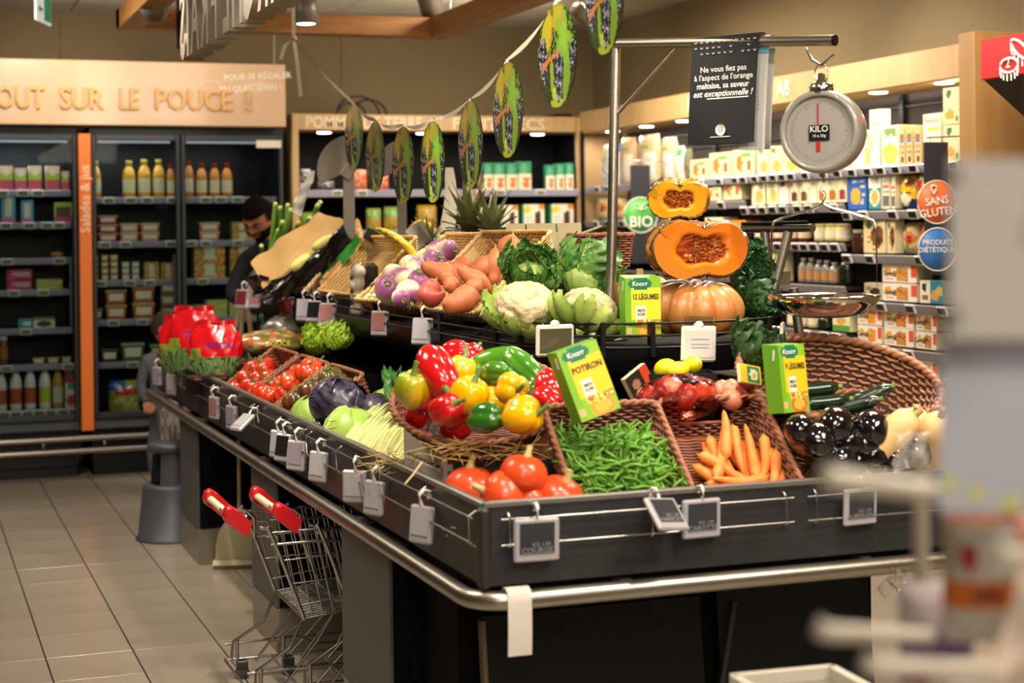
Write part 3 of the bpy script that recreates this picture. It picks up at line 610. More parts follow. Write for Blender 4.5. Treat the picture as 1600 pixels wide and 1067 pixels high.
def carton(w, d, h, pr, side='#d8cfa8', nu=12, nv=14, seed=0, m=None):
    M = m or Msh(); u, v = np.meshgrid(np.linspace(-w/2,w/2,nu+1), np.linspace(0,h,nv+1))
    M.grid(np.stack([u, np.full(u.shape,-d/2), v],-1), col=paint(pr,nu,nv,seed), smooth=False)
    s = lin(side); x, y = w/2, d/2
    V = [(-x,-y,0),(x,-y,0),(x,y,0),(-x,y,0),(-x,-y,h),(x,-y,h),(x,y,h),(-x,y,h)]
    M.add(V,[(1,2,6,5),(2,3,7,6),(3,0,4,7),(4,5,6,7),(0,3,2,1)],smooth=False,col=s); return M
def pouch(w, d, h, pr, nu=12, nv=14, seed=0, pinch=.8):
    rg = np.random.default_rng(seed); M = Msh(); u, v = np.meshgrid(np.linspace(0,1,nu+1), np.linspace(0,1,nv+1))
    th = (np.sin(PI*u)**.5)*(np.clip(np.sin(PI*np.clip(v*.92+.06,0,1)),0,1)**.45); wob = rg.normal(0,.06,u.shape)*th
    ww = w*(1-.12*np.sin(PI*v)**2*(1-pinch)-.08*(v>.9)); X = (u-.5)*ww; C = paint(pr,nu,nv,seed)
    F = np.stack([X, -d/2*(th+wob), v*h],-1); B = np.stack([X, d/2*th, v*h],-1)
    M.grid(F, col=C); M.grid(B[:,::-1], col=C[:,::-1]); return M
def rnd(prof, cols, n=14, m=None, label=None):
    M = m or Msh(); M.lathe(prof, n, col=[lin(c) for c in cols]); M.ngon([(prof[-1][0]*math.cos(a),prof[-1][0]*math.sin(a),prof[-1][1]) for a in np.linspace(0,2*PI,n,endpoint=False)], col=lin(cols[-1])); return M
def bottle(w, h, body, lab, cap):
    r = w/2; return rnd([(r*.9,0),(r,h*.03),(r,h*.14),(r,h*.5),(r,h*.6),(r*.8,h*.74),(r*.45,h*.84),(r*.42,h*.87),(r*.5,h*.87),(r*.5,h)], [body,body,lab,body,body,body,body,cap,cap], 14)
def jar(w, h, body, lab, lid):
    r = w/2; return rnd([(r*.88,0),(r,h*.05),(r,h*.2),(r,h*.62),(r,h*.74),(r*.82,h*.84),(r*.88,h*.85),(r*.88,h)], [body,body,lab,body,body,lid,lid], 14)
def cup(w, d, h, col, top):
    M = Msh(); a = lin(col); x0, y0, x1, y1 = w*.42, d*.42, w/2, d/2
    V = [(-x0,-y0,0),(x0,-y0,0),(x0,y0,0),(-x0,y0,0),(-x1,-y1,h*.9),(x1,-y1,h*.9),(x1,y1,h*.9),(-x1,y1,h*.9),(-x1,-y1,h),(x1,-y1,h),(x1,y1,h),(-x1,y1,h)]
    M.add(V,[(0,1,5,4),(1,2,6,5),(2,3,7,6),(3,0,4,7)],smooth=False,col=[a,a,a,a]); M.add(V,[(4,5,9,8),(5,6,10,9),(6,7,11,10),(7,4,8,11),(8,9,10,11),(0,3,2,1)],smooth=False,col=lin(top))
    M.add([(-x0*.8,-y0-.004-(y1-y0)*.3,h*.25),(x0*.8,-y0-.004-(y1-y0)*.3,h*.25),(x0*.85,-y0-.004-(y1-y0)*.75,h*.75),(-x0*.85,-y0-.004-(y1-y0)*.75,h*.75)],[(0,1,2,3)],smooth=False,col=lin(top)*np.array(.0)+lin('#e9e2c8')); return M
def gerb(c1, c2): return ['#efe6d4',('e',.17,.62,.1,.16,'#f0a020'),('r',.07,.42,.3,.52,'#35502f'),('e',.55,.45,.2,.38,c1),('e',.62,.5,.09,.3,c2),('n',.4,.1,.75,.8,c1,c2,'#c98a3c',c1),('r',.8,.3,.97,.95,'#df5638'),('t',.08,.1,.3,.25,'#dd7a5a')]
def cream(food, f2='#7c9a4a'): return ['#eadfb6',('r',.1,.82,.5,.92,'#5f8d4e'),('t',.1,.62,.8,.76,'#9c8f6a'),('e',.55,.3,.34,.22,food),('r',.82,.05,.95,.14,f2)]
def chef(c): return ['#ece2bc',('e',.5,.62,.36,.26,'#cdb98a'),('e',.5,.62,.28,.2,'#e6dcc0'),('r',.2,.05,.8,.36,c),('r',.75,.1,.9,.3,'#5d9a4f'),('r',.3,.9,.7,.97,c)]
KD = { # kind: (builder(w,d,h), description, category, depth)
 'cream_box': (lambda w,d,h: carton(w,d,h,cream('#d9a55c')), 'cream organic dry goods box','box'),
 'cream_box_g': (lambda w,d,h: carton(w,d,h,cream('#b8b35a','#6f9d3f')), 'cream box with green picture','box'),
 'biscuit_box': (lambda w,d,h: carton(w,d,h,['#ead9a4',('e',.3,.5,.16,.3,'#b9793a'),('r',.45,.7,.85,.85,'#6f9a4c'),('e',.75,.4,.12,.2,'#d2573a'),('t',.05,.1,.5,.3,'#a08d5a')]), 'wide cream biscuit box','box'),
 'soup_box': (lambda w,d,h: carton(w,d,h,['#efe9c9',('e',.5,.3,.42,.24,'#c7c23c'),('e',.5,.3,.3,.16,'#e3d867'),('r',.15,.8,.85,.9,'#7f9c58'),('t',.1,.64,.9,.76,'#93a07c')],'#cdb27a'), 'cream box with yellow soup bowl','box'),
 'stripe_box': (lambda w,d,h: carton(w,d,h,['#d2b57e',('r',.15,.72,.85,.76,'#4f7c4a'),('r',.15,.66,.85,.7,'#c7503e'),('r',.15,.6,.85,.64,'#3f79a8'),('r',.3,.08,.75,.2,'#4b4132'),('t',.15,.3,.85,.55,'#8b7a56')],'#cdb27a'), 'tan box with coloured side stripes','box'),
 'tagliatelle': (lambda w,d,h: carton(w,d,h,['#eee7cc',('r',.25,.62,.9,.68,'#c7c95a'),('t',.2,.76,.95,.86,'#86865e'),('e',.55,.2,.42,.2,'#d8c05a'),('r',.3,.4,.95,.44,'#c1bb8a')]), 'tall cream tagliatelle box','box'),
 'pasta_box': (lambda w,d,h: carton(w,d,h,['#ecdcae',('e',.35,.84,.14,.1,'#4d7a3c'),('r',.1,.68,.6,.72,'#93886a'),('e',.4,.26,.3,.14,'#dba53a'),('r',.75,.1,.92,.2,'#5a9a46')]), 'tall cream pasta box','box'),
 'plain_box': (lambda w,d,h: carton(w,d,h,['#efe8cf',('r',.1,.3,.4,.5,'#c7d196'),('t',.1,.55,.8,.8,'#b9b48c')]), 'pale cream upright box','box'),
 'cup_box_p': (lambda w,d,h: carton(w,d,h,chef('#5d2b3a')), 'cream grain box with plum bowl','box'), 'cup_box_b': (lambda w,d,h: carton(w,d,h,chef('#6b3c20')), 'cream grain box with brown bowl','box'),
 'cup_box_r': (lambda w,d,h: carton(w,d,h,chef('#a02330')), 'cream grain box with red bowl','box'), 'cup_box_o': (lambda w,d,h: carton(w,d,h,chef('#b9622a')), 'cream grain box with orange bowl','box'),
 'white_box': (lambda w,d,h: carton(w,d,h,['#eae6d6',('r',.15,.55,.8,.85,'#2d4a83'),('e',.8,.62,.16,.14,'#d39a4a'),('t',.15,.1,.7,.45,'#b8b7ae')]), 'white box with navy panel','box'),
 'blue_box': (lambda w,d,h: carton(w,d,h,['#2f62b4',('r',.15,.84,.85,.92,'#c9d4e8'),('t',.15,.74,.85,.82,'#b9c8e2'),('e',.42,.36,.24,.24,'#d8a63e'),('e',.78,.6,.1,.06,'#d9c27c'),('e',.82,.4,.1,.06,'#d9c27c'),('e',.78,.2,.1,.06,'#d9c27c')],'#24509a'), 'blue box with yellow pasta picture','box'),
 'teal_box': (lambda w,d,h: carton(w,d,h,['#ebe8d6',('r',0,0,1,.58,'#2c8e97'),('e',.5,.32,.4,.24,'#e9dfc4'),('e',.5,.32,.3,.16,'#d8a94f'),('r',.2,.8,.8,.88,'#a9a78c')]), 'cream and teal porridge box','box'),
 'bars_box': (lambda w,d,h: carton(w,d,h,['#d9d2b6',('r',.1,.6,.9,.66,'#c44f46'),('r',.1,.68,.9,.74,'#3f79a8'),('r',.1,.08,.9,.36,'#6b6a5e'),('t',.1,.4,.9,.55,'#8a8872')]), 'beige box with bar code side','box'),
 'yellow_bag': (lambda w,d,h: pouch(w,d,h,['#e8b716',('r',0,0,1,.25,'#22305f'),('e',.5,.28,.32,.22,'#efe6c4'),('e',.72,.78,.2,.12,'#8c3f1c'),('t',.2,.45,.8,.6,'#7a5510')]), 'yellow and blue breakfast bag','bag'),
 'red_label_bag': (lambda w,d,h: pouch(w,d,h,['#d8b877',('r',.15,.4,.6,.7,'#c8261f'),('n',.05,.8,.95,.97,'#cfd7a0','#6d9a4a','#e5dfb8'),('n',.1,.05,.95,.35,'#dca24a','#7c9b44','#e6c784')]), 'beige bag with red label','bag'),
 'choc_box': (lambda w,d,h: carton(w,d,h,['#d9c492',('e',.25,.82,.13,.1,'#3c6b43'),('e',.65,.48,.3,.32,'#7a4a26'),('e',.72,.36,.14,.12,'#3a2012'),('e',.55,.66,.12,.1,'#42261a'),('r',.45,.05,.62,.14,'#5e9c4b'),('t',.1,.25,.35,.5,'#a3905e')]), 'tan box with dark cookie picture','box'),
 'choc_jar': (lambda w,d,h: jar(w,h,'#3a1b14','#41201a','#d8c7a4'), 'dark chocolate spread jar','jar'),
 'grain_bag': (lambda w,d,h: pouch(w,d,h,['#d4bd88',('e',.6,.5,.3,.22,'#c9783f'),('e',.62,.46,.14,.1,'#9c2d26'),('r',.4,.16,.6,.28,'#4c9a46'),('t',.1,.7,.5,.85,'#8e7c50')]), 'tan paper bag of grains','bag'),
 'pink_bag': (lambda w,d,h: pouch(w,d,h,['#e0604c',('r',.1,.1,.9,.3,'#d9493a')]), 'coral red snack bag','bag'),
 'gerble_a': (lambda w,d,h: carton(w,d,h,gerb('#d29347','#a5632a')), 'white biscuit box with brown biscuits','box'),
 'gerble_b': (lambda w,d,h: carton(w,d,h,gerb('#cf8a3a','#8d2f2c')), 'white biscuit box with fig picture','box'),
 'gerble_c': (lambda w,d,h: carton(w,d,h,gerb('#e7912f','#e7b25a')), 'white biscuit box with orange picture','box'),
 'gerble_d': (lambda w,d,h: carton(w,d,h,gerb('#cc8f40','#5c1a1e')), 'white biscuit box with cranberry picture','box'),
 'brown_box': (lambda w,d,h: carton(w,d,h,['#b7a98c',('e',.65,.4,.3,.34,'#3b2417'),('r',.08,.6,.45,.8,'#7d6f55')]), 'beige box with dark cake picture','box'),
 'teal_cake': (lambda w,d,h: carton(w,d,h,['#2a8ca3',('r',0,0,.42,1,'#ece3cb'),('e',.18,.7,.1,.18,'#2e2a26'),('e',.6,.35,.16,.24,'#d9a24c'),('e',.78,.55,.16,.22,'#e3b76c'),('r',.05,.15,.35,.35,'#8b6b52')]), 'blue and cream cake box','box'),
 'red_jar': (lambda w,d,h: jar(w,h,'#7a1a12','#d8c9a8','#b71d18'), 'jar with red lid','jar'), 'yellow_jar': (lambda w,d,h: jar(w,h,'#d9c884','#e8e0bd','#e2d898'), 'pale yellow jar with light lid','jar'),
 'white_cap': (lambda w,d,h: bottle(w,h,'#8a8378','#b98a56','#e6e3df'), 'small bottle with white cap','bottle'), 'dark_bottle': (lambda w,d,h: bottle(w,h,'#14170f','#20281a','#0d0d0d'), 'dark glass bottle','bottle'),
 'green_pack': (lambda w,d,h: carton(w,d,h,['#dfe0b4',('r',0,0,1,.35,'#5c9a3a'),('e',.5,.6,.3,.22,'#dca550')]), 'green and cream pack','box'), 'orange_pack': (lambda w,d,h: carton(w,d,h,['#e8862b',('e',.3,.5,.16,.3,'#f1e2c6'),('r',.7,.3,.9,.6,'#6f9a46')],'#d67723'), 'bright orange carton','box'),
 'paper_bag': (lambda w,d,h: pouch(w,d,h,['#cfb288',('e',.5,.75,.16,.06,'#6a9a52'),('r',.5,.05,.92,.62,'#e9ddcb')]), 'tall kraft paper bag','bag'), 'bluewhite_bag': (lambda w,d,h: pouch(w,d,h,['#dfe2e2',('r',.55,.78,1,1,'#3b7cc4'),('n',0,.6,.4,.95,'#c8a14e','#dcc98a','#d8cf3c'),('n',.2,.1,.9,.4,'#e9e9ea','#7aa4cf','#e9e9ea')]), 'white and blue flour bag','bag'),
 'whitegreen_bag': (lambda w,d,h: pouch(w,d,h,['#dfdccf',('r',.2,.7,.9,.95,'#5c9c6c'),('n',.1,.1,.9,.4,'#c9c2a4','#a9a184','#dfdccf')]), 'white and green pouch','bag'), 'grey_bag': (lambda w,d,h: pouch(w,d,h,['#77705c',('r',.2,.75,.8,.95,'#4f8a5a'),('n',.1,.1,.9,.6,'#8a8069','#6a614d')]), 'greyish green pouch','bag'),
 # potato unit
 'mash_box': (lambda w,d,h: carton(w,d,h,['#e2d6b2',('r',0,.55,1,1,'#2c8a5e'),('e',.45,.74,.26,.2,'#5da079'),('r',.3,.34,.95,.44,'#c23a2c'),('e',.6,.2,.26,.14,'#c77a36')],'#23866a'), 'green and cream dried fruit carton','box'),
 'prune_box': (lambda w,d,h: carton(w,d,h,['#e7e0cb',('e',.24,.78,.17,.14,'#d9c52f'),('r',.74,.78,1,1,'#e0922a'),('r',.62,.12,.86,.6,'#4a3226'),('e',.74,.6,.12,.12,'#4a3226'),('r',0,0,.05,1,'#2c7d52'),('t',.1,.3,.5,.5,'#b6c1a6')],'#2c7d52'), 'white and green prune box','box'),
 'orange_bag': (lambda w,d,h: pouch(w,d,h,['#c9683c',('n',.1,.1,.9,.9,'#c9683c','#e0a27c','#b7502a')]), 'orange net bag of nuts','bag'), 'dark_pack': (lambda w,d,h: pouch(w,d,h,['#2f2724',('n',.1,.2,.9,.9,'#463b36','#8f867c','#2f2724')]), 'dark glossy nut pouch','bag'),
 'potato_bag': (lambda w,d,h: pouch(w,d,h,['#8b9a3c',('n',0,0,1,.6,'#b39a46','#8b9a3c','#c47c3c'),('r',.1,.6,.9,.85,'#6fa84a')]), 'green potato bag','bag'), 'banana_bag': (lambda w,d,h: pouch(w,d,h,['#b9952c',('n',0,0,1,.8,'#c9a63a','#8f711f')]), 'yellow potato bag','bag'), 'small_jar': (lambda w,d,h: jar(w,h,'#6b5036','#80694e','#b5aa98'), 'small brown jar','jar'),
 # fridges
 'milk': (lambda w,d,h: bottle(w,h,'#dfe0da','#b65a3a','#1f9a6c'), 'white bottle with green cap','bottle'), 'milk_y': (lambda w,d,h: bottle(w,h,'#e0e2da','#c7cf3c','#1f9a6c'), 'white bottle with lime label','bottle'), 'tea': (lambda w,d,h: bottle(w,h,'#c9983c','#d9d6c4','#3f8a4c'), 'amber juice bottle with green cap','bottle'),
 'juice': (lambda w,d,h: bottle(w,h,'#d9a21c','#dfd9a8','#e2c95c'), 'yellow orange juice bottle','bottle'), 'juice_r': (lambda w,d,h: bottle(w,h,'#c9802a','#dfcfa8','#a3281c'), 'amber juice bottle with red cap','bottle'),
 'red_carton': (lambda w,d,h: carton(w,d,h,['#ded9cd',('r',0,.6,1,1,'#b93a2c'),('e',.5,.8,.22,.1,'#2a8a5c'),('e',.5,.5,.3,.09,'#3b9a74'),('e',.5,.15,.4,.12,'#b9443a')]), 'red and white juice carton','carton'),
 'salad_box': (lambda w,d,h: carton(w,d,h,['#d8b9a0',('r',0,0,1,.45,'#c84f5c'),('r',0,.45,1,.7,'#a8bd3c'),('e',.5,.75,.3,.15,'#e2d3b0')]), 'pink and green salad box','box'), 'blue_pack': (lambda w,d,h: carton(w,d,h,['#4a9fc0',('r',.25,.2,.75,.85,'#d6c7a8'),('r',0,0,1,.16,'#d0567c')]), 'blue and pink snack carton','box'), 'greenpink': (lambda w,d,h: carton(w,d,h,['#a5c23a',('r',.1,.3,.9,.8,'#5d4632'),('r',0,0,1,.28,'#c43a6a')]), 'lime and pink snack box','box'),
 'sandwich': (lambda w,d,h: carton(w,d,h,['#a3273f',('r',.2,.3,.9,.75,'#cf9aa3'),('r',0,0,.3,.5,'#d2347a')]), 'crimson sandwich pack','pack'), 'yellow_tri': (lambda w,d,h: carton(w,d,h,['#b3b85c',('n',.3,.2,1,.9,'#d9c93a','#8c8a6a','#b9c86a')]), 'yellow green sandwich pack','pack'), 'teal_pack': (lambda w,d,h: carton(w,d,h,['#2f9a9c',('r',.3,.3,.9,.7,'#d9dfda')]), 'teal snack pack','pack'), 'choco_pack': (lambda w,d,h: carton(w,d,h,['#dcd8ca',('e',.5,.4,.35,.3,'#5c3a26'),('r',0,.8,1,1,'#3f8f52')]), 'white pack with brown picture','pack'),
 'tub_beige': (lambda w,d,h: cup(w,d,h,'#b39a74','#d8c7a0'), 'small beige dip tub','tub'), 'bread_roll': (lambda w,d,h: Msh().ball((0,0,h/2),(w/2,d*.3,h/2),12,8,col=lin('#b98a4c')), 'small pale bread roll','bread'), 'brown_jar': (lambda w,d,h: jar(w,h,'#7c4326','#a5683e','#ded8cc'), 'brown chocolate drink bottle','bottle'),
 'yog_red': (lambda w,d,h: cup(w,d,h,'#b32c3c','#cfd89a'), 'red and green yogurt pack','yogurt'), 'yog_peach': (lambda w,d,h: cup(w,d,h,'#cf8f6a','#d3c9a2'), 'peach coloured yogurt pack','yogurt'), 'yog_yel': (lambda w,d,h: cup(w,d,h,'#c3a648','#8d8c5c'), 'small yellow compote cup','yogurt'), 'yog_white': (lambda w,d,h: cup(w,d,h,'#b8ae98','#8c857a'), 'small whitish yogurt cup','yogurt'),
 'fruit_pack': (lambda w,d,h: carton(w,d,h,['#b8bf74',('n',0,0,1,1,'#c9c95c','#7f9a44','#cf7a34','#c0462e'),('r',.3,.15,.68,.85,'#c7cfae')],'#a7a862'), 'green and orange compote pack','pack'), 'salad_tub': (lambda w,d,h: cup(w,d,h,'#b36a3a','#cdb888'), 'orange carrot salad tub','tub'), 'purple_tub': (lambda w,d,h: cup(w,d,h,'#8f8a5c','#7c3158'), 'tub with purple label','tub'), 'green_tub': (lambda w,d,h: cup(w,d,h,'#4f7a38','#a8b49a'), 'clear green salad tub','tub'), 'dark_tub': (lambda w,d,h: cup(w,d,h,'#3e3a33','#6e6a5e'), 'dark dip tub','tub'),
 'salad_bag': (lambda w,d,h: pouch(w,d,h,['#a9ad4c',('r',0,.72,.5,1,'#3b6ea8'),('r',.2,.55,.9,.75,'#b53a2c'),('n',0,0,1,.5,'#b9b85c','#8b9a3c','#cfc98a')]), 'colourful salad bag','bag'),
}
PKC = {}
def pk(kind, w, d, h):
    q = lambda v: round(v*200)/200
    k = (kind, q(w), q(d), q(h))
    if k not in PKC:
        PKC[k] = KD[kind][0](max(q(w),.02), max(q(d),.02), max(q(h),.015)).mesh(KD[kind][2].replace(' ','_')+'_pack', GLOSSP if KD[kind][2] in ('bag','bottle','jar','yogurt','tub') else PRINT)
    return PKC[k]
NAMES = {'cream_box':'dry_goods_box','biscuit_box':'biscuit_box'}
PXS = 1/2600.
def put_row(axis, pl, z, items, where, group, dep=.10, clear=.0):
    """items: (px0, px1, px_height, kind[, stack])"""
    yy = None
    for i, it in enumerate(items):
        px0, px1, hp, kind = it[:4]; n = it[4] if len(it) > 4 else 1
        # row height in the picture only picks the ray; position comes from plane and shelf height
        f = atY if axis == 'Y' else atX
        a = f(px0, 400, pl); b = f(px1, 400, pl)
        hp = hp*(1.16 if axis == 'Y' else 1.06); t = ((a+b)/2-O_).dot(_F)
        w = (b-a).length*.95; h = hp*t*PXS
        if axis == 'Y': w = abs(b.x-a.x)*.95; p = ((a.x+b.x)/2, pl, z); rot = (0,0,0)
        else: w = abs(b.y-a.y)*.95; p = (pl, (a.y+b.y)/2, z); rot = (0,0,-PI/2)
        d = min(max(w*.7,.05), dep)
        if KD[kind][2] in ('bottle','jar'): w = min(w,.11); d = w
        hh = h/n
        for s in range(n):
            loc = (p[0], p[1]+d/2+.012, p[2]+s*(hh+.0015)) if axis == 'Y' else (p[0]+d/2+.012, p[1], p[2]+s*(hh+.0015))
            lv = '' if n == 1 else (', lower one' if s == 0 else ', top one' if s == n-1 else ', middle one' if n == 3 else ', %s up' % ordw(s))
            lab = '%s, %s from left%s, %s' % (KD[kind][1], ordw(i), lv, where)
            o = ob({'box':'box','bag':'bag'}.get(KD[kind][2], KD[kind][2]), pk(kind,w,d,hh-.0015), None, loc, (rot[0],rot[1],rot[2]+random.uniform(-.05,.05) if n == 1 else rot[2]), label=lab, cat=KD[kind][2], group=group)
            if kind.startswith('gerble') and hh > .05:
                text('lettering','Gerblé',hh*.42,mat('print_green_dark','#2f4a2c',.5),o,(-w*.28,-d/2-.001,hh*.45),(PI/2,0,0))
            if kind == 'tagliatelle': text('lettering','TAGLIATELLES',w*.12,mat('print_olive','#7a7848',.5),o,(0,-d/2-.001,hh*.84),(PI/2,0,0)); text('lettering','U',w*.2,MATS['print_green_dark'] if 'print_green_dark' in MATS else mat('print_green_dark','#2f4a2c',.5),o,(-w*.36,-d/2-.001,hh*.92),(PI/2,0,0))
            if kind in ('pasta_box','choc_box','teal_cake'): text('lettering','U',min(w,hh)*.24,mat('print_green_dark','#2f4a2c',.5),o,(-w*.25,-d/2-.0012,hh*.82),(PI/2,0,0))
def rail_tags(axis, pl, z, pxs, where, mesh=ESL, tilt=.2, s=1.):
    for i, x in enumerate(pxs):
        if axis == 'Y': a = atY(x,400,pl); loc = (a.x, pl-.008, z-.02); rot = (tilt,0,0)
        else: a = atX(x,400,pl); loc = (pl-.008, a.y, z-.022); rot = (tilt,0,-PI/2)
        ob('electronic_price_label', mesh, None, loc, rot, label='small electronic price label, %s from left, rail of %s' % (ordw(i), where), cat='price label', group='electronic labels on shelf rails', scale=s)
random.seed(5)
F1 = 11.235
# far left fridge
W_ = 'of left fridge'; G = 'goods in the left fridge'
for z, its, nm, tg in ((ZA[6],[(0,22,34,'salad_box'),(25,43,30,'salad_box'),(46,67,33,'salad_box'),(73,95,33,'salad_box'),(98,110,26,'salad_box')],'top shelf',[5,37,60]),
    (ZA[5],[(3,25,40,'blue_pack'),(34,54,30,'blue_pack'),(86,114,27,'greenpink')],'second shelf',[10,46,74,93]),
    (ZA[4],[(79,101,9,'bread_roll')],'third shelf',[11,92]),(ZA[3],[(10,51,27,'sandwich',2),(56,98,14,'yellow_tri')],'fourth shelf',[21,67]),
    (ZA[2],[(27,50,13,'teal_pack'),(51,86,14,'choco_pack')],'fifth shelf',[39]),(ZA[1],[(-4,12,40,'brown_jar'),(49,69,9,'tub_beige'),(72,91,9,'tub_beige'),(94,110,9,'tub_beige')],'sixth shelf',[8,104]),
    (ZA[0],[(-8,9,57,'milk'),(13,33,60,'milk'),(36,55,60,'milk'),(59,79,60,'milk_y'),(80,98,58,'tea'),(99,119,60,'red_carton')],'bottom shelf',[4,22,40,58,76,95,112])):
    put_row('Y',F1,z,its,nm+' '+W_,G,.12); rail_tags('Y',10.97+.24-.0,z,tg,nm+' '+W_,ESLG)
W_ = 'of middle fridge'; G = 'goods in the middle fridge'
for z, its, nm, tg in ((ZB[5],[(143,161,50,'juice'),(194,215,50,'juice'),(218,239,52,'juice'),(241,261,52,'juice'),(263,275,46,'juice_r')],'top shelf',[171,205,231,270]),
    (ZB[4],[(142,148,34,'yog_red',3),(153,186,35,'yog_red',3),(188,218,24,'yog_peach',2),(220,251,24,'yog_peach',2)],'second shelf',[164,196,267]),
    (ZB[3],[(143,154,34,'yog_yel',4),(158,170,34,'yog_yel',4),(172,185,34,'yog_yel',4),(190,203,24,'yog_white',3),(206,218,24,'yog_white',3),(225,249,24,'fruit_pack'),(252,274,22,'fruit_pack')],'third shelf',[157,202,233]),
    (ZB[2],[(143,160,16,'green_tub'),(164,198,40,'salad_tub',2),(206,242,43,'salad_tub',2),(250,275,48,'purple_tub',3)],'fourth shelf',[176,221]),
    (ZB[1],[(155,184,18,'dark_tub'),(187,225,25,'green_tub'),(233,258,22,'green_tub')],'fifth shelf',[205]),
    (ZB[0],[(168,220,46,'salad_bag'),(223,256,34,'salad_bag')],'bottom shelf',[204])):
    put_row('Y',F1,z,its,nm+' '+W_,G,.14); rail_tags('Y',11.21,z,tg,nm+' '+W_,ESLG)
W_ = 'of right fridge'; G = 'goods in the right fridge'
for z, its, nm, tg in ((ZB[5],[(291,306,50,'juice_r'),(309,327,46,'juice_r'),(330,347,46,'juice_r'),(349,367,46,'juice_r')],'top shelf',[322,346,372]),
    (ZB[4],[(312,345,24,'yog_peach',2),(364,396,24,'fruit_pack',2)],'second shelf',[299,322,372]),
    (ZB[3],[(303,353,44,'fruit_pack',2),(360,403,44,'fruit_pack',2)],'third shelf',[316]),
    (ZB[2],[(290,318,16,'green_tub'),(322,355,22,'yellow_tri'),(358,385,20,'yellow_tri')],'fourth shelf',[330])):
    put_row('Y',F1,z,its,nm+' '+W_,G,.14); rail_tags('Y',11.21,z,tg,nm+' '+W_,ESLG)
# potato unit
G = 'packs in the potato and dried fruit unit'; W_ = 'of black wall unit'
put_row('Y',11.27,1.874,[(463,492,30,'dark_pack'),(497,530,14,'dark_pack'),(555,578,28,'orange_bag'),(590,612,22,'orange_bag'),(748,757,32,'small_jar'),(758,773,37,'mash_box'),(774,792,37,'mash_box'),(793,811,37,'mash_box'),(812,833,38,'mash_box'),(855,870,34,'mash_box'),(871,885,35,'mash_box'),(886,899,36,'mash_box')],'upper shelf '+W_,G,.13)
put_row('Y',11.27,1.594,[(470,500,26,'potato_bag'),(575,600,30,'potato_bag'),(603,632,32,'potato_bag'),(655,688,34,'banana_bag'),(738,772,32,'prune_box'),(779,812,32,'prune_box'),(816,853,33,'prune_box'),(859,899,33,'prune_box')],'lower shelf '+W_,G,.13)
rail_tags('Y',11.24,1.874,[528,567,752,782,845],'upper shelf '+W_,ESLG); rail_tags('Y',11.24,1.594,[500,592,700],'lower shelf '+W_,ESLG)
# right unit
PX = 4.665; G = 'dry goods on the pine wall unit'
put_row('X',PX,1.889,[(930,960,62,'bluewhite_bag'),(961,984,70,'paper_bag'),(986,1022,72,'paper_bag'),(1024,1047,66,'paper_bag'),(1050,1062,52,'whitegreen_bag'),(1063,1074,48,'grey_bag'),(1076,1107,30,'biscuit_box'),(1108,1140,38,'biscuit_box'),(1142,1180,40,'biscuit_box'),(1182,1200,42,'cream_box'),(1202,1220,42,'cream_box')],'top shelf of pine unit',G)
put_row('X',PX,1.889,[(1222,1245,40,'cream_box_g'),(1247,1270,42,'cream_box'),(1272,1296,42,'cream_box_g'),(1300,1326,45,'plain_box'),(1328,1349,52,'plain_box'),(1350,1357,56,'soup_box'),(1358,1374,86,'plain_box'),(1376,1403,60,'soup_box'),(1404,1412,58,'stripe_box'),(1414,1425,58,'stripe_box'),(1427,1438,58,'stripe_box'),(1440,1471,74,'tagliatelle'),(1472,1499,110,'pasta_box',2)],'top shelf, near half of pine unit',G)
rail_tags('X',4.648,1.889,[937,952,1098,1127,1152,1165,1183,1198,1212,1226],'top shelf, far half of pine unit',ESL,.3)
rail_tags('X',4.648,1.889,[1240,1262,1290,1312,1335,1360,1380,1404,1431,1495],'top shelf, near half of pine unit',ESL,.3)
put_row('X',PX,1.674,[(1322,1353,56,'blue_box'),(1355,1374,55,'teal_box'),(1376,1388,54,'bars_box'),(1390,1397,52,'bars_box'),(1398,1421,50,'yellow_bag'),(1424,1448,58,'red_label_bag'),(1450,1480,54,'cream_box')],'nearest pine bay, second shelf',G)
put_row('X',PX,1.449,[(1318,1343,34,'choc_jar'),(1345,1382,50,'choc_box'),(1383,1397,50,'choc_box'),(1399,1428,46,'grain_bag'),(1430,1452,50,'pink_bag')],'nearest pine bay, third shelf',G)
put_row('X',PX,1.209,[(1347,1372,25,'brown_box'),(1374,1430,55,'gerble_a',2),(1432,1474,34,'teal_cake')],'nearest pine bay, fourth shelf',G,.09)
put_row('X',PX,.984,[(1335,1374,53,'gerble_c',2),(1376,1424,53,'gerble_b',2),(1426,1459,53,'gerble_d',2)],'nearest pine bay, fifth shelf',G,.09)
put_row('X',PX,.724,[(1336,1372,50,'gerble_c',2),(1376,1414,50,'gerble_b',2),(1416,1460,62,'gerble_d',2)],'nearest pine bay, sixth shelf',G,.09)
put_row('X',PX,1.716,[(1172,1195,42,'cream_box'),(1197,1213,44,'cream_box_g'),(1215,1231,46,'white_box'),(1232,1246,48,'cup_box_p'),(1247,1261,48,'cup_box_b'),(1262,1274,48,'plain_box'),(1275,1290,50,'cup_box_o'),(1291,1306,50,'cup_box_o'),(1307,1321,52,'cup_box_r')],'middle pine bay, second shelf',G)
put_row('X',PX,1.507,[(1172,1184,22,'red_jar'),(1186,1199,22,'red_jar'),(1201,1214,24,'red_jar'),(1224,1236,24,'red_jar'),(1240,1252,24,'red_jar'),(1264,1278,26,'yellow_jar'),(1281,1295,27,'yellow_jar'),(1297,1312,27,'yellow_jar')],'middle pine bay, third shelf',G)
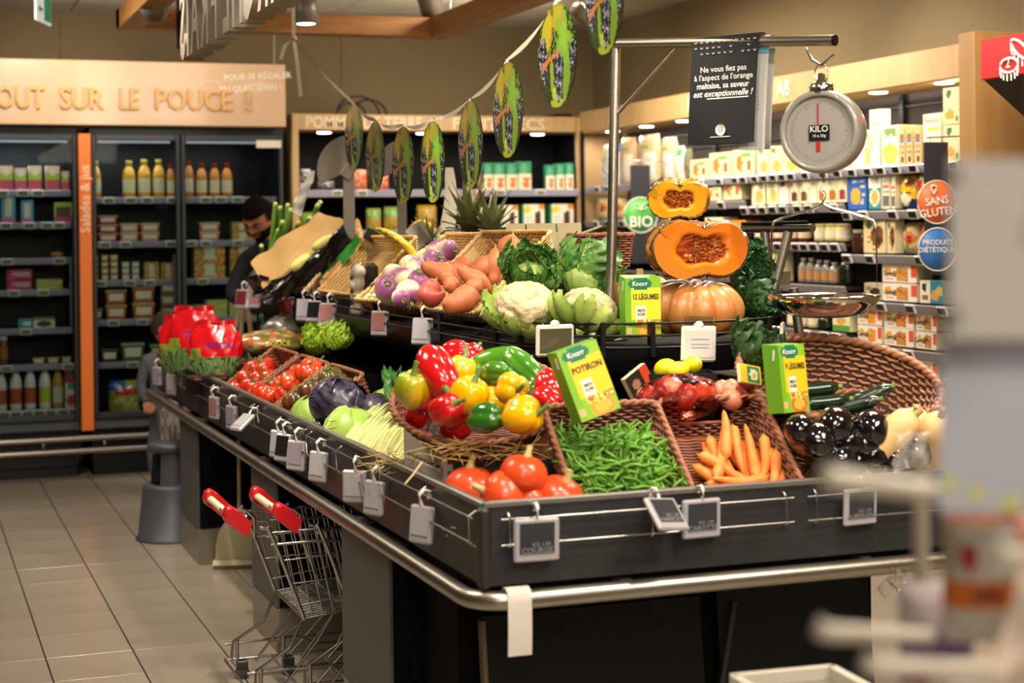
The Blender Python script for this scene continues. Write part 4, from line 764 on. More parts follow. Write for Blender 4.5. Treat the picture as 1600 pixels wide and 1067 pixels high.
put_row('X',PX,1.279,[(1196,1208,44,'green_pack'),(1210,1222,46,'cream_box'),(1240,1250,36,'white_cap'),(1252,1262,36,'white_cap'),(1264,1274,34,'white_cap'),(1276,1286,34,'white_cap'),(1288,1298,32,'white_cap'),(1301,1316,42,'dark_bottle')],'middle pine bay, fourth shelf',G)
put_row('X',PX,1.029,[(1220,1234,22,'yellow_jar'),(1236,1248,22,'yellow_jar'),(1252,1266,24,'yellow_jar'),(1268,1282,24,'dark_bottle'),(1296,1324,26,'green_pack')],'middle pine bay, fifth shelf',G)
put_row('X',PX,.729,[(1240,1275,30,'biscuit_box'),(1280,1310,30,'cream_box')],'middle pine bay, sixth shelf',G)
put_row('X',PX,1.754,[(1100,1126,20,'biscuit_box'),(1128,1158,34,'biscuit_box')],'third pine bay, second shelf',G)
put_row('X',PX,1.559,[(1098,1130,22,'green_pack'),(1132,1164,18,'orange_pack')],'third pine bay, third shelf',G)
put_row('X',PX,1.652,[(925,945,34,'grain_bag'),(948,968,34,'grain_bag'),(972,990,30,'whitegreen_bag'),(1000,1030,30,'grey_bag')],'far pine bay, second shelf',G)
put_row('X',PX,1.459,[(930,960,24,'grain_bag'),(964,1000,22,'paper_bag')],'far pine bay, third shelf',G)
for z, tg, nm in ((1.665,[1326,1352,1398,1430],'second shelf, nearest bay'),(1.44,[1326,1362,1440],'third shelf, nearest bay'),(1.20,[1378,1424,1474],'fourth shelf, nearest bay'),(.975,[1330,1372,1421],'fifth shelf, nearest bay'),(.715,[1415],'sixth shelf, nearest bay'),
    (1.707,[1166,1181,1195,1211,1227,1250,1267,1306],'second shelf, middle bay'),(1.498,[1176,1192,1218,1246,1259,1274,1291,1307],'third shelf, middle bay'),(1.02,[1222,1262,1290,1308],'fifth shelf, middle bay'),(1.745,[1130],'second shelf, third bay'),(1.643,[934,952,975,990],'second shelf, far bay')):
    rail_tags('X',4.648,z,tg,nm+' of pine unit',ESL,.35,1.12)
rail_tags('X',4.35,1.80,[1576,1596],'dark shelf beside the oak panel',ESL,.2,1.)
# hanging category signs on the right unit
def cat_sign(label, loc, w, h, build, rz=0):
    t = thing('hanging_category_sign', label, 'sign', loc, (0,0,rz)); ob('panel', Msh().box((0,0,-h/2),(w,.008,h),bev=.002), t, mats=mat('sign_anthracite','#25252b',.5)); build(t); return t
def disc(t, z, r, c, y=-.005, ring='#d9d5c8'):
    ob('round_badge', Msh().lathe([(0,0),(r,0),(r,.003)],36,rot=(-PI/2,0,0)).tube([(r*math.cos(u),-.001,r*math.sin(u)) for u in np.linspace(0,2*PI,36,endpoint=False)],r*.035,4,closed=True,mi=1), t, (0,y,z), mats=[mat('badge_'+c,c,.5),mat('ring_'+ring,ring,.5)])
LW = mat('sign_lettering','#dedad2',.5)
p = atX(1000,258,4.50)
def b1(t):
    disc(t,-.325,.115,'#4fa045'); text('lettering','BIO',.10,LW,t,(0,-.012,-.37))
    for s in (-1,1): ob('leaf_emblem', Msh().tube([(s*.0,-.012,-.29),(s*.035,-.012,-.28),(s*.045,-.012,-.245),(s*.014,-.012,-.255),(0,-.012,-.29)],.003,5), t, mats=LW)
bs = cat_sign('dark hanging sign with green round BIO badge left of the pumpkins', (p.x+.0,p.y,p.z), .135, .64, b1, -.1)
ob('sign_arm', Msh().tube([(-.05,0,.0),(-.05,0,.03),(.1,.0,.035),(.22,0,.0),(.22,0,-.26)],.004,6), bs, mats=WIRE)
p = atX(1462,222,4.52)
def b2(t):
    disc(t,-.28,.1,'#d2672a'); disc(t,-.50,.1,'#2f6aa8')
    text('lettering','SANS\nGLUTEN',.052,LW,t,(.0,-.012,-.30),(PI/2,-.12,0)); text('lettering','PRODUITS\nDIÉTÉTIQUES',.034,LW,t,(0,-.012,-.485),(PI/2,0,0))
    ob('pin_emblem', Msh().tube([(-.02+.014*math.cos(u),-.012,-.215+.014*math.sin(u)) for u in np.linspace(-.6,PI+.6,12)]+[(-.02,-.012,-.245)],.005,5,closed=True), t, mats=LW)
s2 = cat_sign('dark hanging sign with orange gluten free and blue badges', tuple(p), .125, .62, b2, -.1)
ob('sign_arm', Msh().tube([(-.05,-.006,.02),(.2,-.006,.03)],.004,6).tube([(-.03,0,0),(-.03,-.006,.02)],.002,4).tube([(.03,0,0),(.03,-.006,.025)],.002,4), s2, mats=WIRE)
# ============================================================ BASKETS
BRW = mat('wicker_brown', '#8a5034', .42, var=(25,'#6a3822',.6), coat=.25); BRD = mat('wicker_brown_dark','#2c1810',.75); BRR = mat('wicker_rim_brown','#8f5a3e',.5,var=(30,'#74432c',.5))
PLW = mat('wicker_pale', '#d9b679', .5, var=(20,'#c0954f',.6)); PLD = mat('wicker_pale_dark','#a07c46',.7)
BRG = mat('wicker_russet', '#9a6846', .45, var=(20,'#7a4b2e',.6), coat=.2)
def frame_of(A, B):
    """matrix whose origin is the middle of the rim; +Y runs from the near rim edge to the far one"""
    A, B = Vector(A), Vector(B); y = (B-A).normalized(); x = y.cross(Vector((0,0,1))).normalized(); z = x.cross(y)
    c = (A+B)/2; return Matrix(((x.x,y.x,z.x,c.x),(x.y,y.y,z.y,c.y),(x.z,y.z,z.z,c.z),(0,0,0,1))), (B-A).length
def rrect(w, l, r, n=10):
    """rounded rectangle outline as function of s in 0..1 (array), starts at middle of near side going +x"""
    w2, l2 = w/2, l/2; r = min(r, w2*.9, l2*.9); seg = []
    P = [(0,-l2),(w2-r,-l2)]+[(w2-r+r*math.sin(a),-l2+r-r*math.cos(a)) for a in np.linspace(0,PI/2,5)[1:]]+[(w2,l2-r)]+[(w2-r+r*math.cos(a),l2-r+r*math.sin(a)) for a in np.linspace(0,PI/2,5)[1:]]+[(-w2+r,l2)]+[(-w2+r-r*math.sin(a),l2-r+r*math.cos(a)) for a in np.linspace(0,PI/2,5)[1:]]+[(-w2,-l2+r)]+[(-w2+r-r*math.cos(a),-l2+r-r*math.sin(a)) for a in np.linspace(0,PI/2,5)[1:]]+[(0,-l2)]
    P = arr(P); d = np.r_[0, np.cumsum(np.linalg.norm(np.diff(P,axis=0),axis=1))]; L = d[-1]; d = d/L
    return (lambda s: np.stack([np.interp(s%1, d, P[:,0]), np.interp(s%1, d, P[:,1])], -1)), L
def ellip(a, b):
    return (lambda s: np.stack([a*np.sin(2*PI*s), -b*np.cos(2*PI*s)], -1)), 2*PI*math.sqrt((a*a+b*b)/2)
def wicker(name, label, outline, L, h, mats, k=.8, row=.009, r=.0042, stake=.022, hole=None, rim=.009, prof=lambda t: t, cat='basket', floor=True, M=None, group=None, inner=True):
    """woven basket: origin at the centre of the rim plane, body hangs below. k = bottom scale. hole=(s0,s1,t0,t1)"""
    t_ = thing(name, label, cat, (0,0,0), None, group)
    ns = max(12, int(L/stake)); rows = max(3, int(h/row)); W_ = Msh()
    def pos(s, t, off=0.):
        q = outline(s); kk = k+(1-k)*prof(t); n = q/np.maximum(np.linalg.norm(q,axis=-1,keepdims=True),1e-6); q = q*kk+n*off
        return np.concatenate([q, np.broadcast_to(np.asarray(-h*(1-t)), q.shape[:-1])[...,None]], -1)
    for j in range(rows):
        t = (j+.6)/rows; m = ns*2
        if hole and hole[2] < t < hole[3]: s = np.linspace(hole[1], hole[0]+1, m); closed = False
        else: s = np.arange(m)/m; closed = True
        off = r*1.0*np.cos(PI*s*ns+(PI if j%2 else 0))[:,None]
        W_.tube(pos(s, t, off), r, 4, closed=closed, cap=False)
    ob('woven_wall', W_, t_, mats=mats[0], kind=None)
    if inner:
        Lm = Msh(); S = np.linspace(0,1,49); T = np.linspace(0,1,7); G = np.stack([pos(S, t, 0.) for t in T], 0)
        sk = None
        if hole:
            sm = (S[:-1]+S[1:])/2; tm = (T[:-1]+T[1:])/2; sk = (tm[:,None]>hole[2])&(tm[:,None]<hole[3])&(sm[None]>hole[0])&(sm[None]<hole[1])
        Lm.grid(G, skip=sk); ob('wall_core', Lm, t_, mats=mats[1])
    R_ = Msh(); n = int(L/.006)
    s = np.linspace(0,1,n,endpoint=False)
    for ph in (0, PI): c = pos(s, 1.0, (np.cos(s*L/.028*PI+ph)*rim*.45)[:,None]); c[:,2] += np.sin(s*L/.028*PI+ph)*rim*.45; R_.tube(c, rim*.75, 6, closed=True, cap=False)
    if hole:
        s = np.linspace(hole[0]-.004, hole[1]+.004, 12)
        R_.tube(pos(s, hole[2]), rim*.6, 6)
    ob('braided_rim', R_, t_, mats=mats[2])
    if floor:
        q = outline(np.arange(40)/40)*k; B = Msh(); B.ngon([(x,y,-h+.002) for x,y in q]); B.ngon([(x,y,-h-.004) for x,y in q[::-1]])
        mn, mx = q.min(0), q.max(0)
        if M is None:
            for yy in np.arange(mn[1]+.01, mx[1]-.01, .012):
                xs = q[np.abs(q[:,1]-yy).argsort()[:2]]; x1 = min(abs(xs[:,0]))*.96; x = np.linspace(-x1, x1, max(4,int(x1*2/.02))); B.tube(np.stack([x, np.full_like(x,yy), -h+.005+.002*np.cos(np.arange(len(x))*PI)], -1), .0045, 4, cap=False)
        ob('woven_floor', B, t_, mats=mats[0])
    return t_
BK = {}
def set_frame(o, M): o.matrix_world = M; o.location = M.to_translation(); o.rotation_euler = M.to_euler()
BM = (BRW, BRD, BRR); PM = (PLW, PLD, PLW)
def rect_basket(key, label, A, B, w, h, mats, k=.85, hole=None, r=.03, **kw):
    M, l = frame_of(A, B); f, L = rrect(w, l, r)
    o = wicker('wicker_basket', label, f, L, h, mats, k, hole=hole, **kw); set_frame(o, M); BK[key] = (M, w, l, h); return o
def on_plane(key, px, py, dz):
    M, w, l, h = BK[key]; n = M.to_3x3()@Vector((0,0,1)); p = M@Vector((0,0,-h+dz)); q = atPl(px, py, p, n); loc = M.inverted()@q
    loc.x = max(-w/2+.03, min(w/2-.03, loc.x)); loc.y = max(-l/2+.03, min(l/2-.03, loc.y)); return M@loc
# three large brown baskets at the near end
HB = (.40,.60,.45,.78)
hb = (.455,.555,.5,.8)
rect_basket('bean','brown wicker basket filled with green beans',(1.757,3.905,.90),(1.785,4.2,1.115),.325,.115,BM,.84,hole=None)
rect_basket('carrot','brown wicker basket with handle slot holding carrots',(2.083,3.905,.90),(2.115,4.2,1.115),.315,.115,BM,.84,hole=(.44,.56,.35,.80))
rect_basket('egg','brown wicker basket with handle slot holding aubergines',(2.42,3.905,.90),(2.445,4.2,1.115),.33,.115,BM,.84,hole=(.44,.56,.35,.80))
# three baskets of tomatoes on the long side
rect_basket('tom1','brown wicker basket of round red tomatoes, farthest of three',(1.37,7.36,.895),(1.605,7.36,1.06),.50,.09,BM,.88,row=.008)
rect_basket('tom2','brown wicker basket of ribbed beefsteak tomatoes in the middle',(1.37,6.81,.895),(1.605,6.81,1.06),.50,.09,BM,.88,row=.008)
rect_basket('tom3','brown wicker basket of dark tomatoes behind the red cabbage',(1.37,6.27,.895),(1.605,6.27,1.06),.50,.09,BM,.88,row=.008)
# round pepper basket
MP, _ = frame_of(atT(742,694,4.52),atT(756,556,4.95))
f, L = ellip(.25,.235); o = wicker('round_wicker_basket','round brown wicker bowl basket heaped with bell peppers',f,L,.13,BM,.45,row=.009,prof=lambda t: t**.6)
set_frame(o, MP); BK['pep'] = (MP,.42,.42,.13)
# big round russet basket at right
A_ = atT(1290,655,4.62); B_ = atT(1330,533,4.98)
MR, l_ = frame_of(A_, B_); MR = MR@Matrix.Rotation(.20,4,'Y')
f, L = ellip(.29, l_/2); o = wicker('round_wicker_basket','large round russet wicker basket with loop handle and cucumbers at right',f,L,.15,(BRG,BRD,BRG),.55,row=.013,r=.0055,stake=.026,rim=.012,prof=lambda t: t**.6)
set_frame(o, MR); BK['cuc'] = (MR,.5,l_*.9,.15)
ob('loop_handle', Msh().tube([(.275+.075*math.sin(u), -.02+.075*math.cos(u), .01+.03*math.sin(u)) for u in np.linspace(0,PI,14)],.011,8).tube([(.275+.075*math.sin(u)+.006*math.cos(u*9), -.02+.075*math.cos(u), .018+.03*math.sin(u)+.006*math.sin(u*9)) for u in np.linspace(0,PI,40)],.006,5), o, mats=BRG)
# pale baskets on the upper tier
rect_basket('pale','empty pale willow tray basket tilted on upper tier',(1.835,7.30,1.315),(2.08,7.30,1.565),.80,.07,PM,.82,row=.011,r=.005,rim=.008)
rect_basket('turn','pale willow basket holding turnips',(1.835,6.42,1.31),(2.27,6.52,1.575),.66,.085,PM,.85,row=.010,r=.005,rim=.008)
rect_basket('swp','pale willow basket holding sweet potatoes',(1.835,5.77,1.305),(2.13,5.80,1.585),.58,.085,PM,.85,row=.010,r=.005,rim=.008)
rect_basket('onion','pale willow basket lined with black plastic at the far end',(1.835,8.45,1.315),(2.09,8.45,1.60),1.05,.10,PM,.85,row=.014,r=.006,rim=.012)
for key, yy, n in (('pale',.33,3),('onion',.4,3)):
    o = [q for q in KIDS if q.get('label','').startswith('empty pale' if key=='pale' else 'pale willow basket lined')][0]; M, w, l, h = BK[key]
    for s in (-1,):
        x = s*(w/2+.008); ob('rim_splint', Msh().tube([(x,-l/2+.03,.01),(x,l/2-.03,.012)],.011,8), o, mats=mat('peeled_willow_red','#b3703c',.5)); b = Msh()
        for y in (-.28*l,.28*l):
            for q in range(5): b.tube([(x+.016*math.cos(u), y+(q-2)*.007, .011+.016*math.sin(u)) for u in np.linspace(0,2*PI,10,endpoint=False)],.0035,4,closed=True)
        ob('splint_binding', b, o, mats=PLW)
# flat splints inside the sweet potato basket walls
o = [q for q in KIDS if q.get('label','')=='pale willow basket holding sweet potatoes'][0]; M, w, l, h = BK['swp']
SPL = mat('wood_splint','#d8bd88',.6,var=(4,'#c9a56a',.5)); m_ = Msh()
for x in (-.2,-.1,0,.1,.2): m_.box((x,l/2-.03,-.045),(.05,.003,.075),rot=(.1,0,0))
for y in (-.1,0,.1): m_.box((-w/2+.03,y,-.045),(.003,.05,.075),rot=(0,.1,0))
ob('wall_splints', m_, o, mats=SPL, kind='stuff')
# baskets and boxes behind, along the crest
def back_basket(label, px0, px1, py, t, h, d=.22, mats=BM, dz=0., **kw):
    a = atT(px0,py,t); b = atT(px1,py,t); w = (b-a).length; f, L = rrect(w, d, .03); o = wicker('wicker_basket', label, f, L, h, mats, .85, row=.010, **kw); c = (a+b)/2
    c = c+_F*(d/2); o.location = c; o.rotation_euler = (0,0,-TH); return o, c
back_basket('brown wicker basket under the pineapple crowns',690,792,364,7.7,.12,hole=None)
back_basket('low brown wicker basket behind the savoy cabbage',890,990,367,6.5,.13,.26,hole=(.93-.9,.07,.3,.9))
back_basket('small dark wicker basket between bananas and turnips',646,692,398,7.5,.10,.18)
# ============================================================ PRODUCE MESHES
def ribs(n, k, p=1.): return lambda T: 1-k*np.abs(np.cos(T*n/2))**p
GST = mat('stem_green','#5f7a32',.5); DRY = mat('stem_dry','#a08a5a',.7)
def fruit(name, label, cat, R, sz, mt, n=0, k=0., top=.25, bot=.12, nu=28, nv=14, stem=None, seed=0, stemm=None, lump=0., skew=0.):
    def make():
        rg = np.random.default_rng(seed); ph = rg.uniform(0,6.28,6)
        def disp(T, P, d):
            r = 1-top*np.exp(-(P/.42)**2)-bot*np.exp(-((PI-P)/.35)**2)
            if n: r = r*(1-k*(np.abs(np.cos(T*n/2+ph[0]+.3*np.sin(T+ph[1])))**6)*np.sin(P)**.6)
            r = r*(1+lump*(np.sin(T*2+ph[2])*np.sin(P*2+ph[3])+.6*np.sin(T*3+ph[4])*np.sin(P))); return r*(1+skew*np.cos(T))
        t = thing(name, label, cat); ob('flesh', Msh().ball((0,0,0), sz, nu, nv, disp=disp), t, mats=mt)
        if stem: stem(t, sz)
        return t
    return Proto(make)
def calyx(n=6, L=.5, up=.03, c=GST):
    def f(t, sz):
        m = Msh()
        for i in range(n):
            a = i*2*PI/n+.2; r = sz[0]*L; P_ = [(q*r*math.cos(a), q*r*math.sin(a), sz[2]*(.78+.06*math.sin(q*3))+.003) for q in np.linspace(0,1,5)]
            m.ribbon(P_, [.006,.008,.006,.004,.001], (-math.sin(a),math.cos(a),0))
        m.tube([(0,0,sz[2]*.7),(.002,0,sz[2]*.8+up*.5),(.006,.002,sz[2]*.8+up)],[.004,.003,.0035],6); ob('calyx', m, t, mats=c)
    return f
def stalk(r, h, c=DRY, base=.8, flare=1.6, lean=.3):
    def f(t, sz): ob('stem', Msh().tube([(0,0,sz[2]*base*.8),(0,0,sz[2]*base),(lean*h*.4,0,sz[2]*base+h*.5),(lean*h,0,sz[2]*base+h)],[r*flare*1.1,r*flare,r,r*1.15],8), t, mats=c)
    return f
TOMR = mat('tomato_red','#c22a17',.16,var=(6,'#d2421f',.6),coat=.5); TOMB = mat('beefsteak_red','#c92a14',.15,var=(9,'#e0551f',.8),coat=.6); TOMD = mat('tomato_dark','#54301f',.18,ramp=[(0,'#6a2a1c'),(.6,'#5d3a20'),(1,'#4f5226')],coat=.5)
tomato = [fruit('tomato','round red tomato','tomato',0,(.041,.041,.037),TOMR,0,0,.22,.08,24,14,calyx(),s,lump=.01) for s in (1,2)]
beef = [fruit('beefsteak_tomato','x','tomato',0,(.056,.056,.042),TOMB,9+s,.16,.3,.15,40,16,calyx(6,.4),s+3,lump=.03) for s in (0,1)]
dark = [fruit('dark_tomato','x','tomato',0,(.05,.05,.04),TOMD,8+s,.14,.3,.15,40,16,calyx(6,.4),s+5,lump=.03) for s in (0,1)]
def atIn(px, py, t, r=.06, x0=1.345, y0=3.88):
    p = atT(px,py,t)
    while (p.x < x0+r or p.y < y0+r) and t < 8: t += .02; p = atT(px,py,t)
    return p
def row_labels(pts, what, where, rows=('back','middle','front')):
    n = len(pts); order = sorted(range(n), key=lambda i: pts[i][1]); out = ['']*n; k = -(-n//len(rows))
    for r, nm in enumerate(rows):
        for j, i in enumerate(sorted(order[r*k:(r+1)*k], key=lambda i: pts[i][0])): out[i] = '%s, %s from left in the %s row, %s' % (what, ordw(j), nm, where)
    return out
def scatter(key, proto, pts, lab, group, dz, rr=.6, s=(.95,1.1)):
    for i, p in enumerate(pts):
        x, y = p[:2]; e = p[2] if len(p) > 2 else 0.; sc = p[3] if len(p) > 3 else random.uniform(*s)
        loc = on_plane(key, x, y, dz+e); pr = proto[i%len(proto)]
        pr.put(lab(i) if callable(lab) else lab[i], loc, (random.uniform(-rr,rr)-.3, random.uniform(-rr,rr), random.uniform(0,6)), sc, group)
random.seed(11)
T1 = [(353,585),(368,596),(377,578,.02),(384,590,.035),(397,575,.04),(405,592,.01),(377,610),(391,603,.02),(360,604),(402,606),(420,592,.02),(414,577,.03),(413,583),(426,600,.01),(388,568),(345,596),(405,568)]
scatter('tom1',tomato,T1,row_labels(T1,'round red tomato','farthest basket'),'round red tomatoes in the farthest basket',.045,s=(1.08,1.2))
T2 = [(415,618,.03,1.25),(437,604,.01),(446,612,.02),(457,600,.03,1.1),(470,585,.035),(483,583,.05,1.1),(491,577,.04),(463,606),(430,622),(444,620),(476,598),(428,604,.0,.85)]
scatter('tom2',beef,T2,row_labels(T2,'ribbed red tomato','middle basket'),'ribbed beefsteak tomatoes in the middle basket',.045)
T3 = [(443,632,.01),(463,627,.03,1.15),(484,633,.01),(487,610,.05,1.1),(517,590,.05,1.1),(500,612,.03),(508,600,.02),(530,602,.03),(468,645,-.01),(545,606,.02)]
scatter('tom3',dark,T3,row_labels(T3,'dark ribbed tomato','basket behind purple cabbage'),'dark tomatoes in the nearest tomato basket',.045)
# peppers
def pepper(col, hexs, L=.05, W_=.045, n=4, seed=0, long=1.25, col2=None, curve=0.):
    mt = mat('pepper_'+col, hexs, .13, var=(5,col2,.9) if col2 else (7,hexs,.1), coat=.6)
    def make():
        rg = np.random.default_rng(seed); ph = rg.uniform(0,6.28); am = rg.uniform(.7,1.2,n)
        def disp(T, P, d):
            a = np.abs(np.cos((T+ph)*n/2)); lob = 1-.20*(1-a**.5)*np.sin(P)**.4; tip = np.exp(-((PI-P)/.5)**2); shoulder = np.exp(-(P/.45)**2)
            return lob*(1-.30*shoulder)*(1-.22*tip*(1-a))*(1+.05*np.sin(T*1+ph))*(1-.10*np.clip(-d[...,2],0,1))
        t = thing('bell_pepper','x','bell pepper'); m = Msh().ball((0,0,0),(W_,W_,L*long),40,20,disp=disp)
        if curve:
            for v in m.V: v[:,0] += curve*(v[:,2]/L)**2*W_
        ob('flesh', m, t, mats=mt)
        ob('stem', Msh().tube([(0,0,L*long*.62),(0,0,L*long*.72),(.004,.002,L*long*.72+.018),(.012,.004,L*long*.72+.034)],[.016,.009,.0055,.007],8), t, mats=GST); return t
    return Proto(make)
PR = {'red':pepper('red','#bd1015',.055,.042,3,1,1.75,curve=.3),'red2':pepper('red','#bd1015',.05,.042,4,2,1.2),'yel':pepper('yellow','#e2a800',.05,.047,4,3,1.05),'yel2':pepper('yellow','#e2a800',.05,.047,3,4,1.15),
      'grn':pepper('green','#35701a',.058,.038,3,5,1.5,'#4f8a20'),'dgr':pepper('dark_green','#225a14',.05,.042,3,6,1.3,'#2f6a1a'),'mix':pepper('green_yellow','#6f9a1e',.05,.047,4,7,1.2,'#dca312')}
def pep(px, py, t, kind, rot, lab, s=1.): PR[kind].put(lab, atT(px,py,t+.33-.1*(py-550)/110), rot, s*(.9 if 'grn' == kind else 1.04), 'bell peppers heaped in the round basket')
for a in [(645,608,4.30,'mix',(.5,-.3,.3),'green pepper turning yellow at left edge of the round basket',1.08),(680,574,4.28,'red',(2.3,.5,.5),'big red pepper lying across two others at basket left',1.25),
    (712,552,4.55,'red2',(1.3,1.1,.4),'lobed red pepper at the very back of the heap',1.0),(736,556,4.5,'red2',(.2,.9,.9),'small round red pepper tip behind the yellow ones',.8),(733,618,4.24,'yel',(.45,.1,.3),'yellow pepper with curved green stem, centre left of heap',1.12),
    (722,582,4.42,'yel2',(.2,.1,1.),'yellow pepper half hidden behind the big red pepper',.95),(775,566,4.42,'grn',(.9,1.2,.4),'long green pepper lying at back of heap',1.2),(775,584,4.34,'grn',(1.4,1.3,.0),'twisted green pepper above the round yellow pepper',1.05),
    (820,574,4.38,'grn',(2.3,-.4,.3),'green pepper standing at the right back of heap',1.15),(800,609,4.22,'yel',(1.4,-.9,.2),'round yellow pepper with stem facing left, heap centre',1.0),(816,650,4.12,'yel2',(1.2,-.9,.9),'plump lemon yellow pepper at the near right edge',1.12),
    (759,653,4.15,'dgr',(1.3,1.2,.2),'dark green pepper at the near edge of basket',1.0),(694,640,4.22,'red2',(1.1,.4,.2),'deep red pepper low at the near left edge',1.0),(857,606,4.35,'red2',(2.6,.2,.4),'red pepper squeezed at the far right edge of basket',1.05),(853,625,4.3,'red2',(2.,.2,.9),'red pepper beside the soup carton',.85),
    (668,620,4.34,'red2',(.8,.8,.2),'red pepper low in the heap behind green yellow one',.95),(710,648,4.30,'red2',(.8,.3,.2),'dark red pepper low between yellow and green ones',.9),(768,630,4.36,'yel2',(.8,.3,.2),'orange yellow pepper in the shade of the heap',.9),(820,620,4.38,'dgr',(.8,.3,1.2),'green pepper in shade behind the round yellow one',1.),(740,600,4.45,'grn',(.5,.3,.2),'green pepper buried in the heap middle',1.),(690,600,4.45,'red2',(.5,.3,.2),'red pepper buried under the big red one',1.),(655,648,4.42,'red2',(.9,.3,.2),'dark red pepper low at the basket left side',.9),(712,668,4.35,'red2',(1.4,.2,.9),'red pepper deep behind the near rim of basket',.85)]:
    pep(*a)
# red kuri squashes
KUR = mat('kuri_orange','#cf3d16',.3,var=(5,'#d9561f',.6),coat=.25,bump=(8,.08))
kur = fruit('red_kuri_squash','x','squash',0,(.069,.069,.060),KUR,10,.03,.10,.05,32,16,stalk(.008,.03,mat('kuri_stem','#b9a36a',.7),.88),2,lump=.02)
for px, py, t, rot, s, lab in [(735,764,4.12,(0,.0,0),1.08,'red kuri squash at the left against the steel rim'),(818,742,4.2,(.2,.1,1),.9,'red kuri squash resting on top of the others'),(786,775,3.99,(-1.2,-.5,1.2),.98,'red kuri squash with stem pointing left at the near corner'),(872,780,4.02,(.1,-.5,2.),1.02,'red kuri squash beside the bean basket'),(824,784,4.12,(1.,.3,2.),.8,'red kuri squash wedged low between its neighbours')]:
    p = atIn(px,py,t,.065); p.z = max(p.z, .83); kur.put(lab, p, rot, s, 'red kuri squashes at the near corner')
# cabbages
CABG = mat('cabbage_green','#7d9c3c',.4,var=(5,'#98b052',.7),bump=(12,.15)); REDC = mat('red_cabbage_skin','#100913',.3,var=(9,'#55526a',.5),scl=(1,1,5),bump=(10,.2),coat=.2); VEIN = mat('cabbage_vein','#b4c873',.5); VEINR = mat('red_cabbage_vein','#5d4f60',.5)
def cabbage(R, skin, vein, seed, label):
    def make():
        t = thing('cabbage', label, 'cabbage'); rg = np.random.default_rng(seed)
        ob('head', Msh().ball((0,0,0),(R,R,R*.86),32,20,disp=lambda T,P,d: 1+.012*np.sin(3*T+P*2)+.02*np.exp(-(P/.3)**2)), t, mats=skin)
        for a0 in (0.3,2.4,4.4):     # wrapper leaves: caps hugging the head, edges standing proud
            U, V_ = np.meshgrid(np.linspace(-1,1,19), np.linspace(0,1,15)); wd = 1.15*np.sin(PI*np.clip(V_*.85+.12,0,1))**.6
            az = a0+U*wd; el = -1.25+2.35*V_; k = R*(1.02+.05*(np.abs(U)**3)+.05*V_**4+.012*np.sin(U*9+V_*5)); P = np.stack([k*np.cos(el)*np.cos(az), k*np.cos(el)*np.sin(az), .88*k*np.sin(el)], -1)
            lf = ob('wrapper_leaf', Msh().grid(P), t, mats=skin); vm = Msh()
            vm.tube([(R*1.035*math.cos(e)*math.cos(a0), R*1.035*math.cos(e)*math.sin(a0), R*.91*math.sin(e)) for e in np.linspace(-1.2,.9,12)], np.linspace(.005,.0015,12), 5)
            for s in (-1,1):
                for e0 in (-.7,-.35,0,.3): vm.tube([(R*1.035*math.cos(e0+.45*q)*math.cos(a0+s*q*.85), R*1.035*math.cos(e0+.45*q)*math.sin(a0+s*q*.85), R*.91*math.sin(e0+.45*q)) for q in np.linspace(0,1,8)], np.linspace(.0018,.0004,8), 4)
            ob('veins', vm, lf, mats=vein)
        return t
    return Proto(make)
rc = cabbage(.125, REDC, VEINR, 1, 'x'); gc = cabbage(.115, CABG, VEIN, 2, 'x')
rc.put('large purple cabbage resting on green cabbages by the tomato basket', atIn(530,632,5.9,.09), (.5,.3,.6), .84, 'red cabbages'); rc.put('second purple cabbage half hidden behind green ones', atT(588,648,5.9), (.2,.5,2.), .62, 'red cabbages')
for px, py, t, rot, s, lab in [(494,656,5.95,(.2,.6,0),.85,'green cabbage under the large purple cabbage'),(552,680,5.5,(.3,.1,1.),.92,'round green cabbage in front of the purple cabbage'),(612,640,6.3,(.2,.2,2.),.8,'pale green cabbage behind the chard stalks')]: gc.put(lab, atIn(px,py,t,.09), rot, s, 'green cabbages')
# chard bundles
CHW = mat('chard_white','#bdb97c',.35,var=(3,'#c9cf86',.8),scl=(1,1,1),bump=(30,.1)); CHG = mat('leaf_green','#26501a',.4,var=(10,'#3a7028',.6),bump=(20,.3))
def chard(seed):
    def make():
        t = thing('chard_bunch','x','chard'); rg = np.random.default_rng(seed)
        for i in range(4):
            o = (i-1.5)*.022; z = rg.uniform(0,.018); x = np.linspace(0,.5,14); w = np.interp(x,[0,.03,.08,.3,.5],[.004,.013,.018,.015,.009]); y = o*(1+x*1.2)
            m = Msh(); m.tube(np.stack([x,y,z+.03*np.sin(x*4)],-1), w, 8)
            for v in m.V: v[:,2] = z+(v[:,2]-z)*.8
            for g in (-.006,.006): m.tube(np.stack([x,y+g,z+.8*(.03*np.sin(x*4)+w*.98)],-1), .0018, 4)
            ob('stalk', m, t, mats=CHW)
        for i in range(3):
            U, V_ = np.meshgrid(np.linspace(-1,1,13), np.linspace(0,1,16)); L = .2; W2 = .06*np.sin(PI*np.clip(V_*.9+.1,0,1))**.6
            P = np.stack([.46+V_*L*.6, (i-1)*.03+U*W2*.5, .04+.02*i+.03*np.sin(V_*3)+.016*np.sin(V_*22+i)*np.abs(U)+.02*U*U], -1); ob('leaf', Msh().grid(P), t, mats=CHG)
        return t
    return Proto(make)
ch = chard(3)
for px, py, qx, qy, t0, t1, s, lab in [(558,702,640,630,5.05,5.55,1.12,'pale chard bunch leaning against the green cabbage'),(582,712,648,648,4.85,5.4,1.1,'middle bunch of pale chard stalks'),(606,722,656,664,4.68,5.2,1.05,'chard bunch nearest the white crate')]:
    a = atX(px,py,1.385); b = atX(qx,qy,1.72); d = b-a; a = a-d*.06; q = d.to_track_quat('X','Z').to_euler(); ch.put(lab, a, q, s, 'pale chard bunches')
